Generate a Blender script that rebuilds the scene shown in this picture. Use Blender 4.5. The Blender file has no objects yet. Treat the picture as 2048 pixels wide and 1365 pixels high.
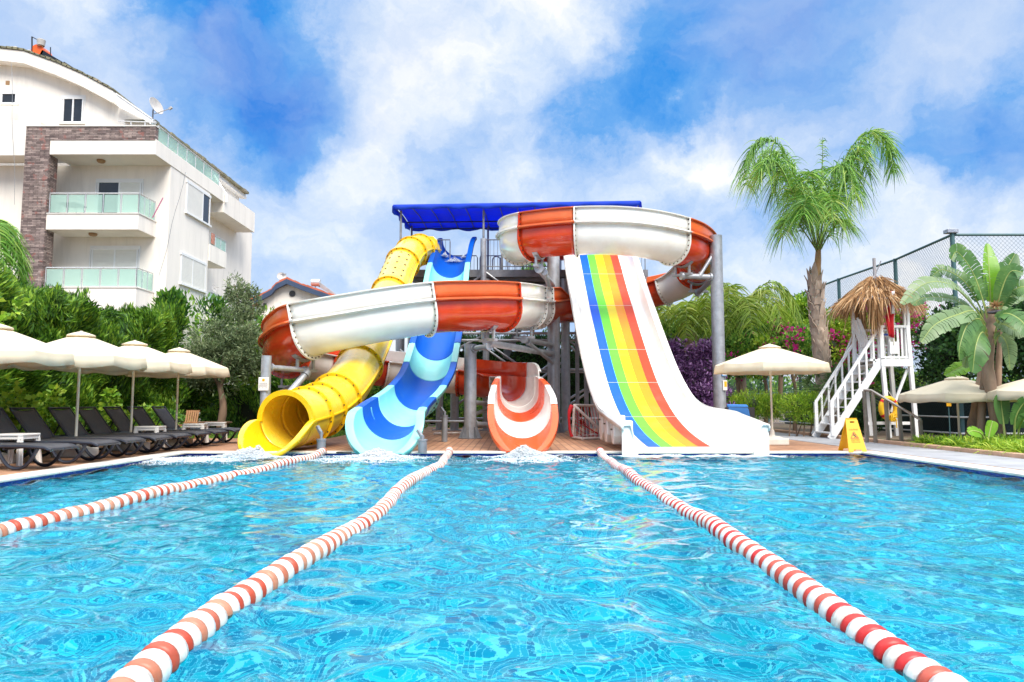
import bpy, math, random
import numpy as np
from mathutils import Vector, Matrix

RND = random.Random(11)
NR = np.random.default_rng(5)
rad = math.radians
scene = bpy.context.scene
COL = scene.collection
LOC = {}

# ------------------------------------------------------------------ camera
F, CX, CY, HC = 1450.0, 1024.0, 682.5, 0.92
TH = math.atan(124.5 / F)
CT, ST = math.cos(TH), math.sin(TH)
cam_data = bpy.data.cameras.new('camera')
cam_data.sensor_width = 36.0
cam_data.lens = 36.0 * F / 2048.0
cam_data.clip_end = 2000.0
cam_data.clip_start = 0.05
cam = bpy.data.objects.new('camera', cam_data)
cam.location = (0, 0, HC)
cam.rotation_euler = (rad(90) + TH, 0, 0)
COL.objects.link(cam)
scene.camera = cam
scene.view_settings.view_transform = 'Standard'
scene.view_settings.look = 'None'
scene.view_settings.exposure = 1.28
scene.view_settings.gamma = 1.0
scene.cycles.use_denoising = True
scene.cycles.max_bounces = 10
scene.cycles.transmission_bounces = 8
scene.cycles.glossy_bounces = 4
scene.cycles.diffuse_bounces = 4
scene.cycles.transparent_max_bounces = 12
scene.cycles.caustics_refractive = True
scene.cycles.caustics_reflective = False
scene.cycles.sample_clamp_indirect = 8.0

def ray(px, py):
    a, b = (px - CX) / F, (CY - py) / F
    return Vector((a, CT - b * ST, ST + b * CT))

def P(px, py, Y):
    """point of the place seen at photo pixel px,py that stands Y metres ahead"""
    d = ray(px, py)
    t = Y / d.y
    return Vector((d.x * t, Y, HC + d.z * t))

DK = 0.08
def G(px, py, z=DK):
    d = ray(px, py)
    t = (z - HC) / d.z
    return Vector((d.x * t, d.y * t, z))

# ------------------------------------------------------------------ objects
def tag(o, label=None, cat=None, group=None, kind=None):
    if label: o['label'] = label
    if cat: o['category'] = cat
    if group: o['group'] = group
    if kind: o['kind'] = kind
    return o

def thing(name, label, cat, loc=(0, 0, 0), rz=0.0, group=None):
    o = bpy.data.objects.new(name, None)
    o.empty_display_size = 0.2
    o.location = loc
    o.rotation_euler = (0, 0, rz)
    COL.objects.link(o)
    LOC[o] = Vector(loc)
    return tag(o, label, cat, group, 'thing')

def link_mesh(name, me, mat, parent=None):
    o = bpy.data.objects.new(name, me)
    COL.objects.link(o)
    if mat is not None:
        me.materials.append(mat)
    if parent is not None:
        o.parent = parent
        LOC[o] = LOC[parent]
    else:
        LOC[o] = Vector((0, 0, 0))
    return o

def children(o):
    return [c for c in bpy.data.objects if c.parent == o]

KIDS = {}
def copy_tree(o, parent=None):
    if o not in KIDS:
        KIDS[o] = children(o)
    c = o.copy()
    COL.objects.link(c)
    if parent is not None:
        c.parent = parent
    for ch in KIDS[o]:
        copy_tree(ch, c)
    return c

def fast_mesh(name, V, Fq, smooth=False):
    V = np.asarray(V, dtype=np.float32)
    Fq = np.asarray(Fq, dtype=np.int32)
    me = bpy.data.meshes.new(name)
    me.vertices.add(len(V))
    me.vertices.foreach_set('co', V.ravel())
    n, k = Fq.shape
    me.loops.add(n * k)
    me.loops.foreach_set('vertex_index', Fq.ravel())
    me.polygons.add(n)
    me.polygons.foreach_set('loop_start', np.arange(0, n * k, k, dtype=np.int32))
    if smooth:
        me.polygons.foreach_set('use_smooth', np.ones(n, dtype=bool))
    me.update(calc_edges=True)
    return me

class MB:
    def __init__(self):
        self.v, self.f = [], []
    def add(self, vs, fs):
        b = len(self.v)
        self.v += [Vector(p) for p in vs]
        self.f += [tuple(i + b for i in f) for f in fs]
        return self
    def box(self, x0, x1, y0, y1, z0, z1):
        x0, x1 = sorted((x0, x1)); y0, y1 = sorted((y0, y1)); z0, z1 = sorted((z0, z1))
        return self.add([(x0, y0, z0), (x1, y0, z0), (x1, y1, z0), (x0, y1, z0), (x0, y0, z1), (x1, y0, z1), (x1, y1, z1), (x0, y1, z1)],
                        [(0, 3, 2, 1), (4, 5, 6, 7), (0, 1, 5, 4), (1, 2, 6, 5), (2, 3, 7, 6), (3, 0, 4, 7)])
    def bar(self, p, q, w, h=None, up=(0, 0, 1)):
        """box beam from p to q, w across, h along up"""
        p, q = Vector(p), Vector(q); h = w if h is None else h
        d = (q - p).normalized(); up = Vector(up)
        s = d.cross(up)
        if s.length < 1e-4: s = d.cross(Vector((0, 1, 0)))
        s.normalize(); u = s.cross(d)
        vs = []
        for c in (p, q):
            for a, b in ((-1, -1), (1, -1), (1, 1), (-1, 1)):
                vs.append(c + s * (a * w / 2) + u * (b * h / 2))
        return self.add(vs, [(3, 2, 1, 0), (4, 5, 6, 7), (0, 1, 5, 4), (1, 2, 6, 5), (2, 3, 7, 6), (3, 0, 4, 7)])
    def tube(self, pts, r, n=8, cap=True, closed=False):
        pts = [Vector(p) for p in pts]; m = len(pts)
        rr = r if isinstance(r, (list, tuple)) else [r] * m
        vs, fs = [], []
        prev = None
        for i, p in enumerate(pts):
            if closed: t = pts[(i + 1) % m] - pts[i - 1]
            else: t = pts[min(i + 1, m - 1)] - pts[max(i - 1, 0)]
            t = t.normalized() if t.length > 1e-9 else Vector((0, 0, 1))
            if prev is None:
                a = t.cross(Vector((0, 0, 1)))
                if a.length < 1e-3: a = t.cross(Vector((0, 1, 0)))
            else:
                a = prev - t * prev.dot(t)
                if a.length < 1e-6: a = t.cross(Vector((0, 0, 1)))
            a.normalize(); prev = a; b = t.cross(a)
            for k in range(n):
                an = 2 * math.pi * k / n
                vs.append(p + (a * math.cos(an) + b * math.sin(an)) * rr[i])
        for i in range(m if closed else m - 1):
            j = (i + 1) % m
            for k in range(n):
                l = (k + 1) % n
                fs.append((i * n + k, i * n + l, j * n + l, j * n + k))
        if cap and not closed:
            fs.append(tuple(range(n - 1, -1, -1)))
            fs.append(tuple((m - 1) * n + k for k in range(n)))
        return self.add(vs, fs)
    def lathe(self, prof, n=24, center=(0, 0, 0), axis=None):
        """prof: (r, z) list turned about z (or about axis)"""
        c = Vector(center)
        M = Matrix.Identity(3) if axis is None else Vector((0, 0, 1)).rotation_difference(Vector(axis).normalized()).to_matrix()
        vs, fs = [], []
        for r, z in prof:
            for k in range(n):
                a = 2 * math.pi * k / n
                vs.append(c + M @ Vector((r * math.cos(a), r * math.sin(a), z)))
        for i in range(len(prof) - 1):
            for k in range(n):
                l = (k + 1) % n
                fs.append((i * n + k, i * n + l, (i + 1) * n + l, (i + 1) * n + k))
        fs.append(tuple(range(n - 1, -1, -1)))
        fs.append(tuple((len(prof) - 1) * n + k for k in range(n)))
        return self.add(vs, fs)
    def strip(self, rows, closed_row=False):
        m = len(rows[0]); vs = [p for r in rows for p in r]; fs = []
        for i in range(len(rows) - 1):
            for k in range(m if closed_row else m - 1):
                l = (k + 1) % m
                fs.append((i * m + k, i * m + l, (i + 1) * m + l, (i + 1) * m + k))
        return self.add(vs, fs)
    def prism(self, poly, ext):
        """closed polygon (3d points) pushed along ext"""
        ext = Vector(ext); n = len(poly); poly = [Vector(p) for p in poly]
        vs = poly + [p + ext for p in poly]
        fs = [tuple(range(n - 1, -1, -1)), tuple(range(n, 2 * n))]
        fs += [(k, (k + 1) % n, n + (k + 1) % n, n + k) for k in range(n)]
        return self.add(vs, fs)
    def build(self, name, mat, parent=None, smooth=None, solid=0.0, offset=0.0, bevel=0.0):
        me = bpy.data.meshes.new(name)
        off = LOC[parent] if parent is not None else Vector((0, 0, 0))
        me.from_pydata([p - off for p in self.v], [], self.f)
        o = link_mesh(name, me, mat, parent)
        if smooth is not None:
            me.polygons.foreach_set('use_smooth', [True] * len(me.polygons))
            me.set_sharp_from_angle(angle=rad(smooth))
        if solid:
            m = o.modifiers.new('solid', 'SOLIDIFY'); m.thickness = solid; m.offset = offset
        if bevel:
            m = o.modifiers.new('bevel', 'BEVEL'); m.width = bevel; m.segments = 2; m.limit_method = 'ANGLE'
        me.update()
        return o

# ------------------------------------------------------------------ materials
def nd(nt, t, **kw):
    n = nt.nodes.new(t)
    for k, v in kw.items(): setattr(n, k, v)
    return n

def noise_node(nt, coord, scale, detail=4.0, rough=0.55, vscale=None):
    n = nd(nt, 'ShaderNodeTexNoise')
    n.inputs['Scale'].default_value = scale
    n.inputs['Detail'].default_value = detail
    n.inputs['Roughness'].default_value = rough
    if vscale:
        mp = nd(nt, 'ShaderNodeMapping'); mp.inputs['Scale'].default_value = vscale
        nt.links.new(coord, mp.inputs['Vector']); coord = mp.outputs['Vector']
    nt.links.new(coord, n.inputs['Vector'])
    return n.outputs['Fac']

def maprange(nt, val, a, b, c, d):
    m = nd(nt, 'ShaderNodeMapRange')
    nt.links.new(val, m.inputs['Value'])
    for k, x in zip(('From Min', 'From Max', 'To Min', 'To Max'), (a, b, c, d)): m.inputs[k].default_value = x
    return m.outputs['Result']

def mixcol(nt, fac, a, b, mode='MIX'):
    m = nd(nt, 'ShaderNodeMix', data_type='RGBA', blend_type=mode)
    for s, x in ((0, fac), (6, a), (7, b)):
        if hasattr(x, 'type') and hasattr(x, 'links'): nt.links.new(x, m.inputs[s])
        elif isinstance(x, (int, float)): m.inputs[s].default_value = x
        else: m.inputs[s].default_value = (x[0], x[1], x[2], 1)
    return m.outputs[2]

def mk(name, col, rough=0.5, var=0.12, scale=3.0, col2=None, col2_amt=0.0, c2scale=1.5, bump=0.0, bscale=60.0, metal=0.0, coat=0.0, spec=0.5, vscale=None, transl=0.0):
    m = bpy.data.materials.new(name); m.use_nodes = True
    nt = m.node_tree; bs = nt.nodes['Principled BSDF']
    tc = nd(nt, 'ShaderNodeTexCoord').outputs['Object']
    n1 = noise_node(nt, tc, scale, 5, 0.6, vscale)
    v = maprange(nt, n1, 0.3, 0.7, 1 - var, 1 + var)
    hsv = nd(nt, 'ShaderNodeHueSaturation'); hsv.inputs['Color'].default_value = (*col, 1)
    nt.links.new(v, hsv.inputs['Value'])
    out = hsv.outputs['Color']
    if col2 is not None:
        n2 = noise_node(nt, tc, c2scale, 6, 0.65, vscale)
        f = maprange(nt, n2, 0.5, 0.72, 0.0, col2_amt)
        out = mixcol(nt, f, out, col2)
    nt.links.new(out, bs.inputs['Base Color'])
    r = maprange(nt, n1, 0.3, 0.7, max(0.02, rough * 0.8), min(1, rough * 1.2))
    nt.links.new(r, bs.inputs['Roughness'])
    bs.inputs['Metallic'].default_value = metal
    bs.inputs['Coat Weight'].default_value = coat
    bs.inputs['Coat Roughness'].default_value = 0.08
    bs.inputs['Specular IOR Level'].default_value = spec
    if bump:
        b = nd(nt, 'ShaderNodeBump'); b.inputs['Strength'].default_value = bump; b.inputs['Distance'].default_value = 0.01
        nt.links.new(noise_node(nt, tc, bscale, 4, 0.6, vscale), b.inputs['Height'])
        nt.links.new(b.outputs['Normal'], bs.inputs['Normal'])
    if transl:
        tl = nd(nt, 'ShaderNodeBsdfTranslucent'); nt.links.new(out, tl.inputs['Color'])
        mx = nd(nt, 'ShaderNodeMixShader'); mx.inputs[0].default_value = transl
        nt.links.new(bs.outputs[0], mx.inputs[1]); nt.links.new(tl.outputs[0], mx.inputs[2])
        nt.links.new(mx.outputs[0], nt.nodes['Material Output'].inputs['Surface'])
    return m

def leafmat(name, cols, rough=0.5, transl=0.3, big=0.35, bscale=0.8):
    """leaf colours picked at random per leaf, with slow clumps of lighter and darker growth"""
    m = bpy.data.materials.new(name); m.use_nodes = True
    nt = m.node_tree; bs = nt.nodes['Principled BSDF']
    geo = nd(nt, 'ShaderNodeNewGeometry')
    tc = nd(nt, 'ShaderNodeTexCoord').outputs['Object']
    n = noise_node(nt, tc, bscale, 3, 0.6)
    n = maprange(nt, n, 0.3, 0.7, -big, big)
    ad = nd(nt, 'ShaderNodeMath', operation='ADD'); ad.use_clamp = True
    nt.links.new(geo.outputs['Random Per Island'], ad.inputs[0]); nt.links.new(n, ad.inputs[1])
    cr = nd(nt, 'ShaderNodeValToRGB'); el = cr.color_ramp.elements
    for i, c in enumerate(cols):
        x = i / (len(cols) - 1)
        e = el[i] if i < 2 else el.new(x)
        e.position = x; e.color = (*c, 1)
    if len(cols) > 2:
        for i, c in enumerate(cols):
            pass
    nt.links.new(ad.outputs[0], cr.inputs['Fac'])
    nt.links.new(cr.outputs['Color'], bs.inputs['Base Color'])
    bs.inputs['Roughness'].default_value = rough
    bs.inputs['Specular IOR Level'].default_value = 0.35
    tl = nd(nt, 'ShaderNodeBsdfTranslucent'); nt.links.new(cr.outputs['Color'], tl.inputs['Color'])
    mx = nd(nt, 'ShaderNodeMixShader'); mx.inputs[0].default_value = transl
    nt.links.new(bs.outputs[0], mx.inputs[1]); nt.links.new(tl.outputs[0], mx.inputs[2])
    nt.links.new(mx.outputs[0], nt.nodes['Material Output'].inputs['Surface'])
    return m

# ------------------------------------------------------------------ sky and sun
SUN_EL, SUN_AZ = rad(49), rad(154)          # azimuth clockwise from +Y: behind the camera, a little to its left
sd = bpy.data.lights.new('sun', 'SUN'); sd.energy = 1.9; sd.angle = rad(30); sd.color = (1.0, 0.93, 0.82)
sun = bpy.data.objects.new('sun', sd); COL.objects.link(sun)
sdir = Vector((math.sin(SUN_AZ) * math.cos(SUN_EL), math.cos(SUN_AZ) * math.cos(SUN_EL), math.sin(SUN_EL)))
sun.rotation_euler = sdir.to_track_quat('Z', 'Y').to_euler()
sun.location = sdir * 60

def build_world():
    w = bpy.data.worlds.new('World'); scene.world = w; w.use_nodes = True
    nt = w.node_tree; nt.nodes.clear()
    out = nd(nt, 'ShaderNodeOutputWorld')
    sky = nd(nt, 'ShaderNodeTexSky'); sky.sky_type = 'NISHITA'; sky.sun_disc = False
    sky.sun_elevation = SUN_EL; sky.sun_rotation = SUN_AZ
    bg1 = nd(nt, 'ShaderNodeBackground'); bg1.inputs['Strength'].default_value = 0.05
    nt.links.new(sky.outputs[0], bg1.inputs['Color'])
    tc = nd(nt, 'ShaderNodeTexCoord').outputs['Generated']
    nrm = nd(nt, 'ShaderNodeVectorMath', operation='NORMALIZE'); nt.links.new(tc, nrm.inputs[0])
    D = nrm.outputs[0]
    # slightly warped lookup so that the cloud edges are ragged
    wn = nd(nt, 'ShaderNodeTexNoise'); wn.inputs['Scale'].default_value = 6.0; wn.inputs['Detail'].default_value = 9.0; wn.inputs['Roughness'].default_value = 0.62
    nt.links.new(D, wn.inputs['Vector'])
    ws = nd(nt, 'ShaderNodeVectorMath', operation='SUBTRACT'); ws.inputs[1].default_value = (0.5, 0.5, 0.5)
    nt.links.new(wn.outputs['Color'], ws.inputs[0])
    wm = nd(nt, 'ShaderNodeVectorMath', operation='SCALE'); wm.inputs['Scale'].default_value = 0.20
    nt.links.new(ws.outputs[0], wm.inputs[0])
    wa = nd(nt, 'ShaderNodeVectorMath', operation='ADD'); nt.links.new(D, wa.inputs[0]); nt.links.new(wm.outputs[0], wa.inputs[1])
    DW = wa.outputs[0]
    sx = nd(nt, 'ShaderNodeSeparateXYZ'); nt.links.new(D, sx.inputs[0])
    base = noise_node(nt, DW, 4.2, 8, 0.62, (1, 1, 1.7))
    acc = maprange(nt, base, 0.28, 0.72, 0.37, 0.90)
    def blob(px, py, r, wt, stretch=1.0):
        nonlocal acc
        c = ray(px, py).normalized()
        sub = nd(nt, 'ShaderNodeVectorMath', operation='DISTANCE'); sub.inputs[1].default_value = c
        nt.links.new(DW, sub.inputs[0])
        m = nd(nt, 'ShaderNodeMapRange', interpolation_type='SMOOTHERSTEP')
        nt.links.new(sub.outputs['Value'], m.inputs['Value'])
        m.inputs['From Min'].default_value = 0; m.inputs['From Max'].default_value = r / F
        m.inputs['To Min'].default_value = wt; m.inputs['To Max'].default_value = 0
        a = nd(nt, 'ShaderNodeMath', operation='ADD')
        nt.links.new(acc, a.inputs[0]); nt.links.new(m.outputs['Result'], a.inputs[1])
        acc = a.outputs[0]
    for b in SKY_BLOBS: blob(b[0], b[1], b[2] * 1.15, b[3] * 0.70)
    # paler towards the horizon
    hz = maprange(nt, sx.outputs['Z'], 0.0, 0.34, 0.20, 0.0)
    a = nd(nt, 'ShaderNodeMath', operation='ADD'); nt.links.new(acc, a.inputs[0]); nt.links.new(hz, a.inputs[1])
    zen = maprange(nt, sx.outputs['Z'], 0.55, 0.80, 0.0, 0.34)      # thick bright cloud overhead
    a2 = nd(nt, 'ShaderNodeMath', operation='ADD'); nt.links.new(a.outputs[0], a2.inputs[0]); nt.links.new(zen, a2.inputs[1]); a = a2
    cr = nd(nt, 'ShaderNodeValToRGB'); el = cr.color_ramp.elements
    stops = [(0.0, (0.008, 0.105, 0.37)), (0.25, (0.014, 0.140, 0.40)), (0.45, (0.066, 0.195, 0.42)), (0.62, (0.205, 0.295, 0.45)), (0.80, (0.34, 0.395, 0.475)), (1.0, (0.51, 0.51, 0.51))]
    for i, (x, c) in enumerate(stops):
        e = el[i] if i < 2 else el.new(x)
        e.position = x; e.color = (*c, 1)
    nt.links.new(a.outputs[0], cr.inputs['Fac'])
    bg2 = nd(nt, 'ShaderNodeBackground')
    nt.links.new(maprange(nt, sx.outputs['Z'], 0.50, 0.68, 0.94, 2.7), bg2.inputs['Strength'])     # the high cloud is brighter than the band near the ground
    gn = maprange(nt, noise_node(nt, DW, 3.0, 5, 0.55, (1, 1, 2.2)), 0.42, 0.64, 0.0, 0.54)
    gcol = mixcol(nt, gn, cr.outputs['Color'], (0.25, 0.315, 0.44))
    nt.links.new(gcol, bg2.inputs['Color'])
    mx = nd(nt, 'ShaderNodeMixShader'); mx.inputs[0].default_value = 0.88
    nt.links.new(bg1.outputs[0], mx.inputs[1]); nt.links.new(bg2.outputs[0], mx.inputs[2])
    nt.links.new(mx.outputs[0], out.inputs['Surface'])

# (photo x, photo y, radius, weight): where the cloud cover is thick (+) or open blue (-)
SKY_BLOBS = [
    (480, 150, 230, -0.55), (620, 240, 170, -0.36), (560, 330, 140, -0.25), (330, 60, 170, -0.25), (470, 20, 160, -0.15),
    (130, 20, 190, 0.25), (770, 60, 170, 0.22), (1050, 50, 230, 0.55), (1230, 20, 160, 0.35), (880, 150, 150, 0.3),
    (760, 310, 150, 0.42), (640, 420, 180, 0.22), (1400, 50, 240, -0.42), (1170, 190, 170, -0.35), (1290, 240, 150, -0.15), (1620, 60, 200, -0.35),
    (1200, 130, 90, 0.25), (1430, 300, 150, 0.4), (1320, 320, 110, 0.2), (1600, 180, 130, 0.1), (1850, 150, 170, 0.42), (1970, 90, 100, 0.15),
    (1930, 250, 190, -0.42), (1760, 290, 130, -0.15), (1990, 330, 140, -0.28), (1950, 440, 150, 0.3), (1800, 470, 150, 0.2),
    (950, 250, 140, -0.10), (1000, 350, 150, 0.1), (400, 450, 200, 0.05), (1850, 10, 150, -0.25), (300, 230, 160, 0.08),
]
build_world()
# ================================================================== ground, pool, water
PX0, PX1, PY1 = -5.6, 6.04, 12.62     # pool edges
PY0 = -4.0

M = {}
M['soil'] = mk('soil', (0.16, 0.11, 0.075), 0.9, 0.35, 2.0, col2=(0.10, 0.13, 0.04), col2_amt=0.8, bump=0.6, bscale=20)
M['metal'] = mk('galvanised_steel', (0.40, 0.42, 0.45), 0.42, 0.16, 5.0, col2=(0.27, 0.28, 0.31), col2_amt=0.7, c2scale=9, metal=0.45, bump=0.08, bscale=30)
M['white_paint'] = mk('white_paint', (0.80, 0.80, 0.79), 0.45, 0.06, 4, col2=(0.62, 0.60, 0.55), col2_amt=0.35, c2scale=6)
M['coping'] = mk('pale_stone', (0.72, 0.66, 0.58), 0.6, 0.12, 3, col2=(0.52, 0.44, 0.36), col2_amt=0.5, c2scale=4, bump=0.15)

def plank_mat(name, c1, c2, mortar, scale, bw, rh, rot=0.0, bump=0.3, ms=0.02):
    m = bpy.data.materials.new(name); m.use_nodes = True
    nt = m.node_tree; bs = nt.nodes['Principled BSDF']
    tc = nd(nt, 'ShaderNodeTexCoord').outputs['Object']
    mp = nd(nt, 'ShaderNodeMapping'); mp.inputs['Rotation'].default_value = (0, 0, rot)
    nt.links.new(tc, mp.inputs['Vector'])
    bt = nd(nt, 'ShaderNodeTexBrick'); bt.inputs['Scale'].default_value = scale
    bt.inputs['Color1'].default_value = (*c1, 1); bt.inputs['Color2'].default_value = (*c2, 1); bt.inputs['Mortar'].default_value = (*mortar, 1)
    bt.inputs['Mortar Size'].default_value = ms; bt.inputs['Brick Width'].default_value = bw; bt.inputs['Row Height'].default_value = rh
    nt.links.new(mp.outputs[0], bt.inputs['Vector'])
    n = noise_node(nt, tc, 2.2, 6, 0.65)
    f = maprange(nt, n, 0.3, 0.7, 0.70, 1.22)
    hs = nd(nt, 'ShaderNodeHueSaturation'); nt.links.new(bt.outputs['Color'], hs.inputs['Color']); nt.links.new(f, hs.inputs['Value'])
    g = noise_node(nt, mp.outputs[0], 9, 5, 0.6, (0.6, 9, 1))
    f2 = maprange(nt, g, 0.35, 0.7, 0.0, 0.35)
    col = mixcol(nt, f2, hs.outputs['Color'], mortar)
    nt.links.new(col, bs.inputs['Base Color'])
    bs.inputs['Roughness'].default_value = 0.62
    b = nd(nt, 'ShaderNodeBump'); b.inputs['Strength'].default_value = bump; b.inputs['Distance'].default_value = 0.01
    nt.links.new(bt.outputs['Fac'], b.inputs['Height']); b.invert = True
    nt.links.new(b.outputs['Normal'], bs.inputs['Normal'])
    return m
M['deck'] = plank_mat('terracotta_plank_tiles', (0.50, 0.27, 0.15), (0.40, 0.20, 0.11), (0.20, 0.10, 0.06), 1.0, 1.2, 0.145, rad(90), ms=0.012)
M['path'] = plank_mat('grey_path_stone', (0.36, 0.36, 0.37), (0.33, 0.33, 0.35), (0.28, 0.28, 0.29), 1.0, 0.6, 0.3, 0, 0.15, ms=0.006)

def tile_mat():
    """mosaic of blue glass tiles, 33 mm, every tile its own shade"""
    m = bpy.data.materials.new('pool_mosaic'); m.use_nodes = True
    nt = m.node_tree; bs = nt.nodes['Principled BSDF']
    tc = nd(nt, 'ShaderNodeTexCoord').outputs['Object']
    T = 0.052
    sc = nd(nt, 'ShaderNodeVectorMath', operation='SCALE'); sc.inputs['Scale'].default_value = 1 / T
    nt.links.new(tc, sc.inputs[0])
    of = nd(nt, 'ShaderNodeVectorMath', operation='ADD'); of.inputs[1].default_value = (0.37, 0.21, 0.43); nt.links.new(sc.outputs[0], of.inputs[0])
    fl = nd(nt, 'ShaderNodeVectorMath', operation='FLOOR'); nt.links.new(of.outputs[0], fl.inputs[0])
    wn = nd(nt, 'ShaderNodeTexWhiteNoise', noise_dimensions='3D'); nt.links.new(fl.outputs[0], wn.inputs['Vector'])
    cr = nd(nt, 'ShaderNodeValToRGB'); el = cr.color_ramp.elements; cr.color_ramp.interpolation = 'CONSTANT'
    stops = [(0.0, (0.001, 0.22, 0.40)), (0.14, (0.001, 0.29, 0.47)), (0.40, (0.001, 0.38, 0.54)), (0.66, (0.002, 0.47, 0.60)), (0.84, (0.03, 0.59, 0.68)), (0.93, (0.26, 0.70, 0.76))]
    for i, (x, c) in enumerate(stops):
        e = el[i] if i < 2 else el.new(x)
        e.position = x; e.color = (*c, 1)
    nt.links.new(wn.outputs['Value'], cr.inputs['Fac'])
    fr = nd(nt, 'ShaderNodeVectorMath', operation='FRACTION'); nt.links.new(of.outputs[0], fr.inputs[0])
    sp = nd(nt, 'ShaderNodeSeparateXYZ'); nt.links.new(fr.outputs[0], sp.inputs[0])
    gm = None
    for ax in ('X', 'Y'):
        pp = nd(nt, 'ShaderNodeMath', operation='PINGPONG'); pp.inputs[1].default_value = 0.5; nt.links.new(sp.outputs[ax], pp.inputs[0])
        lt = nd(nt, 'ShaderNodeMath', operation='LESS_THAN'); lt.inputs[1].default_value = 0.045; nt.links.new(pp.outputs[0], lt.inputs[0])
        if gm is None: gm = lt.outputs[0]
        else:
            mxm = nd(nt, 'ShaderNodeMath', operation='MAXIMUM'); nt.links.new(gm, mxm.inputs[0]); nt.links.new(lt.outputs[0], mxm.inputs[1]); gm = mxm.outputs[0]
    col = mixcol(nt, gm, cr.outputs['Color'], (0.30, 0.66, 0.80))
    nt.links.new(col, bs.inputs['Base Color'])
    bs.inputs['Roughness'].default_value = 0.35
    return m
M['mosaic'] = tile_mat()
M['rim_tile'] = mk('dark_blue_rim_tile', (0.015, 0.04, 0.30), 0.25, 0.2, 12)

# ground sheet with the pool cut out of it
gz = -0.55
g = MB()
B = 900.0
for x0, x1, y0, y1 in ((-B, B, -B, PY0 - 0.6), (-B, B, PY1 + 0.25, B), (-B, PX0 - 0.25, PY0 - 0.6, PY1 + 0.25), (PX1 + 0.25, B, PY0 - 0.6, PY1 + 0.25)):
    g.add([(x0, y0, gz), (x1, y0, gz), (x1, y1, gz), (x0, y1, gz)], [(0, 1, 2, 3)])
tag(g.build('ground', M['soil']), kind='structure')

DEPTH = -0.85
b = MB()
b.add([(PX0, PY0, DEPTH), (PX1, PY0, DEPTH), (PX1, PY1, DEPTH), (PX0, PY1, DEPTH)], [(0, 1, 2, 3)])
for (xa, ya, xb, yb) in ((PX0, PY1, PX1, PY1), (PX0, PY0, PX0, PY1), (PX1, PY1, PX1, PY0), (PX1, PY0, PX0, PY0)):
    b.add([(xa, ya, DEPTH), (xb, yb, DEPTH), (xb, yb, -0.12), (xa, ya, -0.12)], [(0, 1, 2, 3)])
tag(b.build('pool_floor', M['mosaic']), kind='structure')
b = MB()
for (x0, x1, y0, y1) in ((PX0 - 0.2, PX1 + 0.2, PY1, PY1 + 0.2), (PX0 - 0.2, PX0, PY0, PY1), (PX1, PX1 + 0.2, PY0, PY1)):
    b.box(x0, x1, y0, y1, -0.30, 0.052)
tag(b.build('pool_rim', M['rim_tile']), kind='structure')
c = MB()
def coping_run(x0, y0, x1, y1, along):
    n = int(abs((x1 - x0) if along == 'x' else (y1 - y0)) / 0.6) + 1
    for i in range(n):
        if along == 'x':
            a, bb = x0 + (x1 - x0) * i / n, x0 + (x1 - x0) * (i + 1) / n
            c.box(a + 0.002, bb - 0.002, y0, y1, 0.055, 0.088)
        else:
            a, bb = y0 + (y1 - y0) * i / n, y0 + (y1 - y0) * (i + 1) / n
            c.box(x0, x1, a + 0.002, bb - 0.002, 0.055, 0.088)
coping_run(PX0 - 0.30, PY1 - 0.03, PX1 + 0.30, PY1 + 0.25, 'x')
coping_run(PX0 - 0.30, PY0, PX0 + 0.03, PY1 - 0.03, 'y')
coping_run(PX1 - 0.03, PY0, PX1 + 0.30, PY1 - 0.03, 'y')
tag(c.build('pool_edge', M['coping'], bevel=0.008), kind='structure')

d = MB()
d.box(-9.6, PX0 - 0.302, PY0, 17.6, gz, DK)
d.box(PX0 - 0.30, 6.45, PY1 + 0.252, 17.6, gz, DK - 0.004)
d.box(-4.4, 6.45, 17.602, 25.5, gz, DK - 0.002)
d.box(PX1 + 0.302, 6.45, PY0, PY1 + 0.25, gz, DK - 0.002)
tag(d.build('deck', M['deck']), kind='structure')
p = MB()
p.box(6.452, 7.75, PY0, 30, gz, DK + 0.002)
tag(p.build('path', M['path']), kind='structure')
k = MB()
for i in range(56):
    y = PY0 + i * 0.6
    if y < 29: k.box(7.752, 7.93, y + 0.003, y + 0.597, gz, DK + 0.07)
k.box(6.46, 7.75, 30.0, 30.15, gz, DK + 0.07)
M['kerb'] = mk('terracotta_kerb', (0.55, 0.34, 0.22), 0.7, 0.2, 4)
tag(k.build('kerb', M['kerb'], bevel=0.01), kind='structure')
s = MB()
s.box(7.932, 10.95, 16.4, 45, gz, DK + 0.03)
s.box(6.0, 7.75, 30.2, 45, gz, DK)
s.box(-4.402, 6.45, 25.502, 45, gz, DK - 0.03)
s.box(-14, -4.402, 17.602, 45, gz, DK - 0.02)
s.box(-14, -9.602, PY0, 17.6, gz, DK - 0.02)
tag(s.build('soil_bed', M['soil']), kind='structure')
# raised bed for the lilies and the banana plants beside the path
bm_rows = []
for j in range(14):
    t = j / 13.0
    row = []
    for i in range(13):
        u = i / 12.0
        x = 7.935 + u * 5.0; y = 8.2 + t * 6.5
        h = 0.10 + 0.14 * math.sin(min(1, u * 3) * math.pi / 2) * math.sin(math.pi * min(1, max(0, t)) ** 0.6) - max(0, u - 0.55) * 1.2
        if j in (0, 13): h = -0.5 if j == 13 else h
        row.append(Vector((x, y, h)))
    bm_rows.append(row)
mb = MB().strip(bm_rows)
tag(mb.build('soil_mound', M['soil'], smooth=60), kind='structure')

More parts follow.
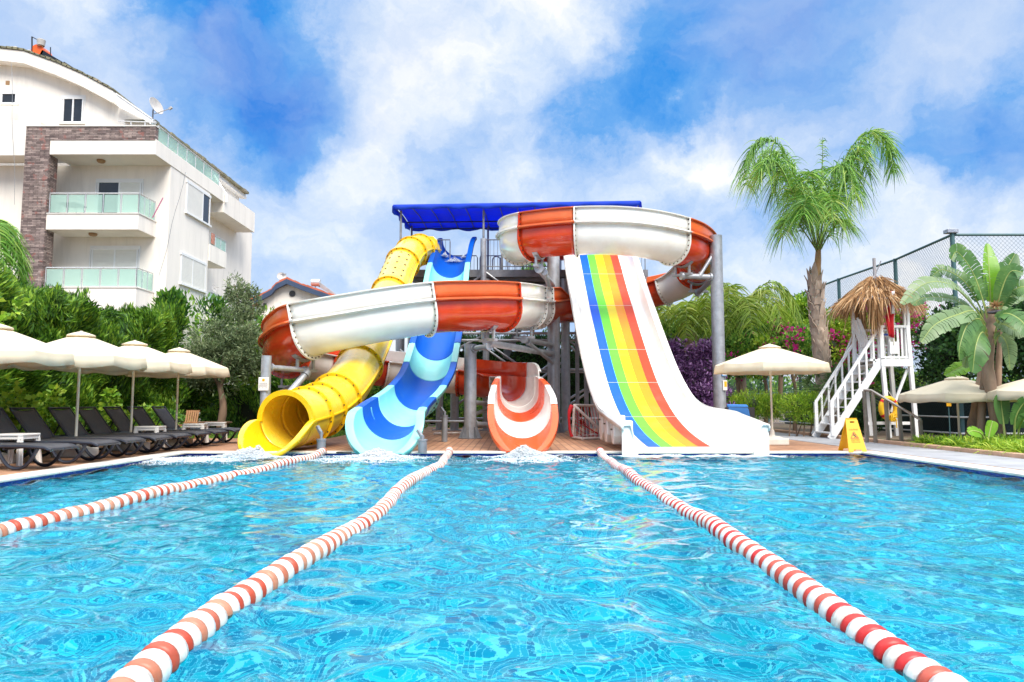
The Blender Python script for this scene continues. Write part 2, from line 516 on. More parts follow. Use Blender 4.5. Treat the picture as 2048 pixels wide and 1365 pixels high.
# ---------------------------------------------------------------- water
def wave_field():
    n = 110
    lam = np.exp(NR.uniform(math.log(0.10), math.log(0.95), n))
    ang = NR.normal(0.2, 0.95, n) + np.where(NR.random(n) < 0.5, 0, math.pi * 0.5)
    kx, ky = 2 * np.pi / lam * np.cos(ang), 2 * np.pi / lam * np.sin(ang)
    k_ = 2 * np.pi / lam
    sl = np.where(lam > 0.55, 0.5, np.where(lam > 0.18, 1.15, 0.45)) * NR.uniform(0.5, 1.4, n)
    amp = sl / k_
    rms = math.sqrt((sl ** 2).sum() / 2)
    return kx, ky, NR.uniform(0, 6.28, n), amp, rms
KX, KY, KP, KA, KR = wave_field()
SLOPE = 0.225
WL = 0.028      # still water level
def wave(x, y):
    x = np.asarray(x, dtype=np.float64); y = np.asarray(y, dtype=np.float64)
    # the surface is livelier in some patches than in others
    z = np.zeros(np.broadcast(x, y).shape)
    wx = x + 0.10 * np.sin(1.7 * y + 0.6) + 0.07 * np.sin(2.9 * x + 1.3 * y)
    wy = y + 0.10 * np.sin(1.3 * x + 2.1) + 0.06 * np.sin(3.1 * y - 1.1 * x)
    for a, b_, p_, am in zip(KX, KY, KP, KA):
        z += am * np.sin(a * wx + b_ * wy + p_)
    gain = 0.75 + 0.35 * np.sin(0.9 * x + 0.5 * y + 1) * np.sin(0.7 * y - 0.4 * x) + 0.15 * np.sin(2.1 * x + 1.7 * y)
    z = z * gain * (SLOPE / KR)
    # peaked crests, flat troughs
    return z * (1 + 3.0 * z) + WL

def water_mat():
    m = bpy.data.materials.new('pool_water'); m.use_nodes = True
    nt = m.node_tree; nt.nodes.remove(nt.nodes['Principled BSDF'])
    out = nt.nodes['Material Output']
    tc = nd(nt, 'ShaderNodeTexCoord').outputs['Object']
    b = nd(nt, 'ShaderNodeBump'); b.inputs['Strength'].default_value = 0.06; b.inputs['Distance'].default_value = 0.02
    nt.links.new(noise_node(nt, tc, 16.0, 3, 0.5, (1, 0.8, 1)), b.inputs['Height'])
    fr = nd(nt, 'ShaderNodeFresnel'); fr.inputs['IOR'].default_value = 1.33
    nt.links.new(b.outputs['Normal'], fr.inputs['Normal'])
    gl = nd(nt, 'ShaderNodeBsdfGlossy'); gl.inputs['Roughness'].default_value = 0.03
    gl.inputs['Color'].default_value = (0.95, 0.98, 1, 1)
    nt.links.new(b.outputs['Normal'], gl.inputs['Normal'])
    rf = nd(nt, 'ShaderNodeBsdfRefraction'); rf.inputs['IOR'].default_value = 1.33; rf.inputs['Roughness'].default_value = 0.0
    rf.inputs['Color'].default_value = (0.58, 0.97, 1, 1)
    nt.links.new(b.outputs['Normal'], rf.inputs['Normal'])
    mx = nd(nt, 'ShaderNodeMixShader')
    rs_ = maprange(nt, fr.outputs[0], 0.06, 0.60, 0.0, 0.54); nt.links.new(rs_, mx.inputs[0]); nt.links.new(rf.outputs[0], mx.inputs[1]); nt.links.new(gl.outputs[0], mx.inputs[2])
    nt.links.new(mx.outputs[0], out.inputs['Surface'])
    return m
ys = [PY0]
while ys[-1] < 1.4: ys.append(ys[-1] + 0.12)
while ys[-1] < PY1 - 0.03: ys.append(ys[-1] + min(0.045, max(0.014, ys[-1] ** 2 / (700 * 0.92))))
ys[-1] = PY1
ys = np.array(ys)
nx = 470
xs = np.linspace(PX0, PX1, nx)
XX, YY = np.meshgrid(xs, ys)
ZZ = wave(XX, YY)
edge = np.clip(np.minimum.reduce([XX - PX0, PX1 - XX, PY1 - YY]) / 0.15, 0.25, 1)
V = np.stack([XX, YY, (ZZ - WL) * edge + WL], -1).reshape(-1, 3)
idx = np.arange(len(ys) * nx).reshape(len(ys), nx)
Fq = np.stack([idx[:-1, :-1], idx[:-1, 1:], idx[1:, 1:], idx[1:, :-1]], -1).reshape(-1, 4)
wo = link_mesh('water', fast_mesh('water', V, Fq, True), water_mat())
tag(wo, kind='structure')

# ---------------------------------------------------------------- lane ropes
def float_mat(name, cols, rough=0.4):
    m = bpy.data.materials.new(name); m.use_nodes = True
    nt = m.node_tree; bs = nt.nodes['Principled BSDF']
    oi = nd(nt, 'ShaderNodeObjectInfo')
    cr = nd(nt, 'ShaderNodeValToRGB'); el = cr.color_ramp.elements
    for i, c_ in enumerate(cols):
        e = el[i] if i < 2 else el.new(i / (len(cols) - 1))
        e.position = i / (len(cols) - 1); e.color = (*c_, 1)
    nt.links.new(oi.outputs['Random'], cr.inputs['Fac'])
    tc = nd(nt, 'ShaderNodeTexCoord').outputs['Object']
    f = maprange(nt, noise_node(nt, tc, 30, 4), 0.3, 0.7, 0.85, 1.12)
    hs = nd(nt, 'ShaderNodeHueSaturation'); nt.links.new(cr.outputs[0], hs.inputs['Color']); nt.links.new(f, hs.inputs['Value'])
    nt.links.new(hs.outputs[0], bs.inputs['Base Color'])
    bs.inputs['Roughness'].default_value = rough
    return m
M['float_white'] = float_mat('float_white', [(0.66, 0.63, 0.58), (0.70, 0.69, 0.66), (0.60, 0.55, 0.48)])
M['float_coral'] = float_mat('float_coral', [(0.40, 0.045, 0.016), (0.44, 0.065, 0.025), (0.40, 0.14, 0.075), (0.46, 0.21, 0.125), (0.40, 0.05, 0.02)])
M['float_red'] = float_mat('float_red', [(0.48, 0.010, 0.010), (0.52, 0.016, 0.012), (0.44, 0.09, 0.05), (0.50, 0.012, 0.010), (0.5, 0.012, 0.012)])
M['cable'] = mk('steel_cable', (0.3, 0.3, 0.32), 0.4, 0.1, metal=0.6)

def float_mesh(r, w, name):
    prof = [(0.018, -w * 0.5), (r * 0.62, -w * 0.5), (r * 0.86, -w * 0.44), (r * 0.97, -w * 0.25), (r, -0.004), (r * 1.012, -0.003), (r * 1.012, 0.003), (r, 0.004), (r * 0.97, w * 0.25), (r * 0.86, w * 0.44), (r * 0.62, w * 0.5), (0.018, w * 0.5)]
    mb = MB().lathe(prof, 22, axis=(0, 1, 0))
    me = bpy.data.meshes.new(name)
    me.from_pydata(mb.v, [], mb.f)
    me.polygons.foreach_set('use_smooth', [True] * len(me.polygons))
    me.set_sharp_from_angle(angle=rad(50)); me.update()
    return me
FW, FR_ = 0.078, 0.052
def lane_rope(a, bpt, y0, y1, label, redmat, seed, meanders):
    """a, bpt: two points (x, y) of its centre line"""
    rr = random.Random(seed)
    def cx(y): return a[0] + (bpt[0] - a[0]) * (y - a[1]) / (bpt[1] - a[1]) + sum(am * math.sin(k_ * y + ph) for am, k_, ph in meanders)
    root = thing('lane_rope', label, 'lane rope', (cx(y0), y0, 0), group='floating ropes that divide the swimming pool into lanes')
    mw = float_mesh(0.067, FW, 'white_float'); mr = float_mesh(0.066, FR_, 'red_float')
    mw.materials.append(M['float_white']); mr.materials.append(redmat)
    pts = []
    y, i = y0, 0
    L0 = LOC[root]
    while y < y1:
        w = FW if i % 2 == 0 else FR_
        yc = y + w / 2
        z = WL + (float(wave(cx(yc), yc)) - WL) * 0.22 + 0.012 + 0.016 * math.sin(1.35 * yc + seed) + 0.008 * math.sin(3.3 * yc + 2 * seed)
        if yc > y1 - 0.9: z += (yc - y1 + 0.9) ** 2 * 0.07
        pts.append(Vector((cx(yc), yc, z)))
        o = bpy.data.objects.new('white_float' if i % 2 == 0 else 'red_float', mw if i % 2 == 0 else mr)
        COL.objects.link(o); o.parent = root
        o.location = pts[-1] - L0
        dx = (cx(yc + 0.05) - cx(yc - 0.05)) / 0.1
        o.rotation_euler = (rr.uniform(-0.07, 0.07) + 0.02, rr.uniform(-0.4, 0.4), -math.atan(dx) + rr.uniform(-0.05, 0.05))
        s_ = rr.uniform(0.96, 1.03); o.scale = (s_, 1, s_)
        y += w + 0.002; i += 1
    pts.append(pts[-1] + Vector((0.0, 0.12, 0.02)))
    MB().tube(pts[::2] + [pts[-1]], 0.009, 6).build('cable', M['cable'], root, smooth=40)
ra, rb = G(332, 1350, 0), G(905, 912, 0)
lane_rope((ra.x, ra.y), (rb.x, rb.y), 2.02, 12.56, 'lane rope of white and faded coral floats running to the blue slide', M['float_coral'], 3, [(0.035, 1.3, 0.5), (0.012, 3.1, 1)])
ra, rb = G(1826, 1345, 0), G(1186, 906, 0)
lane_rope((ra.x, ra.y), (rb.x, rb.y), 2.02, 12.56, 'lane rope of white and bright red floats running to the rainbow slide', M['float_red'], 8, [(0.02, 1.0, 2.0), (0.008, 3.4, 1)])
ra, rb = G(10, 1074, 0), G(648, 914, 0)
lane_rope((ra.x, ra.y), (rb.x, rb.y), 4.4, 12.56, 'lane rope of white and faded coral floats ending before the yellow tube slide', M['float_coral'], 5, [(0.03, 1.2, 0.2), (0.01, 2.7, 2)])

# ---------------------------------------------------------------- white water where the slides end
M['foam'] = mk('foam', (0.86, 0.88, 0.89), 0.6, 0.06, 8, transl=0.5)
def foam(name, label, spots, seed, rise=0.09):
    """froth: many small flattened bubbles thickest at the spots; spots = (x, y, rx, ry, n)"""
    rr = np.random.default_rng(seed)
    t = (1 + 5 ** 0.5) / 2
    ico = np.array([(-1, t, 0), (1, t, 0), (-1, -t, 0), (1, -t, 0), (0, -1, t), (0, 1, t), (0, -1, -t), (0, 1, -t), (t, 0, -1), (t, 0, 1), (-t, 0, -1), (-t, 0, 1)]) / math.hypot(1, t)
    fc = np.array([(0, 11, 5), (0, 5, 1), (0, 1, 7), (0, 7, 10), (0, 10, 11), (1, 5, 9), (5, 11, 4), (11, 10, 2), (10, 7, 6), (7, 1, 8), (3, 9, 4), (3, 4, 2), (3, 2, 6), (3, 6, 8), (3, 8, 9), (4, 9, 5), (2, 4, 11), (6, 2, 10), (8, 6, 7), (9, 8, 1)])
    Vs, Fs = [], []
    for (x, y, rx, ry, n, h, *zb) in spots:
        n = int(n * 2.6); q = rr.normal(0, 0.5, (n, 2)); dd = np.hypot(q[:, 0], q[:, 1])
        px, py = x + q[:, 0] * rx, y + q[:, 1] * ry
        ok = ((py < PY1 - 0.02) & (px > PX0 + 0.05)) | bool(zb)
        px, py, dd = px[ok], py[ok], dd[ok]
        zz = (wave(px, py) if not zb else zb[0]) + np.maximum(0, 1 - dd) ** 1.6 * h * rr.uniform(0.1, 1.0, len(px)) + 0.004
        s_ = rr.uniform(0.004, 0.012, len(px)) * (0.6 + 0.8 * np.maximum(0, 1 - dd))
        for X, Y_, Z, S in zip(px, py, zz, s_):
            Fs.append(fc + len(Vs) * 12)
            Vs.append(ico * np.array([S * 1.5, S * 1.2, S * 0.7]) + np.array([X, Y_, Z]) + rr.normal(0, S * 0.15, (12, 3)))
    o = link_mesh(name, fast_mesh(name, np.concatenate(Vs), np.concatenate(Fs), True), M['foam'])
    return tag(o, label, 'splash', kind='stuff')
# ================================================================== water slides
def gel(name, col, rough=0.22, var=0.07, col2=None, amt=0.35, c2=1.2, coat=0.35, spec=0.5):
    return mk(name, col, rough, var, 1.6, col2=col2, col2_amt=amt, c2scale=c2, coat=coat, spec=spec, bump=0.02, bscale=25)
M['gel_white'] = gel('gelcoat_white', (0.84, 0.82, 0.77), col2=(0.66, 0.60, 0.50), amt=0.4)
M['gel_red'] = gel('gelcoat_red', (0.56, 0.045, 0.012), 0.16, 0.15, col2=(0.66, 0.10, 0.02), amt=0.6)
M['gel_orange'] = gel('gelcoat_faded_orange', (0.72, 0.135, 0.03), 0.35, 0.12, col2=(0.74, 0.22, 0.07), amt=0.5)
M['gel_exit'] = gel('gelcoat_orange', (0.74, 0.085, 0.008), 0.3, 0.08, col2=(0.76, 0.14, 0.03), amt=0.4, coat=0.15)
M['gel_yellow'] = gel('gelcoat_yellow', (0.84, 0.58, 0.035), 0.28, 0.03, col2=(0.84, 0.66, 0.20), amt=0.5)
M['gel_yellow_deep'] = gel('gelcoat_deep_yellow', (0.84, 0.52, 0.008), 0.28, 0.06)
M['gel_blue'] = gel('gelcoat_blue', (0.001, 0.085, 0.46), 0.45, 0.08, col2=(0.002, 0.115, 0.52), amt=0.3, coat=0.0, spec=0.25)
M['gel_aqua'] = gel('gelcoat_aqua', (0.24, 0.68, 0.63), 0.4, 0.06, col2=(0.40, 0.75, 0.70), amt=0.4, coat=0.1)
M['bolt'] = mk('dark_bolt', (0.10, 0.075, 0.05), 0.5, 0.2, 20, metal=0.4)
M['galv_dark'] = mk('weathered_steel', (0.22, 0.23, 0.25), 0.5, 0.25, 4, col2=(0.34, 0.35, 0.37), col2_amt=0.6, metal=0.3)

def spline(ctrl, per=10):
    C = [Vector(c) for c in ctrl]; n = len(C); out, ts = [], []
    for i in range(n - 1):
        p0 = C[i - 1] if i else C[0] * 2 - C[1]
        p1, p2 = C[i], C[i + 1]
        p3 = C[i + 2] if i + 2 < n else C[-1] * 2 - C[-2]
        for k in range(per):
            t = k / per
            out.append(0.5 * ((2 * p1) + (p2 - p0) * t + (2 * p0 - 5 * p1 + 4 * p2 - p3) * t * t + (3 * p1 - p0 - 3 * p2 + p3) * t ** 3)); ts.append(i + t)
    out.append(C[-1].copy()); ts.append(float(n - 1))
    return out, ts

class Path:
    def __init__(self, ctrl, per=10):
        pts, ts = spline(ctrl, per)
        for _ in range(2):      # a little fairing
            pts = [pts[0]] + [(pts[i - 1] + pts[i] * 2 + pts[i + 1]) / 4 for i in range(1, len(pts) - 1)] + [pts[-1]]
        self.p, self.t = pts, ts
    def at(self, t):
        T = self.t
        if t <= T[0]: i, f = 0, 0.0
        elif t >= T[-1]: i, f = len(T) - 2, 1.0
        else:
            i = max(j for j in range(len(T) - 1) if T[j] <= t); f = (t - T[i]) / (T[i + 1] - T[i])
        return self.p[i].lerp(self.p[i + 1], f)
    def frame(self, t):
        e = 0.06
        c = self.at(t); d = (self.at(t + e) - self.at(t - e)).normalized()
        r = d.cross(Vector((0, 0, 1))).normalized(); u = r.cross(d)
        return c, d, r, u

def u_half(Rw, D, q):
    """point at arc length q from the bottom of a U of half width Rw, depth D"""
    a = Rw * math.pi / 2
    if D <= Rw:
        A = math.acos(1 - D / Rw); q = min(q, A * Rw)
        return Rw * math.sin(q / Rw), Rw * (1 - math.cos(q / Rw))
    if q < a: return Rw * math.sin(q / Rw), Rw * (1 - math.cos(q / Rw))
    return Rw, Rw + q - a
def u_len(Rw, D):
    return Rw * math.acos(1 - D / Rw) if D <= Rw else Rw * math.pi / 2 + D - Rw
def trough_profile(Rw, D, hs=1.0, lip=0.075, n=11, drop=0.03):
    L = u_len(Rw, D) * hs
    side = [u_half(Rw, D, L * k / n) for k in range(n + 1)]
    x, z = side[-1]
    side += [(x + lip * 0.45, z + 0.008), (x + lip, z), (x + lip, z - drop)]
    return [(-a, b) for a, b in reversed(side)] + side[1:]

def sweep(path, t0, t1, prof, step=0.1):
    n = max(2, int((t1 - t0) / step) + 1)
    rows = []
    for i in range(n + 1):
        t = t0 + (t1 - t0) * i / n
        c, d, r, u = path.frame(t)
        rows.append([c + r * a + u * b for a, b in prof(t)])
    return rows

def bolts(mb, pts, axis, r=0.018):
    axis = Vector(axis).normalized()
    for p in pts:
        mb.lathe([(r, -0.035), (r, 0.035)], 6, p, axis)

def flange_u(path, t, Rw, D, mat, parent, wall=None, w=0.085, hs=1.0):
    """bolted collar round the outside of a U shaped trough; wall = (side, height)"""
    c, d, r, u = path.frame(t)
    L = u_len(Rw, D) * hs; n = 16
    inner = [(-a, b) for a, b in [u_half(Rw, D, L * k / n) for k in range(n, 0, -1)]] + [u_half(Rw, D, L * k / n) for k in range(n + 1)]
    outer = [(-a, b) for a, b in [u_half(Rw + w, D + w, (u_len(Rw + w, D + w)) * hs * k / n) for k in range(n, 0, -1)]] + [u_half(Rw + w, D + w, u_len(Rw + w, D + w) * hs * k / n) for k in range(n + 1)]
    mid = [((a + e) / 2, (b + f - w) / 2) for (a, b), (e, f) in zip(inner, outer)]
    def pt(q, s): return c + r * q[0] + u * q[1] + d * s
    mb = MB()
    rows = []
    for s in (-0.02, 0.02):
        rows.append([pt(q, s) for q in inner]); rows.append([pt((q[0], q[1] - w), s) for q in outer])
    m = len(inner)
    vs = rows[0] + rows[1] + rows[2] + rows[3]
    fs = []
    for k in range(m - 1):
        fs += [(k, k + 1, m + k + 1, m + k), (2 * m + k, 3 * m + k, 3 * m + k + 1, 2 * m + k + 1), (m + k, m + k + 1, 3 * m + k + 1, 3 * m + k)]
    mb.add(vs, fs)
    if wall:
        sd_, h = wall
        x0, x1 = sd_ * (Rw + 0.0), sd_ * (Rw + 0.075)
        mb.add([pt(q, s) for s in (-0.02, 0.02) for q in ((x0, D), (x1, D), (x1, D + h), (x0, D + h))],
               [(0, 1, 2, 3), (7, 6, 5, 4), (1, 5, 6, 2), (2, 6, 7, 3)])
    fo = mb.build('flange', mat, parent)
    bb = MB()
    bolts(bb, [pt(mid[k], 0) for k in range(1, m, 2)] + ([pt((wall[0] * (Rw + 0.04), D + wall[1] * q), 0) for q in (0.25, 0.6, 0.9)] if wall else []), d)
    o = bb.build('bolt_circle', M['bolt'], fo)
    return fo

# ------------------------------------------------------------------ red and white spiral slide
SPI = [P(1135, 520, 22.6), P(1075, 526, 21.8), P(1040, 526, 20.4), P(1040, 521, 19.2), P(1068, 516, 18.5), P(1153, 509, 18.2), P(1245, 510, 18.1),
       P(1322, 521, 18.4), P(1378, 537, 19.3), P(1398, 562, 20.7), P(1368, 594, 22.0), P(1310, 614, 22.7), P(1235, 628, 22.9), P(1165, 638, 22.7), P(1110, 648, 21.9),
       P(1068, 655, 20.3), P(1040, 657, 18.6), P(1000, 659, 17.4), P(935, 662, 16.7), P(860, 668, 16.1), P(740, 688, 15.6), P(632, 711, 15.35),
       P(588, 730, 15.95), P(570, 745, 17.1), P(583, 755, 18.6), P(640, 763, 20.0), P(745, 771, 21.0), P(850, 781, 21.4), P(935, 791, 21.4), P(995, 800, 20.9),
       P(1029, 807, 19.6), P(1036, 816, 18.0), P(1039, 831, 16.4), P(1042, 850, 15.0), P(1045, 878, 13.7), P(1048, 908, 12.55)]
spi = Path(SPI, 10)
RW, RD, WH = 0.50, 0.69, 0.39
def outer_side(t): return 1 if t < 13.8 else -1      # travelling down: first the right wall is the tall one, later the left
def wall_h(t):
    h = WH
    if t < 1.0: h *= t
    h *= min(1, max(0.0, abs(t - 13.8) * 1.6))
    if t > 30.0: h *= max(0, 1 - (t - 30.0) / 2.2)
    return max(h, 0.0)
def exit_hs(t): return 1.0 if t < 33.8 else max(0.2, 1.0 - 0.84 * ((t - 33.8) / 1.2) ** 1.5)
root = thing('spiral_slide', 'red and white open trough slide winding round grey columns to an orange striped mouth', 'water slide', (0, 0, 0))
sections = [(0.0, 2.0, 'r'), (2.0, 3.9, 'w'), (3.9, 5.0, 'r'), (5.0, 7.35, 'w'), (7.35, 9.35, 'r'), (9.35, 10.6, 'w'), (10.6, 12.2, 'r'), (12.2, 13.2, 'w'), (13.2, 14.9, 'r'), (14.9, 15.5, 'w'), (15.5, 16.9, 'w'),
            (16.9, 19.0, 'r'), (19.0, 21.1, 'w'), (21.1, 23.6, 'r'), (23.6, 25.0, 'w'), (25.0, 26.2, 'r'), (26.2, 27.0, 'w'), (27.0, 27.75, 'w'), (27.75, 29.6, 'r'), (29.6, 31.0, 'w'),
            (31.0, 31.75, 'w'), (31.75, 32.8, 'e'), (32.8, 34.0, 'w'), (34.0, 35.0, 'e')]
for i, (t0, t1, c) in enumerate(sections):
    mt = {'r': M['gel_red'], 'w': M['gel_white'], 'e': M['gel_exit']}[c]
    late = t0 >= 31.0
    def prof(t):
        rw = RW - 0.07 * max(0, min(1, (t - 29.3) / 1.3)) + 0.11 * max(0, min(1, (t - 31.2) / 2.4))
        dd = RD + 0.10 * max(0, min(1, (t - 29.8) / 1.6)) * max(0, min(1, (34.3 - t) / 1.6))
        return trough_profile(rw, dd, exit_hs(t), 0.085 if t < 31 else 0.10, drop=0.035 if t < 31 else 0.07)
    mb = MB().strip(sweep(spi, t0 + (0.0 if late else 0.002), t1 - (0.0 if late else 0.002), prof, 0.04 if late else 0.09))
    o = mb.build('trough_section', mt, root, smooth=32, solid=0.022, offset=0)
    o['label'] = {'r': 'red trough section', 'w': 'white trough section', 'e': 'orange trough section'}[c]
    if t0 < 31 and wall_h((t0 + t1) / 2) > 0.03:
        s_ = outer_side((t0 + t1) / 2)
        def wprof(t):
            h = wall_h(t)
            return [(s_ * (RW + 0.012), RD + 0.012), (s_ * (RW + 0.018), RD + h * 0.5), (s_ * (RW + 0.012), RD + h), (s_ * (RW + 0.03), RD + h + 0.012), (s_ * (RW + 0.06), RD + h + 0.008), (s_ * (RW + 0.06), RD + h - 0.02)]
        rows = sweep(spi, t0 + 0.002, t1 - 0.002, wprof, 0.09)
        wb = MB().strip(rows)
        # the shelf along which wall and trough are bolted
        def rprof(t):
            return [(s_ * (RW + 0.02), RD + 0.035), (s_ * (RW + 0.12), RD + 0.03), (s_ * (RW + 0.12), RD + 0.0), (s_ * (RW + 0.08), RD - 0.008)]
        wb.strip(sweep(spi, t0 + 0.002, t1 - 0.002, rprof, 0.09))
        wo_ = wb.build('side_wall', (M['gel_red'] if t0 > 24 else M['gel_orange']) if c == 'r' else M['gel_white'], root, smooth=32, solid=0.02, offset=0)
        wo_['label'] = ('deep red side wall' if t0 > 24 else 'faded orange side wall') if c == 'r' else 'white side wall'
for tb, c in [(2.0, 'w'), (3.9, 'r'), (5.0, 'w'), (7.35, 'w'), (9.35, 'r'), (10.6, 'w'), (12.2, 'r'), (13.2, 'r'), (14.9, 'w'), (15.5, 'w'), (16.9, 'r'), (19.0, 'w'), (21.1, 'w'), (23.6, 'r'), (25.0, 'r'), (26.2, 'w'), (27.75, 'r'), (29.6, 'w')]:
    wh_ = wall_h(tb)
    flange_u(spi, tb, RW, RD, M['gel_red'] if c == 'r' else M['gel_white'], root, (outer_side(tb), wh_) if wh_ > 0.1 else None)
def saddle(path, t, half=0.30, mat=None, parent=root, down=0.05):
    """steel cradle under a trough"""
    c, d, r, u = path.frame(t)
    mb = MB()
    arc = [c + r * (0.44 * math.sin(a)) + u * (0.5 - 0.545 * math.cos(a)) for a in [(-0.7 + 1.4 * k / 8) for k in range(9)]]
    for k in range(8): mb.bar(arc[k], arc[k + 1], 0.14, 0.03, up=u)
    for s in (-1, 1): mb.bar(c + r * (0.2 * s) + u * -0.02, c + r * (0.2 * s) - Vector((0, 0, 0.2 + down)), 0.05, 0.05, up=d)
    mb.bar(c - r * 0.28 - Vector((0, 0, 0.2 + down)), c + r * 0.28 - Vector((0, 0, 0.2 + down)), 0.10, 0.06)
    mb.build('cradle', M['metal'], parent)
    return c - Vector((0, 0, 0.23 + down))
cr1 = saddle(spi, 4.15); cr2 = saddle(spi, 7.7); cr3 = saddle(spi, 9.15); cr4 = saddle(spi, 17.4); cr5 = saddle(spi, 15.7); cr6 = saddle(spi, 21.35); cr7 = saddle(spi, 23.9); cr8 = saddle(spi, 28.9, down=0.02)

# ------------------------------------------------------------------ columns with the arms that carry the spiral
def column(name, label, x, y, r, z1, arms, plates=True, z0=DK, n=28):
    t = thing(name, label, 'column', (x, y, z0), group='round steel columns that hold the spiral slide up')
    MB().tube([(x, y, z0), (x, y, z1)], r, n).build('shaft', M['metal'], t, smooth=40)
    if plates:
        b_ = MB().lathe([(r + 0.14, 0), (r + 0.14, 0.02)], 24, (x, y, z0))
        for k in range(8):
            a = k * math.pi / 4
            ux, uy = math.cos(a), math.sin(a)
            q = Vector((x, y, z0 + 0.02))
            e = Vector((ux, uy, 0)); s_ = Vector((-uy, ux, 0)) * 0.006
            b_.prism([q + e * (r - 0.002) - s_, q + e * (r + 0.12) - s_, q + e * (r + 0.02) + Vector((0, 0, 0.26)) - s_, q + e * (r - 0.002) + Vector((0, 0, 0.26)) - s_], s_ * 2)
        b_.build('base_plate', M['galv_dark'], t)
    for (q0, q1, ra_) in arms:
        mb = MB().tube([q0, q1], ra_, 12)
        dq = (Vector(q1) - Vector(q0)).normalized()
        mb.lathe([(ra_ * 1.5, -0.02), (ra_ * 1.5, 0.03)], 10, Vector(q0) + dq * (r + 0.02), dq)
        mb.lathe([(ra_ * 1.45, -0.05), (ra_ * 1.45, 0.05)], 10, Vector(q1), dq)
        mb.build('arm', M['metal'], t, smooth=40)
    return t
cb = P(1108, 800, 21.2)
bx, by = cb.x, 21.2
column('support_column', 'thickest grey steel column, standing between the spiral exit and the rainbow slide', bx, by, 0.185, P(1108, 496, 21.2).z,
       [((bx, by, cr1.z - 0.04), (cr1.x, cr1.y, cr1.z - 0.02), 0.085), ((bx, by, cr1.z - 0.5), cr1 + Vector((0.15, 0.1, -0.1)), 0.06),
        ((bx, by, cr5.z - 0.02), (cr5.x, cr5.y, cr5.z - 0.02), 0.075), ((bx, by, cr5.z - 0.55), cr5 + Vector((0.1, 0.1, -0.1)), 0.055), ((bx, by, cr4.z - 0.02), (cr4.x, cr4.y, cr4.z - 0.03), 0.085)])
c9 = G(940, 877)
column('support_column', 'medium grey steel column beside the striped orange mouth of the spiral slide', c9.x, c9.y, 0.15, cr4.z - 0.02,
       [((c9.x, c9.y, cr4.z - 0.14), (cr4.x, cr4.y, cr4.z - 0.12), 0.07), ((c9.x, c9.y, 0.95), (cr8.x, cr8.y, cr8.z + 0.1), 0.06), ((c9.x, c9.y, 0.62), (cr8.x - 0.1, cr8.y, cr8.z), 0.05), ((c9.x, c9.y, 0.42), (c9.x + 0.75, c9.y + 0.9, 0.36), 0.07)])
rc = P(1437, 700, 19.2)
column('support_column', 'tall grey steel column behind the cream umbrella, holding the top bend of the spiral', rc.x, rc.y, 0.165, P(1437, 472, 19.2).z,
       [((rc.x, rc.y, cr2.z), (cr2.x, cr2.y, cr2.z), 0.075), ((rc.x, rc.y, cr2.z + 0.75), (cr2.x + 0.5, cr2.y + 0.1, cr2.z + 0.05), 0.05), ((rc.x, rc.y, cr3.z + 0.2), (cr3.x, cr3.y, cr3.z), 0.075)])
lc = P(531, 780, 14.6)
column('support_column', 'short grey steel column with a notice board, beside the yellow tube slide', lc.x, lc.y, 0.10, P(531, 712, 14.6).z,
       [((lc.x, lc.y, cr6.z + 0.06), (cr6.x, cr6.y, cr6.z + 0.04), 0.055), ((lc.x, lc.y, 0.55), (cr6.x + 0.02, cr6.y, cr6.z - 0.04), 0.075), ((lc.x, lc.y, 1.0), (cr7.x, cr7.y, cr7.z), 0.055)])

# ------------------------------------------------------------------ yellow closed tube slide
YEL = [P(856, 503, 22.7), P(838, 500, 22.1), P(820, 508, 21.4), P(801, 535, 20.6), P(783, 580, 19.6), P(757, 648, 18.1), P(724, 722, 16.6), P(700, 762, 15.8), P(672, 796, 15.05), P(644, 818, 14.4), P(612, 832, 13.75), P(572, 843, 13.05)]
yel = Path(YEL, 10)
RT = 0.50
def tube_r(t): return 0.42 + 0.08 * t / 11.0
root = thing('tube_slide', 'closed yellow tube slide ending in a round open scoop over the water', 'water slide', (0, 0, 0))
YT = 11.0
def ring(t, rr, n=28):
    c, d, r, u = yel.frame(t)
    return [c + r * (rr * math.cos(2 * math.pi * k / n)) + u * (rr * math.sin(2 * math.pi * k / n)) for k in range(n)]
cuts = [0.0, 0.9, 1.85, 2.75, 4.1, 6.15, 8.0, 9.1, 10.0, 11.0]
for a, b_ in zip(cuts[:-1], cuts[1:]):
    n = max(3, int((b_ - a) / 0.12))
    rows = [ring(a + (b_ - a) * i / n, tube_r(a + (b_ - a) * i / n)) for i in range(n + 1)]
    MB().strip(rows, True).build('tube_section', M['gel_yellow'], root, smooth=40, solid=0.02, offset=-1)
for t in cuts[1:-1]:
    c, d, r, u = yel.frame(t)
    mb = MB(); rt_ = tube_r(t)
    prof = [(rt_ - 0.005, -0.025), (rt_ + 0.075, -0.025), (rt_ + 0.075, 0.025), (rt_ - 0.005, 0.025)]
    vs, fs = [], []
    n = 36
    for rr_, s in prof:
        for k in range(n): vs.append(c + r * (rr_ * math.cos(2 * math.pi * k / n)) + u * (rr_ * math.sin(2 * math.pi * k / n)) + d * s)
    for i in range(4):
        j = (i + 1) % 4
        if i == 3: continue
        for k in range(n): fs.append((i * n + k, i * n + (k + 1) % n, j * n + (k + 1) % n, j * n + k))
    fo = mb.add(vs, fs).build('flange', M['gel_yellow_deep'], root)
    bb = MB(); bolts(bb, [c + r * ((rt_ + 0.04) * math.cos(2 * math.pi * (k + 0.5) / 16)) + u * ((rt_ + 0.04) * math.sin(2 * math.pi * (k + 0.5) / 16)) for k in range(16)], d, 0.016)
    bb.build('bolt_circle', M['bolt'], fo)
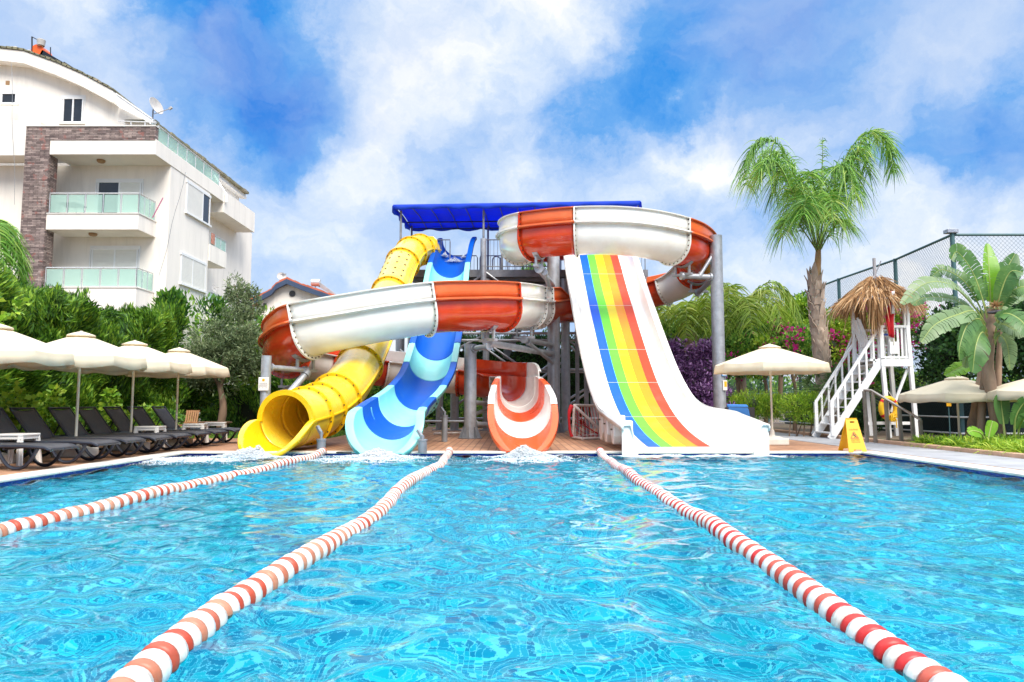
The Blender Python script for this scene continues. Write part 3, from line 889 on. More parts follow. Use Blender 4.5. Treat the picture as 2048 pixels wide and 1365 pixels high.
# seam flanges along both sides of the tube
for s_ in (1, -1):
    rows = []
    for i in range(111):
        c, d, r, u = yel.frame(11.0 * i / 110); rt_ = tube_r(11.0 * i / 110)
        rows.append([c + r * (s_ * (rt_ + 0.055)) + u * 0.014, c + r * (s_ * rt_) + u * 0.014, c + r * (s_ * rt_) - u * 0.014, c + r * (s_ * (rt_ + 0.055)) - u * 0.014])
    MB().strip(rows, True).build('seam_flange', M['gel_yellow_deep'], root)
# thick rim of the tube mouth
c, d, r, u = yel.frame(11.0)
up_rim, lo = [], []
rows = []
for k in range(25):
    a = math.pi * k / 24
    e = r * math.cos(a) + u * math.sin(a)
    rows.append([c + e * (RT - 0.03) + d * 0.02, c + e * (RT + 0.065) + d * 0.02, c + e * (RT + 0.065) - d * 0.03, c + e * (RT - 0.03) - d * 0.03])
MB().strip(rows, True).build('mouth_rim', M['gel_yellow_deep'], root, smooth=40)
# scoop: lower half of the tube drawn on over the pool edge, its rim sinking to the water
rows = []
dd = Vector((d.x, d.y, d.z * 0.35)).normalized()
for i in range(15):
    s_ = i / 14 * 0.95
    cc = c + dd * s_ - Vector((0, 0, 0.07 * (s_ / 0.95) ** 2))
    hs = 1.0 - 0.78 * max(0, (s_ - 0.08) / 0.87) ** 1.5
    rr_ = RT + 0.01 + 0.10 * (s_ / 0.95)
    row = []
    for k in range(23):
        a = -math.pi / 2 + (k / 22 - 0.5) * math.pi * hs
        row.append(cc + r * (rr_ * math.cos(a)) + u * (rr_ * math.sin(a) + (rr_ - RT)))
    e0, e1 = row[0], row[-1]
    o0 = (e0 - (cc + u * (rr_ - RT))).normalized(); o1 = (e1 - (cc + u * (rr_ - RT))).normalized()
    hz0 = Vector((o0.x, o0.y, 0.0)); hz1 = Vector((o1.x, o1.y, 0.0))
    row = [e0 + hz0 * 0.11 - u * 0.06, e0 + hz0 * 0.105, e0 + hz0 * 0.03 + u * 0.012] + row + [e1 + hz1 * 0.03 + u * 0.012, e1 + hz1 * 0.105, e1 + hz1 * 0.11 - u * 0.06]
    rows.append(row)
MB().strip(rows).build('scoop', M['gel_yellow_deep'], root, smooth=40, solid=0.02, offset=0)
# ventilation holes on the upper tube
hb = MB()
for ti, row_ in enumerate((2.95, 3.2, 3.45, 3.7, 3.92)):
    c2_, d2, r2, u2 = yel.frame(row_)
    for a in (0.72, 1.15, 1.75, 2.25):
        e = r2 * math.cos(a) + u2 * math.sin(a)
        hb.lathe([(0.001, 0.0), (0.034, 0.0), (0.034, 0.004)], 10, c2_ + e * (tube_r(row_) + 0.022), e)
hb.build('drain_hole', mk('dark_hole', (0.05, 0.02, 0.01), 0.8), root)
# entry box on the platform
pa, pb = P(846, 476, 22.5), P(868, 527, 22.5)
MB().prism([Vector((pa.x, 22.3, pb.z)), Vector((pb.x + 0.12, 22.3, pb.z)), Vector((pb.x + 0.12, 22.3, pa.z - 0.12)), Vector((pb.x, 22.3, pa.z)), Vector((pa.x, 22.3, pa.z + 0.03))], (0, 0.5, 0)).build('entry_panel', M['gel_yellow_deep'], root, bevel=0.02)
def ground_leg(p, top, parent, r=0.075, h=0.20):
    mb = MB().tube([(p.x, p.y, DK), (p.x, p.y, DK + h)], r, 16)
    mb.tube([(p.x, p.y, DK + h), (p.x, p.y, DK + h + 0.03)], r * 1.12, 16)
    mb.tube([(p.x, p.y, DK + h), (p.x, p.y, top)], 0.025, 8)
    mb.bar((p.x, p.y + 0.02, top - 0.06), (p.x - 0.10, p.y + 0.10, top + 0.08), 0.05, 0.05)
    return mb.build('support_leg', M['galv_dark'], parent, smooth=40)
q = G(642, 905); ground_leg(q, DK + 0.36, root)
q = G(634, 889); ground_leg(q, DK + 0.42, root)

# ------------------------------------------------------------------ blue and aqua half-pipe slide
BLU = [P(918, 514, 23.2), P(912, 520, 22.8), P(905, 540, 22.2), P(897, 572, 21.3), P(889, 625, 20.1), P(879, 690, 18.9), P(868, 742, 17.9), P(857, 783, 17.0), P(841, 815, 16.0), P(822, 842, 15.0), P(797, 868, 14.0), P(775, 892, 13.15), P(764, 913, 12.45)]
blu = Path(BLU, 10)
root = thing('half_pipe_slide', 'steep open slide banded in royal blue and aqua, next to the yellow tube', 'water slide', (0, 0, 0))
bands = [(0.0, 2.6, 'b'), (2.6, 4.5, 'a'), (4.5, 5.6, 'b'), (5.6, 6.5, 'a'), (6.5, 8.25, 'b'), (8.25, 9.5, 'a'), (9.5, 10.55, 'b'), (10.55, 12.0, 'a')]
def bprof(t):
    w = 0.50 + 0.06 * max(0, (t - 8) / 4)
    D = 0.52 + 0.10 * max(0, min(1, (t - 7) / 3))
    hs = 1.0
    if t > 11.0: hs = max(0.22, 1 - 0.8 * ((t - 11.0) / 1.0) ** 1.7)
    if t < 1.6: D = 0.52 + 0.06 * (1.6 - t)
    return trough_profile(w, D, hs, 0.13, drop=0.07)
for a, b_, c in bands:
    o = MB().strip(sweep(blu, a, b_, bprof, 0.06)).build('chute_section', M['gel_blue'] if c == 'b' else M['gel_aqua'], root, smooth=32, solid=0.022, offset=0)
    o['label'] = 'royal blue chute section' if c == 'b' else 'pale aqua chute section'
for t in (3.0, 6.2, 8.6, 10.0):
    flange_u(blu, t, 0.505, 0.52, M['gel_aqua'], root, None, 0.06)
q = G(889, 884); ground_leg(q, 0.75, root, 0.065, 0.55)
q = G(845, 906); ground_leg(q, DK + 0.30, root)
MB().bar(blu.at(0.2) + Vector((0.80, 0.1, -0.35)), blu.at(0.2) + Vector((0.80, 0.1, 0.55)), 0.10, 0.55, up=(0, 1, 0)).build('entry_panel', M['gel_blue'], root, bevel=0.02)

# ------------------------------------------------------------------ rainbow slide
RAI = [(22.6, 5.62), (22.2, 5.52), (21.6, 5.10), (20.3, 4.02), (18.0, 2.16), (16.8, 1.28), (15.7, 0.70), (14.7, 0.36), (13.8, 0.17), (13.1, 0.07), (12.50, -0.02)]
def rx(Y): return 2.66 + (3.14 - 2.66) * max(0.0, (22.6 - Y) / 10.1) ** 2.0
rai = Path([Vector((rx(Y), Y, z)) for Y, z in RAI], 10)
root = thing('rainbow_slide', 'wide white slide with blue, green, yellow, orange and red lanes', 'water slide', (0, 0, 0))
def wall_shape(t):
    k = max(0.0, min(1.0, (t - 5.6) / 2.4)); k = k * k * (3 - 2 * k)
    fl = 0.80 + 0.14 * k
    hw = 0.26 + 0.30 * k
    out = 0.16 + 0.04 * k
    return fl, hw, out
def rprof2(t):
    fl, hw, out = wall_shape(t)
    side = [(fl, 0.0), (fl + 0.05, 0.015), (fl + 0.09, 0.06), (fl + out, hw), (fl + out + 0.03, hw + 0.02), (fl + out + 0.13, hw + 0.015), (fl + out + 0.15, hw - 0.02), (fl + out + 0.14, hw - 0.09)]
    return [(-a, b) for a, b in reversed(side)] + [(-fl * 0.5, 0), (0, 0), (fl * 0.5, 0)] + side
MB().strip(sweep(rai, 0, 10, rprof2, 0.08)).build('chute', M['gel_white'], root, smooth=32, solid=0.03, offset=0)
lane_cols = [('blue', (0.004, 0.10, 0.66)), ('green', (0.13, 0.62, 0.04)), ('yellow', (0.80, 0.62, 0.01)), ('orange', (0.78, 0.27, 0.01)), ('red', (0.62, 0.055, 0.02))]
W5 = 0.236
for i, (nm, c) in enumerate(reversed(lane_cols)):
    u0 = -0.60 + i * W5
    def sp(t): return [(u0 + W5 * k / 3 + (0.0006 if k == 0 else 0), 0.020) for k in range(4)]
    o = MB().strip(sweep(rai, 0.55, 8.55, sp, 0.08)).build('lane_stripe', mk('lane_' + nm, c, 0.55, 0.08, 1.6, col2=tuple(min(0.85, q_ * 1.0 + 0.07) for q_ in c), col2_amt=0.3, c2scale=2.5, spec=0.25), root, smooth=40)
    o['label'] = nm + ' lane'
for t in (2.45, 3.25, 3.95, 4.85, 6.2):
    c, d, r, u = rai.frame(t)
    MB().bar(c - r * 0.66 + u * 0.021, c + r * 0.66 + u * 0.021, 0.007, 0.005, up=u).build('seam', M['gel_white'], root)
# front lip that dips into the pool, and the closed wall ends
fl, hw, out = wall_shape(10)
c, d, r, u = rai.frame(10)
mb = MB()
for s_ in (-1, 1):
    a = c + r * (s_ * (fl + 0.03)); b_ = c + r * (s_ * (fl + out + 0.15))
    mb.prism([a + Vector((0, 0, -0.2)), b_ + Vector((0, 0, -0.2)), b_ + Vector((0, 0, hw - 0.015)), b_ - r * (s_ * 0.04) + Vector((0, 0, hw + 0.022)), c + r * (s_ * (fl + out - 0.005)) + Vector((0, 0, hw + 0.026)), c + r * (s_ * (fl + 0.07)) + Vector((0, 0, 0.07))], (0, -0.05, 0))
mb.box(c.x - fl - out, c.x + fl + out, c.y - 0.035, c.y - 0.002, -0.25, c.z + 0.012)
mb.build('end_lip', M['gel_white'], root, bevel=0.01)
# moulded stiffener boxes and feet under the near side wall
for Y, w in ((14.7, 0.5), (13.9, 0.42), (13.3, 0.34)):
    t_ = min(range(len(rai.p)), key=lambda i_: abs(rai.p[i_].y - Y)); cz = rai.p[t_]
    fl_, hw_, out_ = wall_shape(rai.t[t_])
    xo = cz.x - fl_ - out_ - 0.10
    top = cz.z + hw_ - 0.05
    mb = MB().prism([Vector((xo, Y - w / 2, top)), Vector((xo, Y + w / 2, top)), Vector((xo, Y + w / 2, DK + 0.25)), Vector((xo, Y + w * 0.25, DK + 0.10)), Vector((xo, Y - w * 0.25, DK + 0.10)), Vector((xo, Y - w / 2, DK + 0.25))], (0.35, 0, 0))
    o = mb.build('stiffener', M['gel_white'], root, bevel=0.02)
    bb = MB(); bolts(bb, [Vector((xo, Y, top - 0.16))], (1, 0, 0), 0.016); bb.build('bolt', M['bolt'], o)
q = Vector((rx(13.2) - 1.08, 13.15, 0)); MB().bar((q.x, q.y, DK), (q.x, q.y, DK + 0.22), 0.05, 0.05).build('support_leg', M['galv_dark'], root)
# support frame below the steep part
mb = MB()
for Y in (17.2, 19.6, 21.8):
    t_ = min(range(len(rai.p)), key=lambda i_: abs(rai.p[i_].y - Y)); cz = rai.p[t_]
    for s_ in (-0.7, 0.7):
        mb.bar((cz.x + s_, Y, DK - 0.01), (cz.x + s_, Y, cz.z - 0.1), 0.11, 0.11)
    mb.bar((cz.x - 0.9, Y, cz.z - 0.12), (cz.x + 0.9, Y, cz.z - 0.12), 0.10, 0.10)
mb.build('support_frame', M['galv_dark'], root)

# ------------------------------------------------------------------ start tower
root = thing('slide_tower', 'grey steel start tower with blue canvas roof at the top of the slides', 'tower', (0, 22.5, 0))
TX0, TX1, TY0, TY1, TZ = -3.3, 4.3, 22.35, 25.6, 5.12
def part(name, mb, mat, **k): return mb.build(name, mat, root, **k)
part('platform', MB().box(TX0, TX1, TY0 + 0.35, TY1, TZ - 0.05, TZ).box(TX0, TX1, TY0 + 0.30, TY0 + 0.348, TZ - 0.22, TZ + 0.01), M['galv_dark'])
mb = MB()
for y in (TY0 + 0.6, (TY0 + TY1) / 2, TY1 - 0.2): mb.box(TX0, TX1, y - 0.06, y + 0.06, TZ - 0.32, TZ - 0.055)
for i in range(9):
    x = TX0 + 0.1 + i * (TX1 - TX0 - 0.2) / 8
    mb.box(x - 0.04, x + 0.04, TY0 + 0.352, TY1, TZ - 0.20, TZ - 0.052)
mb.tube([(TX0 - 0.1, TY0 + 0.42, TZ - 0.48), (TX1, TY0 + 0.42, TZ - 0.48)], 0.05, 10)
mb.tube([P(866, 527, 22.4), P(866, 545, 22.4)], 0.06, 10)
part('beam', mb, M['galv_dark'])
cols_x = [(800, 24.2, 0.15), (880, 22.9, 0.11), (910, 22.6, 0.13), (972, 22.6, 0.10), (1131, 22.6, 0.14), (1187, 24.6, 0.12)]
for px, Y, r_ in cols_x:
    x = P(px, 700, Y).x
    o = MB().tube([(x, Y, DK - 0.03), (x, Y, TZ - 0.3)], r_, 16)
    o.box(x - r_ - 0.1, x + r_ + 0.1, Y - r_ - 0.1, Y + r_ + 0.1, DK - 0.03, DK + 0.03)
    part('leg', o, M['metal'], smooth=40)
for px in (820, 972, 1131, 1250):
    x = P(px, 700, 25.3).x
    part('leg', MB().tube([(x, 25.3, DK - 0.03), (x, 25.3, TZ - 0.3)], 0.09, 12), M['metal'], smooth=40)
def XP(px, py, Y=22.6): return P(px, py, Y)
br = [((972, 685), (1068, 752)), ((975, 700), (1060, 760)), ((1131, 705), (1060, 758)), ((1131, 720), (1072, 765)), ((1135, 680), (1215, 738)), ((1135, 690), (1212, 748)), ((1135, 800), (1215, 752)), ((1135, 812), (1212, 762)),
      ((1131, 640), (1190, 605)), ((972, 545), (930, 575)), ((972, 545), (1012, 575)), ((1131, 540), (1165, 568)), ((972, 800), (1040, 850)), ((972, 560), (1095, 642)), ((910, 700), (972, 668)), ((972, 770), (910, 812)), ((800, 700), (880, 760)), ((800, 560), (880, 600))]
for a, b_ in br:
    part('brace', MB().tube([XP(*a), XP(*b_)], 0.035, 8), M['metal'], smooth=40)
for y_ in (643, 667, 681, 740, 745, 838):
    part('cross_bar', MB().tube([XP(880 if y_ > 660 else 960, y_), XP(1215, y_)], 0.042 if y_ != 745 else 0.025, 8), M['metal'], smooth=40)
part('cross_bar', MB().tube([XP(850, 843, 21.5), XP(940, 843, 21.5)], 0.035, 8), M['metal'], smooth=40)
# front canopy posts
for px, py0, Y in ((801, 540, 22.2), (823, 520, 25.5), (967, 600, 22.2), (976, 520, 25.5), (1120, 520, 25.5), (1270, 520, 22.2), (1255, 520, 25.5)):
    x = P(px, 500, Y).x
    part('canopy_post', MB().tube([(x, Y, TZ - 0.9 if px == 967 else TZ - 0.3), (x, Y, P(px, 422 if Y < 24 else 452, Y).z)], 0.035, 10), M['galv_dark'], smooth=40)
part('post_sleeve', MB().tube([P(967, 478, 22.2), P(967, 660, 22.2)], 0.095, 14), M['metal'], smooth=40)
# canvas roof
M['canvas_blue'] = mk('blue_canvas', (0.012, 0.085, 0.72), 0.7, 0.12, 2.0, bump=0.15, bscale=15, transl=0.55)
fL, fR, bL, bR = P(787, 413, 22.0), P(1280, 405, 22.0), P(822, 456, 26.0), P(1262, 452, 26.0)
rows = []
NX, NY = 40, 8
for j in range(NY + 1):
    v = j / NY
    a, b_ = fL.lerp(bL, v), fR.lerp(bR, v)
    row = []
    for i in range(NX + 1):
        s_ = i / NX
        p_ = a.lerp(b_, s_)
        row.append(p_ + Vector((0, 0, 0.10 * math.sin(math.pi * v) + 0.02 * math.cos(s_ * 2 * math.pi * 8))))
    rows.append(row)
part('canopy', MB().strip(rows), M['canvas_blue'], smooth=60, solid=0.012)
rr = random.Random(4)
def valance(a, b_, nrm, h=0.15, n=60):
    rows_ = []
    for i in range(n + 1):
        s_ = i / n; p_ = a.lerp(b_, s_)
        w_ = 0.03 * math.sin(s_ * n * 0.9) + rr.uniform(-0.012, 0.012)
        rows_.append([p_ + Vector((0, 0, 0.05)), p_ + Vector(nrm) * (0.04 + w_ * 0.4), p_ + Vector(nrm) * (0.05 + w_) - Vector((0, 0, h + w_ * 0.8))])
    return MB().strip(rows_)
part('valance', valance(fL, fR, (0, -1, 0), 0.12), M['canvas_blue'], smooth=60, solid=0.008)
part('valance', valance(bL, bR, (0, 1, 0), 0.10), M['canvas_blue'], smooth=60, solid=0.008)
part('valance', valance(fL, bL, (-1, 0, 0), 0.14, 20), M['canvas_blue'], smooth=60, solid=0.008)
part('valance', valance(fR, bR, (1, 0, 0), 0.14, 20), M['canvas_blue'], smooth=60, solid=0.008)
M['dark_frame'] = mk('dark_blue_frame', (0.03, 0.06, 0.13), 0.5)
mb = MB()
for i in range(15):
    s_ = i / 14
    mb.tube([fL.lerp(fR, s_) - Vector((0, -0.03, 0.02)), (fL.lerp(fR, s_) + bL.lerp(bR, s_)) / 2 + Vector((0, 0, 0.06)), bL.lerp(bR, s_) - Vector((0, 0.03, 0.02))], 0.018, 6)
mb.tube([bL - Vector((0, 0, 0.04)), bR - Vector((0, 0, 0.04))], 0.022, 6); mb.tube([fL - Vector((0, -0.03, 0.04)), fR - Vector((0, -0.03, 0.04))], 0.022, 6)
mb.tube([(fL.lerp(bL, 0.72)) - Vector((0, 0, 0.0)), fR.lerp(bR, 0.72)], 0.025, 6)
part('canopy_frame', mb, M['dark_frame'])
# railings
def railing(a, b_, h=0.95, gap=0.12, r_=0.018):
    mb_ = MB(); n = max(2, int((b_ - a).length / gap))
    up = Vector((0, 0, h))
    mb_.tube([a + Vector((0, 0, 0.12)), a + up * 0.92, a.lerp(b_, 0.03) + up, a.lerp(b_, 0.97) + up, b_ + up * 0.92, b_ + Vector((0, 0, 0.12))], r_, 8)
    mb_.tube([a + Vector((0, 0, 0.12)), b_ + Vector((0, 0, 0.12))], r_ * 0.9, 8)
    for i in range(1, n): mb_.tube([a.lerp(b_, i / n) + Vector((0, 0, 0.12)), a.lerp(b_, i / n) + up * 0.995], 0.008, 5)
    for q_ in (a, b_): mb_.tube([q_, q_ + Vector((0, 0, 0.12))], r_, 8)
    return mb_
for p0, p1, Y in ((873, 900, 22.7), (965, 1003, 22.7), (1005, 1100, 22.7), (960, 1003, 25.2), (880, 955, 25.2), (1005, 1290, 25.2)):
    a, b_ = P(p0, 520, Y), P(p1, 520, Y); a.z = b_.z = TZ
    part('railing', railing(a, b_, 0.98), M['galv_dark'])
for px in (985, 1000):
    a = P(px, 520, 23.6); a.z = TZ
    pts = [a, a + Vector((0, 0, 0.5))] + [a + Vector((0.13 - 0.13 * math.cos(k * math.pi / 6), 0, 0.5 + 0.13 * math.sin(k * math.pi / 6))) for k in range(1, 7)] + [a + Vector((0.26, 0, 0))]
    part('grab_rail', MB().tube(pts, 0.02, 8), M['metal'], smooth=40)
# stairs behind
sa, sb = P(1010, 690, 26.4), P(1075, 530, 26.4)
sa.z, sb.z = 2.6, TZ
mb = MB()
for s_ in (0, 1.0):
    off = Vector((0, s_, 0)); mb.bar(sa + off, sb + off, 0.06, 0.22)
for i in range(14): q_ = sa.lerp(sb, (i + 0.5) / 14); mb.box(q_.x - 0.13, q_.x + 0.13, q_.y + 0.03, q_.y + 0.97, q_.z - 0.015, q_.z + 0.015)
part('stairs', mb, M['galv_dark'])
part('railing', railing(sa, sb, 0.95), M['galv_dark'])
a, b_ = P(1030, 565, 26.8), P(1165, 640, 26.8)
mb = MB()
mb.bar(a, b_, 0.06, 0.2); part('stairs', mb, M['galv_dark']); part('railing', railing(a, b_, 0.95), M['galv_dark'])

# white water
fx = yel.at(11.0) + Vector((-0.25, -0.75, 0))
foam('splash', 'white froth spilling from the yellow tube slide and drifting along the pool edge', [(fx.x - 0.1, 12.2, 0.75, 0.35, 1700, 0.16), (fx.x - 0.9, 11.4, 1.1, 0.6, 1700, 0.05), (fx.x + 0.05, 12.25, 0.25, 0.2, 600, 0.22), (fx.x - 1.6, 11.2, 0.8, 0.4, 500, 0.02)], 1)
bx_ = blu.at(12)
foam('splash', 'white froth where the blue slide runs into the pool', [(bx_.x, 12.05, 0.7, 0.35, 2000, 0.16), (bx_.x - 0.2, 11.5, 0.9, 0.5, 900, 0.03)], 2)
sx_ = spi.at(35)
foam('splash', 'white froth under the orange mouth of the spiral slide', [(sx_.x, 12.2, 0.6, 0.35, 2000, 0.20), (sx_.x + 0.05, 11.5, 0.8, 0.5, 900, 0.03)], 3)
hb_, db_, rb_, ub_ = blu.frame(1.5)
foam('splash', 'small burst of white water at the head of the blue slide', [(hb_.x, hb_.y, 0.42, 0.25, 260, 0.20, hb_.z + 0.05), (hb_.x - 0.3, hb_.y, 0.12, 0.25, 120, 0.16, hb_.z + 0.25), (hb_.x + 0.3, hb_.y, 0.12, 0.2, 80, 0.12, hb_.z + 0.2)], 9)
foam('splash', 'thin white froth along the front lip of the rainbow slide', [(rx(12.4) + k * 0.3, 12.3, 0.3, 0.12, 260, 0.03) for k in range(-4, 5)], 4)
# ================================================================== buildings
M['render_wall'] = mk('white_render', (0.86, 0.805, 0.73), 0.8, 0.05, 1.2, col2=(0.66, 0.62, 0.56), col2_amt=0.55, c2scale=1.6, bump=0.06, bscale=40, vscale=(1.5, 1.5, 0.22))
M['cream_trim'] = mk('cream_trim', (0.74, 0.71, 0.66), 0.6, 0.06, 3)
M['pvc'] = mk('white_window_frame', (0.80, 0.80, 0.79), 0.35, 0.03, 3)
M['dark_glass'] = mk('dark_window_glass', (0.018, 0.022, 0.03), 0.08, 0.3, 1.5, spec=0.6)
M['soffit'] = mk('soffit_render', (0.72, 0.68, 0.60), 0.85, 0.08, 1.0)
def shutter_mat():
    m = mk('roller_shutter', (0.74, 0.72, 0.66), 0.5, 0.04, 3)
    nt = m.node_tree; bs = nt.nodes['Principled BSDF']
    tc = nd(nt, 'ShaderNodeTexCoord').outputs['Object']
    wv = nd(nt, 'ShaderNodeTexWave', wave_type='BANDS', bands_direction='Z'); wv.inputs['Scale'].default_value = 5.5
    nt.links.new(tc, wv.inputs['Vector'])
    b = nd(nt, 'ShaderNodeBump'); b.inputs['Strength'].default_value = 0.5; b.inputs['Distance'].default_value = 0.015
    nt.links.new(wv.outputs['Fac'], b.inputs['Height']); nt.links.new(b.outputs['Normal'], bs.inputs['Normal'])
    return m
M['shutter'] = shutter_mat()
def glass_panel():
    m = bpy.data.materials.new('frosted_balcony_glass'); m.use_nodes = True
    nt = m.node_tree; bs = nt.nodes['Principled BSDF']
    bs.inputs['Base Color'].default_value = (0.55, 0.74, 0.67, 1); bs.inputs['Roughness'].default_value = 0.12
    tr = nd(nt, 'ShaderNodeBsdfTransparent'); tr.inputs['Color'].default_value = (0.80, 0.93, 0.88, 1)
    mx = nd(nt, 'ShaderNodeMixShader'); mx.inputs[0].default_value = 0.42
    nt.links.new(tr.outputs[0], mx.inputs[1]); nt.links.new(bs.outputs[0], mx.inputs[2])
    nt.links.new(mx.outputs[0], nt.nodes['Material Output'].inputs['Surface'])
    return m
M['balcony_glass'] = glass_panel()
def stone_mat():
    m = bpy.data.materials.new('split_stone_cladding'); m.use_nodes = True
    nt = m.node_tree; bs = nt.nodes['Principled BSDF']
    tc = nd(nt, 'ShaderNodeTexCoord').outputs['Object']
    sp = nd(nt, 'ShaderNodeSeparateXYZ'); nt.links.new(tc, sp.inputs[0])
    ad = nd(nt, 'ShaderNodeMath', operation='ADD'); nt.links.new(sp.outputs['X'], ad.inputs[0]); nt.links.new(sp.outputs['Y'], ad.inputs[1])
    cb_ = nd(nt, 'ShaderNodeCombineXYZ'); nt.links.new(ad.outputs[0], cb_.inputs['X']); nt.links.new(sp.outputs['Z'], cb_.inputs['Y'])
    bt = nd(nt, 'ShaderNodeTexBrick'); bt.inputs['Scale'].default_value = 1.0; bt.inputs['Brick Width'].default_value = 0.34; bt.inputs['Row Height'].default_value = 0.062
    bt.inputs['Color1'].default_value = (0.12, 0.085, 0.08, 1); bt.inputs['Color2'].default_value = (0.36, 0.28, 0.25, 1); bt.inputs['Mortar'].default_value = (0.04, 0.03, 0.03, 1)
    bt.inputs['Mortar Size'].default_value = 0.006
    nt.links.new(cb_.outputs[0], bt.inputs['Vector'])
    n = noise_node(nt, tc, 7, 4); f = maprange(nt, n, 0.3, 0.7, 0.65, 1.35)
    hs = nd(nt, 'ShaderNodeHueSaturation'); nt.links.new(bt.outputs['Color'], hs.inputs['Color']); nt.links.new(f, hs.inputs['Value'])
    n2 = noise_node(nt, tc, 3.3, 2); f2 = maprange(nt, n2, 0.62, 0.68, 0, 0.6)
    nt.links.new(mixcol(nt, f2, hs.outputs['Color'], (0.30, 0.10, 0.08)), bs.inputs['Base Color'])
    bs.inputs['Roughness'].default_value = 0.85
    b = nd(nt, 'ShaderNodeBump'); b.inputs['Strength'].default_value = 0.8; b.inputs['Distance'].default_value = 0.03
    nt.links.new(hs.outputs['Color'], b.inputs['Height']); nt.links.new(b.outputs['Normal'], bs.inputs['Normal'])
    return m
M['stone'] = stone_mat()
M['roof_moss'] = mk('mossy_roof_tile', (0.20, 0.19, 0.12), 0.9, 0.4, 3, col2=(0.36, 0.30, 0.24), col2_amt=0.8, bump=0.5, bscale=8)
M['roof_red'] = mk('red_roof_tile', (0.50, 0.12, 0.06), 0.8, 0.3, 3, col2=(0.36, 0.13, 0.08), col2_amt=0.7)
M['navy'] = mk('navy_fascia', (0.035, 0.06, 0.12), 0.6, 0.1)
M['tank_orange'] = mk('orange_tank', (0.75, 0.11, 0.01), 0.4, 0.08)
M['black_panel'] = mk('black_collector', (0.012, 0.012, 0.016), 0.2, 0.2)
M['dish'] = mk('dish_grey', (0.45, 0.43, 0.41), 0.6, 0.2, 6, col2=(0.28, 0.20, 0.15), col2_amt=0.5)
M['steel_bright'] = mk('satin_steel', (0.62, 0.62, 0.62), 0.3, 0.08, metal=0.6)

YF, YA = 27.65, 29.0
def zz(py, Y): return P(300, py, Y).z
def xx(px, Y, py=430): return P(px, py, Y).x
xC = xx(336, YA, 470)
apt = thing('apartment_building', 'white apartment block with glass balconies and curved roof, rising above the hedge', 'building', (-20, 29, gz))
def ap(name, mb, mat, parent=apt, **k): return mb.build(name, mat, parent, **k)
zT0, zT1, zT2 = zz(309, YF), zz(281, YF), zz(254, YF)          # roof slab underside, top of white beam, top of stone band
xSt0, xSt1 = xx(45, YF, 400), xx(94, YF, 400)                  # stone column
xTop = xx(311, YF, 300)
b = MB()
b.box(xSt0 - 14, xC, YA, 32.9, gz, zT0 - 0.002)
b.box(xx(98, 28.9) - 0.5, xx(70, YA) , 28.2, YA - 0.001, gz, zT0 - 0.003)
b.box(xSt0 - 14, xC - 0.95, 32.9, 41, gz, zT0 - 0.002)
b.box(xSt0 - 14, xSt0 + 0.25, 28.05, YA - 0.002, zz(311, 28.05), zT2 + 0.4)
ap('wall', b, M['render_wall'])
# roof terrace slab with its white edge beam
ap('roof_slab', MB().box(xSt1 + 0.002, xTop, YF, 37.0, zT0, zT1).box(xTop - 0.12, xTop - 0.003, YF + 0.01, 34.3, zT1, zT1 + 0.06), M['render_wall'])
ap('soffit', MB().box(xSt1 + 0.01, xTop - 0.02, YF + 0.02, 36.9, zT0 - 0.012, zT0 - 0.004), M['soffit'])
# stone cladding: column and band
ap('stone_cladding', MB().box(xSt0, xSt1, YF - 0.02, 28.18, gz, zT2).box(xSt1 + 0.001, xTop - 0.02, YF - 0.02, YF + 0.22, zT1 + 0.003, zT2), M['stone'])
ap('parapet_cap', MB().box(xSt0 - 0.02, xTop + 0.01, YF - 0.05, YF + 0.25, zT2 + 0.002, zT2 + 0.04), M['cream_trim'])
# gable wall under the arched roof
arch = [(-260, 190), (-190, 150), (-120, 125), (-60, 110), (0, 106), (62, 113), (123, 135), (176, 158), (238, 191)]
YG = 28.7
outer = [P(x, y, YG) for x, y in arch]
inner = [P(x, y + 24, YG) for x, y in arch]
tail_o = [P(262, 208, YG), P(300, 240, YG), P(306, 246, YG)]
wall_poly = inner + [P(300, 246, YG), P(300, 262, YG), P(-260, 262, YG)]
for q_ in wall_poly: q_.y = YG
ap('gable_wall', MB().prism([Vector((p_.x, YG, p_.z)) for p_ in wall_poly], (0, 4.0, 0)), M['render_wall'])
fas = MB()
for i in range(len(outer) - 1):
    fas.prism([Vector((outer[i].x, YG - 0.45, outer[i].z)), Vector((outer[i + 1].x, YG - 0.45, outer[i + 1].z)), Vector((inner[i + 1].x, YG - 0.45, inner[i + 1].z)), Vector((inner[i].x, YG - 0.45, inner[i].z))], (0, 10.8, 0))
ap('roof_fascia', fas, M['render_wall'])
gut = MB()
q0, q1 = P(236, 197, YG - 0.4), P(308, 247, YG - 0.4)
gut.bar(q0, q1, 0.30, 0.22, up=(0, 0, 1)); gut.bar(q0 + Vector((0, 0, 0.13)), q1 + Vector((0, 0, 0.13)), 0.36, 0.05)
ap('gutter', gut, M['pvc'])
tl = MB(); rr = random.Random(9)
allp = [(p_.x, p_.z) for p_ in outer]
def along(poly, s_):
    L = [math.dist(poly[i], poly[i + 1]) for i in range(len(poly) - 1)]; T = sum(L) * s_
    for i, l in enumerate(L):
        if T <= l or i == len(L) - 1: 
            f = T / l; return (poly[i][0] + (poly[i + 1][0] - poly[i][0]) * f, poly[i][1] + (poly[i + 1][1] - poly[i][1]) * f)
        T -= l
NTL = 46
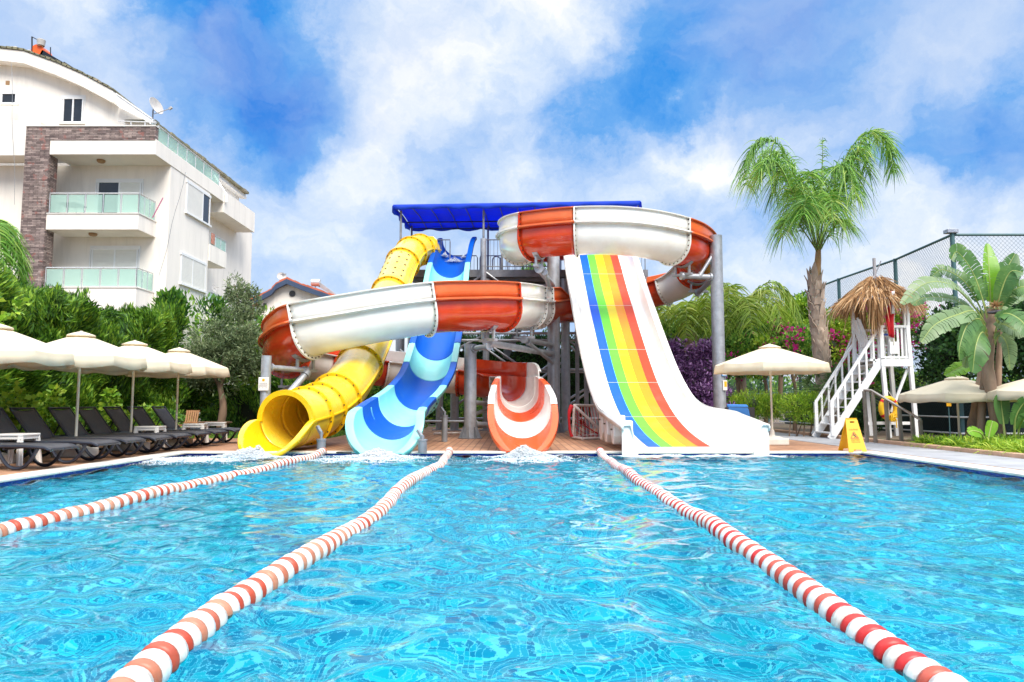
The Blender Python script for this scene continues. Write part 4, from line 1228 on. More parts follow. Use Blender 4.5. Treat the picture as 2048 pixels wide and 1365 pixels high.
for i in range(NTL):
    a, b_ = along(allp, i / NTL), along(allp, (i + 1) / NTL)
    h = rr.uniform(0.05, 0.10)
    y1 = 38.6
    tl.prism([Vector((a[0], YG - 0.5, a[1] + 0.02)), Vector((b_[0] + 0.04, YG - 0.5, b_[1] + 0.015)), Vector((b_[0] + 0.04, YG - 0.5, b_[1] + 0.015 + h)), Vector((a[0], YG - 0.5, a[1] + 0.03 + h))], (0, y1 - YG, 0))
# low eave along the right side, running back
e0, e1 = P(308, 244, 28.6), P(497, 388, 38.8)
for i in range(30):
    a, b_ = e0.lerp(e1, i / 30), e0.lerp(e1, (i + 1) / 30)
    h = rr.uniform(0.06, 0.12)
    tl.box(a.x - 1.2, a.x + 0.02 + rr.uniform(0, 0.05), a.y, b_.y, e0.z - 0.02, e0.z + h)
ap('roof_tiles', tl, M['roof_moss'])
ev = MB().box(e0.x - 0.35, e0.x - 0.02, 34.4, 39.0, e0.z - 0.22, e0.z - 0.03).box(e0.x - 1.0, e0.x - 0.36, 34.5, 38.8, zT1 - 0.02, e0.z - 0.03)
ap('eave', ev, M['pvc'])
ap('eave_box', MB().box(xTop - 1.4, xTop + 0.02, 34.4, 38.6, zT0 - 0.5, zT1 + 0.002), M['render_wall'])
ap('downpipe', MB().tube([(e0.x - 0.1, 34.6, e0.z - 0.2), (e0.x + 0.12, 34.6, e0.z - 0.5), (xTop + 0.08, 34.5, zT1 - 0.2), (xTop + 0.08, 34.5, zT0)], 0.06, 8), M['pvc'], smooth=40)
# glass railings: posts, handrail and panels
def glass_rail(name, pts, h, panels, parent=apt, zlift=0.04):
    fr = MB(); pn = []
    for (a, b_), n in zip(zip(pts[:-1], pts[1:]), panels):
        a, b_ = Vector(a), Vector(b_)
        fr.tube([a + Vector((0, 0, h)), b_ + Vector((0, 0, h))], 0.028, 8)
        for i in range(n + 1):
            q_ = a.lerp(b_, i / n); fr.tube([q_, q_ + Vector((0, 0, h))], 0.02, 8)
        for i in range(n):
            q0_, q1_ = a.lerp(b_, (i + 0.06) / n), a.lerp(b_, (i + 0.94) / n)
            pn.append((q0_, q1_))
    f = fr.build(name, M['steel_bright'], parent, smooth=40)
    for q0_, q1_ in pn:
        d_ = (q1_ - q0_).normalized(); s_ = d_.cross(Vector((0, 0, 1))) * 0.006
        MB().prism([q0_ + Vector((0, 0, zlift)) - s_, q1_ + Vector((0, 0, zlift)) - s_, q1_ + Vector((0, 0, h * 0.93)) - s_, q0_ + Vector((0, 0, h * 0.93)) - s_], s_ * 2).build('glass_panel', M['balcony_glass'], f)
    return f
zr = zT1 + 0.06
glass_rail('terrace_railing', [(xTop - 0.06, YF + 0.25, zr), (xTop - 0.06, 33.9, zr)], 0.62, [7])
ap('terrace_rail', MB().tube([P(236, 243, YF + 0.1), P(312, 245, YF + 0.1)], 0.025, 8).tube([P(262, 243, YF + 0.1), P(262, 252, YF + 0.1)], 0.02, 6).tube([P(290, 244, YF + 0.1), P(290, 252, YF + 0.1)], 0.02, 6), M['steel_bright'], smooth=40)
# balconies
def balcony(ytop, ybot, px_r, ygl, n=5):
    zt, zb = zz(ytop, YF), zz(ybot, YF)
    xr = xx(px_r, YF, ytop)
    ys_ = YF + 0.02
    o = ap('balcony', MB().prism([Vector((xSt1 - 0.05, ys_, zb)), Vector((xr, ys_, zb)), Vector((xr + 0.02, YA - 0.002, zb)), Vector((xSt1 - 0.05, YA - 0.002, zb))], (0, 0, zt - zb)), M['render_wall'])
    MB().prism([Vector((xSt1 - 0.03, ys_ - 0.03, zt + 0.002)), Vector((xr + 0.03, ys_ - 0.03, zt + 0.002)), Vector((xr + 0.05, YA - 0.003, zt + 0.002)), Vector((xSt1 - 0.03, YA - 0.003, zt + 0.002))], (0, 0, 0.035)).build('balcony_cap', M['cream_trim'], o)
    glass_rail('balcony_railing', [(xSt1 + 0.06, ys_ + 0.06, zt + 0.037), (xr - 0.04, ys_ + 0.06, zt + 0.037), (xr - 0.02, YA - 0.06, zt + 0.037)], zz(ygl, YF) - zt, [n, 3])
    MB().box(xSt1, xr - 0.03, ys_ + 0.05, YA - 0.01, zb - 0.008, zb - 0.002).build('soffit', M['soffit'], o)
    return zt, zb
zt1, zb1 = balcony(428, 459, 277, 388)
zt2, zb2 = balcony(576, 622, 272, 537)
M['brown_lamp'] = mk('brown_ceiling_lamp', (0.30, 0.17, 0.07), 0.5)
for px, py, z in ((205, 326, zT0 - 0.012), (189, 469, zb1 - 0.008)):
    q_ = P(px, py, 28.4); ap('ceiling_lamp', MB().lathe([(0.16, 0), (0.16, -0.06), (0.11, -0.11), (0.03, -0.13)], 18, (q_.x, 28.3, z)), M['brown_lamp'], smooth=40)
def window(name, pts, Y, frame=0.06, mullions=(0.5,), panes=(), casing=0.10, shutter=()):
    """pts = photo corners (x0, y0, x1, y1) on the wall plane Y; panes / shutter name which lights are glass or closed"""
    x0, y0, x1, y1 = pts
    a, b_ = P(x0, (y0 + y1) / 2, Y), P(x1, (y0 + y1) / 2, Y); z1, z0 = zz(y0, Y), zz(y1, Y)
    X0, X1 = a.x, b_.x
    mb_ = MB()
    xs_ = [X0] + [X0 + (X1 - X0) * m_ for m_ in mullions] + [X1]
    f_ = Y - 0.035
    mb_.box(X0 - casing, X1 + casing, f_, Y, z1 + frame, z1 + frame + casing).box(X0 - casing, X0 - frame, f_, Y, z0 - frame, z1 + frame).box(X1 + frame, X1 + casing, f_, Y, z0 - frame, z1 + frame)
    mb_.box(X0 - frame, X1 + frame, f_ - 0.01, Y, z1, z1 + frame - 0.002).box(X0 - frame, X1 + frame, f_ - 0.01, Y, z0 - frame, z0)
    for x_ in xs_: mb_.box(x_ - frame / 2, x_ + frame / 2, f_ - 0.008, Y, z0, z1)
    w_ = mb_.build(name, M['pvc'], apt)
    for i in range(len(xs_) - 1):
        mat = M['shutter'] if i in shutter else M['dark_glass']
        MB().box(xs_[i] + frame / 2, xs_[i + 1] - frame / 2, Y - 0.022 if i in shutter else Y - 0.012, Y - 0.002, z0, z1).build('shutter' if i in shutter else 'pane', mat, w_)
    MB().box(X0 - casing - 0.03, X1 + casing + 0.03, Y - 0.09, Y, z0 - frame - 0.06, z0 - frame - 0.002).build('sill', M['cream_trim'], w_)
    return w_
window('balcony_door', (196, 366, 281, 427), YA, shutter=(1,))
window('balcony_door', (184, 500, 274, 574), YA, shutter=(0, 1))
window('window', (127, 199, 166, 244), YG, shutter=())
window('window', (4, 189, 33, 206), 28.05, mullions=(), shutter=())
ap('wall_vent', MB().box(*[P(13, 164, 28.05).x, P(20, 164, 28.05).x], 28.0, 28.04, zz(171, 28.05), zz(163, 28.05)), M['brown_lamp'])
# side wall windows
def side_window(px0, px1, y0a, y1a, split, sh, y0b=None):
    Ya, Yb = xC * F / (px0 - CX) * 0.999, xC * F / (px1 - CX) * 0.999
    z1, z0 = P(px0, y0a, Ya).z, P(px0, y1a, Ya).z
    fr_ = MB(); x = xC
    ysp = [Ya, Ya + (Yb - Ya) * split, Yb]
    for y_ in ysp: fr_.box(x, x + 0.04, y_ - 0.04, y_ + 0.04, z0, z1)
    fr_.box(x, x + 0.045, Ya - 0.1, Yb + 0.1, z1 + 0.002, z1 + 0.12).box(x, x + 0.10, Ya - 0.12, Yb + 0.12, z0 - 0.08, z0 - 0.002)
    w_ = fr_.build('window', M['pvc'], apt)
    for i in range(2):
        MB().box(x + 0.002, x + (0.03 if i in sh else 0.012), ysp[i] + 0.042, ysp[i + 1] - 0.042, z0, z1).build('shutter' if i in sh else 'pane', M['shutter'] if i in sh else M['dark_glass'], w_)
side_window(360, 407, 366, 424, 0.68, (0,))
side_window(354, 403, 510, 566, 0.45, (0, 1))
# small balconies on the far corner
for y0, yb, yg in ((489, 522, 466), (604, 640, 583)):
    Yn = 32.95
    zt, zb, zg = P(420, y0, Yn).z, P(420, yb, Yn).z, P(420, yg, Yn).z
    ap('balcony', MB().box(xC - 0.94, xC + 0.06, Yn, 34.9, zb, zt), M['render_wall'])
    glass_rail('balcony_railing', [(xC + 0.02, Yn + 0.05, zt), (xC + 0.02, 34.85, zt)], zg - zt, [3])
M['towel'] = mk('faded_towel', (0.50, 0.20, 0.14), 0.9, 0.3, 12, col2=(0.60, 0.50, 0.42), col2_amt=0.9, c2scale=9)
zt = P(420, 489, 32.95).z; zg = P(420, 466, 32.95).z
mb = MB().strip([[Vector((xC + 0.055 + 0.01 * math.sin(k), 33.05 + k * 0.1, z_)) for k in range(5)] for z_ in (zg + 0.03, zg - 0.2, zt + 0.06)])
tag(mb.build('towel', M['towel'], solid=0.02), 'reddish striped towel hung over the far balcony rail of the white block', 'towel', kind='thing')
# things on the roof and the balcony
hy = 29.6
hh = thing('water_heater', 'solar water heater with round orange tank on the curved roof', 'water heater', P(74, 115, hy))
q_ = P(74, 101, hy)
MB().tube([q_ + Vector((0, 0.0, 0)), q_ + Vector((0.0, 0.6, 0))], 0.27, 20).build('tank', M['tank_orange'], hh, smooth=40)
MB().prism([P(84, 100, hy), P(150, 139, hy), P(150, 143, hy), P(78, 112, hy)], (0, 1.2, 0)).build('collector_panel', M['black_panel'], hh)
mb = MB()
mb.tube([P(64, 115, hy), P(64, 74, hy)], 0.03, 6).tube([P(64, 74, hy), P(82, 84, hy)], 0.02, 6).tube([P(101, 112, hy), P(101, 95, hy)], 0.02, 6).tube([P(150, 139, hy), P(128, 125, hy)], 0.03, 6).bar(P(60, 113, hy), P(92, 116, hy), 0.05).bar(P(92, 116, hy), P(150, 146, hy), 0.05)
mb.build('stand', M['black_panel'], hh)
MB().lathe([(0.14, 0), (0.17, 0.24), (0.15, 0.26)], 14, P(82, 92, hy)).build('expansion_tank', M['dish'], hh, smooth=40)
for k, (a, b_) in enumerate((((14, 108), (32, 96)), ((49, 112), (59, 103)))):
    A, B_ = P(a[0], a[1], 29.3), P(b_[0], b_[1], 29.3)
    o = MB().box(A.x, B_.x, 29.3, 29.9, A.z - 0.15, B_.z).box(A.x - 0.03, B_.x + 0.03, 29.27, 29.93, B_.z + 0.002, B_.z + 0.05).build('chimney', M['cream_trim'])
    tag(o, ('wide low cream chimney on the curved roof' if k == 0 else 'narrow cream chimney beside the orange tank on the roof'), 'chimney', kind='thing')
dc = P(309, 214, 28.2)
ds = thing('satellite_dish', 'grey satellite dish on a mast at the terrace corner of the white block', 'satellite dish', P(306, 243, 28.2))
ax = Vector((0.92, -0.28, 0.32)).normalized()
MB().lathe([(0.02, 0.0), (0.17, 0.02), (0.31, 0.07), (0.36, 0.10), (0.355, 0.11), (0.17, 0.035), (0.02, 0.015)], 26, dc, ax).build('reflector', M['dish'], ds, smooth=50)
MB().tube([P(305, 243, 28.2), P(306, 222, 28.2), dc], 0.03, 8).build('mast', M['galv_dark'], ds)
MB().tube([dc - Vector((0, 0, 0.3)), P(342, 217, 28.0)], 0.015, 6).bar(P(338, 219, 28.0), P(344, 215, 28.0), 0.08).build('receiver_arm', M['dish'], ds)
d2 = P(438, 575, 33.4)
o = MB().lathe([(0.02, 0.0), (0.1, 0.02), (0.18, 0.05), (0.1, 0.03), (0.02, 0.015)], 20, d2 - Vector((0.25, 0, 0.05)), Vector((0.9, -0.3, 0.3)).normalized()).tube([d2 - Vector((0.25, 0, 0.05)), d2], 0.014, 6).build('satellite_dish', M['dish'])
tag(o, 'small satellite dish on the low far corner of the white block', 'satellite dish', kind='thing')
# balcony table and the pink pole
M['dark_wicker'] = mk('dark_furniture', (0.05, 0.045, 0.045), 0.6, 0.2)
tb = thing('balcony_table', 'small dark garden table behind the glass of the upper balcony', 'table', (xx(143, 28.3), 28.3, zt1))
tz = zz(421, 28.2)
x_ = xx(143, 28.3)
MB().box(x_ - 0.4, x_ + 0.4, 27.95, 28.65, zt1 + 0.5, zt1 + 0.54).build('table_top', M['dark_wicker'], tb)
for sx_2 in (-1, 1):
    for sy_ in (-1, 1): MB().tube([(x_ + sx_2 * 0.38, 28.3 + sy_ * 0.3, zt1), (x_ + sx_2 * 0.3, 28.3 + sy_ * 0.25, zt1 + 0.5)], 0.02, 6).build('leg', M['dark_wicker'], tb)
o = MB().tube([P(305, 436, 28.4), P(326, 396, 28.4)], 0.02, 8).build('pole', mk('pink_pole', (0.50, 0.08, 0.22), 0.5)); tag(o, 'thin pink pole leaning on the upper balcony railing', 'pole', kind='thing')
for px0, py0, px1, py1, Y in ((22, 120, 30, 410, 27.98), (368, 345, 316, 552, 29.0)):
    pts = [P(px0 + (px1 - px0) * k / 8, py0 + (py1 - py0) * k / 8, Y) + Vector((0.03 * math.sin(k * 1.3) + (0.06 if Y > 28.5 else 0), 0, 0)) for k in range(9)]
    ap('cable', MB().tube(pts, 0.008, 5), M['galv_dark'])

# ------------------------------------------------------------------ red roofed house far behind
YH = 46.0
hs_ = thing('house', 'white gabled house with red tiled roof and navy fascia, beyond the olive tree', 'house', P(580, 640, YH))
ridge = [(486, 606), (520, 592), (543, 579), (551, 569), (573, 558), (605, 571), (640, 583), (690, 601)]
wp = [Vector((P(x, y + 6, YH).x, YH, P(x, y + 6, YH).z)) for x, y in ridge]
base_z = 0.0
MB().prism([Vector((wp[0].x + 0.5, YH, base_z))] + [Vector((p_.x, YH, p_.z)) for p_ in wp[1:]] + [Vector((wp[-1].x, YH, base_z))], (0, 8, 0)).build('wall', M['render_wall'], hs_)
mb = MB(); rt = MB(); rr = random.Random(3)
for i in range(len(ridge) - 1):
    a, b_ = P(*ridge[i], YH - 0.5), P(*ridge[i + 1], YH - 0.5)
    dz = Vector((0, 0, -0.32))
    mb.prism([a, b_, b_ + dz, a + dz], (0, 0.25, 0))
    n = max(2, int((b_ - a).length / 0.25))
    for k in range(n):
        q0_, q1_ = a.lerp(b_, k / n), a.lerp(b_, (k + 1) / n)
        h = rr.uniform(0.07, 0.13)
        rt.prism([q0_, q1_, q1_ + Vector((0, 0, h)), q0_ + Vector((0, 0, h + 0.02))], (0, 9, 0))
mb.build('fascia', M['navy'], hs_); rt.build('roof', M['roof_red'], hs_)
MB().lathe([(0.20, 0), (0.20, 0.03)], 20, P(585, 588, YH) - Vector((0, 0.03, 0)), (0, -1, 0)).build('round_window', M['dark_glass'], hs_)
a = P(578, 626, YH)
MB().prism([Vector((a.x + 0.72 * math.cos(k * math.pi / 14), YH - 0.02, a.z + 0.55 * math.sin(k * math.pi / 14))) for k in range(15)], (0, 0.015, 0)).build('arched_recess', M['soffit'], hs_)
MB().box(P(527, 610, YH).x, P(533, 610, YH).x, YH - 0.03, YH - 0.002, P(530, 616, YH).z, P(530, 607, YH).z).build('window', M['dark_glass'], hs_)
MB().box(P(622, 602, YH).x, P(650, 602, YH).x, YH - 0.06, YH - 0.002, P(636, 612, YH).z, P(636, 602, YH).z).build('window_awning', M['navy'], hs_)
for px, py, lab in ((632, 568, 'silver solar water heater on the red roof behind the spiral slide'), ):
    t = thing('water_heater', lab, 'water heater', P(px, py, YH + 1))
    q_ = P(px, py - 2, YH + 1)
    MB().tube([q_ - Vector((0.28, 0, 0)), q_ + Vector((0.28, 0, 0))], 0.24, 16).build('tank', M['steel_bright'], t, smooth=40)
    MB().prism([P(px + 6, py - 4, YH + 1), P(px + 44, py + 24, YH + 1), P(px + 40, py + 28, YH + 1), P(px + 2, py + 4, YH + 1)], (0, 1.1, 0)).build('collector_panel', mk('glass_collector', (0.35, 0.36, 0.38), 0.2), t)
    MB().tube([P(px - 2, py + 12, YH + 1), P(px, py - 8, YH + 1)], 0.03, 6).bar(P(px - 8, py + 12, YH + 1), P(px + 30, py + 24, YH + 1), 0.06).build('stand', M['galv_dark'], t)
t = thing('roof_antenna', 'television antenna and small dish on the ridge of the red roof', 'antenna', P(568, 560, YH + 0.5))
MB().tube([P(566, 560, YH + 0.5), P(566, 546, YH + 0.5)], 0.03, 6).tube([P(560, 550, YH + 0.5), P(573, 548, YH + 0.5)], 0.02, 6).build('mast', M['galv_dark'], t)
MB().lathe([(0.02, 0), (0.22, 0.05), (0.3, 0.12), (0.2, 0.06)], 14, P(563, 555, YH + 0.5), (0.3, -0.8, 0.4)).build('reflector', M['dish'], t, smooth=40)
# ================================================================== parasols
M['cream_cloth'] = mk('cream_canvas', (0.87, 0.78, 0.61), 0.85, 0.05, 2.5, col2=(0.70, 0.58, 0.42), col2_amt=0.3, c2scale=3, bump=0.12, bscale=30, transl=0.38)
M['cream_pole'] = mk('cream_pole', (0.74, 0.68, 0.56), 0.4, 0.05)
M['base_plastic'] = mk('cream_base', (0.70, 0.65, 0.57), 0.55, 0.1, 5)
def parasol(label, x, y, z0, r=1.14, peak=1.93, rim=1.60, drop=0.17, rot=0.0, seed=0, group='cream canvas parasols around the pool', base=True):
    root = thing('parasol', label, 'umbrella', (x, y, z0), 0, group)
    L = Vector((x, y, z0)); rr = random.Random(seed)
    K = 8
    def corner(k, rad_, z): a = rot + 2 * math.pi * k / K; return L + Vector((rad_ * math.cos(a), rad_ * math.sin(a), z))
    mb = MB(); rows = []
    S, J = 8, 9
    for j in range(J + 1):
        v = j / J; row = []
        for k in range(K):
            for i in range(S):
                s_ = i / S
                a_, b_ = corner(k, max(0.02, r * v), 0), corner(k + 1, max(0.02, r * v), 0)
                p_ = a_.lerp(b_, s_)
                # panels hang a little between the ribs
                sag = 0.02 * v * math.sin(math.pi * s_) * (0.5 + 0.5 * v)
                p_.z = L.z + peak - (peak - rim) * (v ** 1.08) - sag
                row.append(p_)
        rows.append(row)
    edge = rows[-1]
    val = []
    for q_, h in ((0.35, 0.012), (1.0, 0.03)):
        row = []
        for n_, p_ in enumerate(edge):
            k_, s_ = divmod(n_, S); s_ /= S
            out = Vector((p_.x - x, p_.y - y, 0)).normalized()
            wob = 0.02 * math.sin(n_ * 1.9 + seed) * q_ + rr.uniform(-0.008, 0.008) * q_
            row.append(p_ + out * (h + wob) - Vector((0, 0, drop * q_ + 0.015 * q_ * math.sin(n_ * 0.8 + seed))))
        val.append(row)
    MB().strip(rows + val, True).build('canopy', M['cream_cloth'], root, smooth=28, solid=0.006)
    # vent cap on top
    cap = []
    for j, (rv, zv) in enumerate(((0.02, peak + 0.038), (0.11, peak + 0.012), (0.212, peak - 0.024), (0.217, peak - 0.05))):
        cap.append([corner(k, rv, zv).lerp(corner(k + 1, rv, zv), i / 3) for k in range(K) for i in range(3)])
    MB().strip(cap, True).build('vent_cap', M['cream_cloth'], root, smooth=35, solid=0.005)
    MB().tube([L + Vector((0, 0, 0.10)), L + Vector((0, 0, peak + 0.05))], 0.021, 12).build('pole', M['cream_pole'], root, smooth=40)
    for k in range(K):
        e = corner(k, r * 0.985, rim - 0.005)
        MB().bar(L + Vector((0, 0, peak - 0.03)), e, 0.018, 0.024).build('rib', M['cream_pole'], root)
        MB().bar(L + Vector((0, 0, peak - 0.48)), L.lerp(e, 0.5) + Vector((0, 0, (peak - 0.03) * 0.5 - 0.01)), 0.012, 0.016).build('strut', M['cream_pole'], root)
    if base:
        w = 0.27
        bmx = MB()
        bmx.prism([L + Vector((a_, b_, 0.0)) for a_, b_ in ((-w, -w * 0.7), (-w * 0.7, -w), (w * 0.7, -w), (w, -w * 0.7), (w, w * 0.7), (w * 0.7, w), (-w * 0.7, w), (-w, w * 0.7))], (0, 0, 0.13))
        bmx.lathe([(w * 0.85, 0.13), (w * 0.5, 0.17), (0.05, 0.18), (0.04, 0.30)], 20, L)
        bmx.build('base', M['base_plastic'], root, bevel=0.015)
    return root
parasol('cream parasol standing alone beside the foot of the rainbow slide', P(1545, 880, 14.95).x, 14.95, DK, 1.11, 2.02, 1.64, 0.17, 0.33, 1)
parasol('cream parasol over the loungers, last of its row towards the yellow slide', P(352, 860, 14.75).x, 14.75, DK, 0.96, 1.93, 1.56, 0.17, 0.15, 2)
parasol('cream parasol over the loungers, second in its row counting from the yellow slide', P(261, 880, 13.2).x, 13.2, DK, 0.96, 1.94, 1.57, 0.17, 0.3, 3)
parasol('cream parasol over the loungers, third in its row counting from the yellow slide', P(151, 890, 11.6).x, 11.6, DK, 0.98, 1.95, 1.57, 0.17, 0.22, 4)
parasol('cream parasol cut by the picture edge above the first loungers', P(-22, 890, 10.2).x, 10.2, DK, 0.98, 1.93, 1.55, 0.17, 0.3, 5)
parasol('cream parasol between the lifeguard tower and the banana plant', P(1915, 800, 14.6).x, 14.6, gz, 1.06, 1.99, 1.66, 0.16, 0.05, 6)
parasol('cream parasol cut by the picture edge behind the banana plant', P(2085, 800, 13.4).x, 13.4, gz, 0.98, 1.99, 1.70, 0.16, 0.2, 7)

# ================================================================== sun loungers
M['sling'] = mk('charcoal_sling', (0.055, 0.055, 0.062), 0.75, 0.15, 8, bump=0.3, bscale=220)
M['lounger_frame'] = mk('black_plastic_frame', (0.016, 0.019, 0.03), 0.35, 0.2, 6)
def make_lounger():
    """long axis along x, foot end at +x"""
    root = thing('sun_lounger', 'lounger', 'sun lounger', (0, 0, 0), 0, 'dark loungers lined up along the hedge')
    W = 0.285; H = 0.29
    fr = MB()
    for s in (-1, 1):
        fr.tube([(-0.95, s * W, H + 0.0), (-0.6, s * W, H + 0.01), (0.6, s * W, H + 0.01), (0.86, s * W, H - 0.005), (0.95, s * W, H - 0.04)], 0.021, 8)
    for x_, z_ in ((-0.93, H), (-0.5, H - 0.02), (0.35, H - 0.02), (0.94, H - 0.03)): fr.tube([(x_, -W, z_), (x_, W, z_)], 0.017, 8)
    fr.build('frame', M['lounger_frame'], root, smooth=40)
    rows = []
    for i in range(15):
        x_ = -0.47 + 1.39 * i / 14
        rows.append([Vector((x_, -W + 0.015 + (2 * W - 0.03) * k / 6, H + 0.018 - 0.022 * math.sin(math.pi * k / 6) - (0.03 if i == 14 else 0))) for k in range(7)])
    MB().strip(rows).build('seat', M['sling'], root, smooth=50, solid=0.010)
    an = rad(53); ca, sa_ = math.cos(an), math.sin(an)
    hx, hz = -0.47, H + 0.015
    rows = []
    for i in range(11):
        l = 0.55 * i / 10
        rows.append([Vector((hx - l * ca, -W + 0.02 + (2 * W - 0.04) * k / 6, hz + l * sa_ - 0.02 * math.sin(math.pi * k / 6))) for k in range(7)])
    bk = MB().strip(rows).build('backrest', M['sling'], root, smooth=50, solid=0.010)
    bf = MB()
    for s in (-1, 1): bf.tube([(hx, s * W * 0.97, hz), (hx - 0.57 * ca, s * W * 0.97, hz + 0.57 * sa_)], 0.018, 8)
    bf.tube([(hx - 0.57 * ca, -W, hz + 0.57 * sa_), (hx - 0.57 * ca, W, hz + 0.57 * sa_)], 0.018, 8)
    bf.tube([(hx - 0.33 * ca, 0.16, hz + 0.33 * sa_ - 0.03), (-0.80, 0.16, H)], 0.012, 6)
    bf.tube([(hx - 0.33 * ca, -0.16, hz + 0.33 * sa_ - 0.03), (-0.80, -0.16, H)], 0.012, 6)
    bf.build('backrest_frame', M['lounger_frame'], bk, smooth=40)
    for x_ in (-0.66, 0.52):
        for s in (-1, 1):
            pts = []
            for k in range(13):
                a = k / 12
                px_ = x_ + (a - 0.5) * 0.50 * (1 if True else 0)
                z_ = 0.022 + (H - 0.04) * abs(2 * a - 1) ** 2.3
                pts.append((px_, s * (W - 0.01), z_))
            MB().tube(pts, 0.023, 8).build('leg', M['lounger_frame'], root, smooth=40)
    return root
proto = make_lounger()
LY = [(9.45, 'dark sun lounger cut by the picture edge, only its foot end in view'), (10.45, 'dark sun lounger, second of the row from the near end'), (11.25, 'dark sun lounger with raised back just behind the third parasol pole'), (12.1, 'dark sun lounger, fourth of the row from the near end'),
      (12.85, 'dark sun lounger with raised back in front of the second parasol pole'), (13.75, 'dark sun lounger, third of the row counting from the lawn'), (14.5, 'dark sun lounger, second of the row counting from the lawn'), (15.5, 'dark sun lounger at the far end of the row, next to the lawn')]
for i, (y, lab) in enumerate(LY):
    o = proto if i == 0 else copy_tree(proto)
    o.location = (-6.72 + 0.02 * math.sin(i * 2.2), y, DK); o.rotation_euler = (0, 0, rad(RND.uniform(-1.5, 1.5)))
    o['label'] = lab
# ---------------------------------------------------------------- white plastic side tables
M['white_plastic'] = mk('white_plastic', (0.74, 0.71, 0.67), 0.4, 0.05, 4)
def make_table():
    root = thing('side_table', 'table', 'table', (0, 0, 0), 0, 'white plastic side tables between the loungers')
    mb = MB(); w = 0.215
    mb.prism([(a * w, b_ * w, 0.40) for a, b_ in ((-1, -0.85), (-0.85, -1), (0.85, -1), (1, -0.85), (1, 0.85), (0.85, 1), (-0.85, 1), (-1, 0.85))], (0, 0, 0.025))
    mb.build('table_top', M['white_plastic'], root, bevel=0.006)
    MB().box(-w * 0.93, w * 0.93, -w * 0.93, -w * 0.9, 0.355, 0.399).box(-w * 0.93, w * 0.93, w * 0.9, w * 0.93, 0.355, 0.399).box(-w * 0.93, -w * 0.9, -w * 0.895, w * 0.895, 0.355, 0.399).box(w * 0.9, w * 0.93, -w * 0.895, w * 0.895, 0.355, 0.399).build('apron', M['white_plastic'], root)
    for sx_ in (-1, 1):
        for sy_ in (-1, 1):
            a = Vector((sx_ * w * 0.80, sy_ * w * 0.80, 0.399)); b_ = Vector((sx_ * w * 0.95, sy_ * w * 0.95, 0.0))
            m_ = MB().bar(a, b_, 0.075, 0.022, up=(0, 1, 0)).bar(a, b_, 0.022, 0.075, up=(0, 1, 0))
            m_.build('leg', M['white_plastic'], root)
    return root
tp = make_table()
for i, (px, py, Y, lab) in enumerate(((30, 915, 10.05, 'white plastic side table by the near loungers at the picture edge'), (299, 895, 13.3, 'white plastic side table in the middle of the lounger row'), (389, 886, 14.95, 'white plastic side table in front of the far lounger, nearer the camera of the two'), (430, 882, 15.9, 'white plastic side table at the end of the row by the lawn'))):
    o = tp if i == 0 else copy_tree(tp)
    o.location = (P(px, py, Y).x, Y, DK); o['label'] = lab; o.rotation_euler = (0, 0, 0.1 * i)
# wooden folding chair under the olive tree
M['teak'] = mk('teak', (0.30, 0.15, 0.065), 0.6, 0.2, 8)
ch = P(378, 840, 17.2)
root = thing('wooden_chair', 'slatted wooden chair half hidden behind the last lounger, under the olive tree', 'chair', (ch.x, 17.2, DK))
mb = MB()
for k in range(6): mb.bar((ch.x - 0.13 + k * 0.052, 17.3, DK + 0.34), (ch.x - 0.14 + k * 0.052, 17.42, DK + 0.66), 0.036, 0.015, up=(0, 1, 0))
mb.bar((ch.x - 0.16, 17.31, DK + 0.37), (ch.x + 0.16, 17.31, DK + 0.37), 0.03, 0.05).bar((ch.x - 0.17, 17.43, DK + 0.65), (ch.x + 0.15, 17.43, DK + 0.65), 0.03, 0.05)
mb.build('backrest', M['teak'], root)
MB().box(ch.x - 0.16, ch.x + 0.16, 16.85, 17.28, DK + 0.31, DK + 0.34).build('seat', M['teak'], root)
for sx_ in (-1, 1):
    for y_ in (16.88, 17.27): MB().bar((ch.x + sx_ * 0.14, y_, DK), (ch.x + sx_ * 0.14, y_, DK + 0.31), 0.04).build('leg', M['teak'], root)
bq = P(415, 838, 18.4)
root = thing('bench', 'dark wooden bench under the olive tree beyond the loungers', 'bench', (bq.x, 18.4, DK))
MB().box(bq.x - 0.55, bq.x + 0.55, 18.2, 18.6, DK + 0.34, DK + 0.38).build('seat', mk('old_wood', (0.17, 0.10, 0.06), 0.8), root)
for sx_ in (-1, 1): MB().box(bq.x + sx_ * 0.45 - 0.04, bq.x + sx_ * 0.45 + 0.04, 18.22, 18.58, DK - 0.02, DK + 0.338).build('leg', M['dark_wicker'], root)

# ================================================================== lifeguard tower
lt = thing('lifeguard_tower', 'white timber lifeguard tower with steep stairs and a ragged straw roof', 'lifeguard tower', (8.9, 17.8, DK))
W_ = M['white_paint']
def lp(name, mb, mat=None, **k): return mb.build(name, mat or W_, lt, **k)
ya, yb = 17.35, 18.25                  # near and far side of the tower
xl = P(1764, 720, ya).x; xr = P(1817, 720, ya).x
zp = P(1790, 719, ya).z; zrail = P(1790, 651, ya).z
zg_ = DK + 0.03
xlb, xrb = P(1779, 876, ya).x, P(1834, 875, ya).x
for (x0, x1, y_, top) in ((xlb, xl + 0.0, ya, zp + 0.02), (xrb, xr, ya, zrail), (xlb, xl, yb, zp), (xrb, xr, yb, zrail)):
    lp('leg', MB().bar((x0, y_, zg_), (x1, y_, top), 0.085, 0.085, up=(0, 1, 0)))
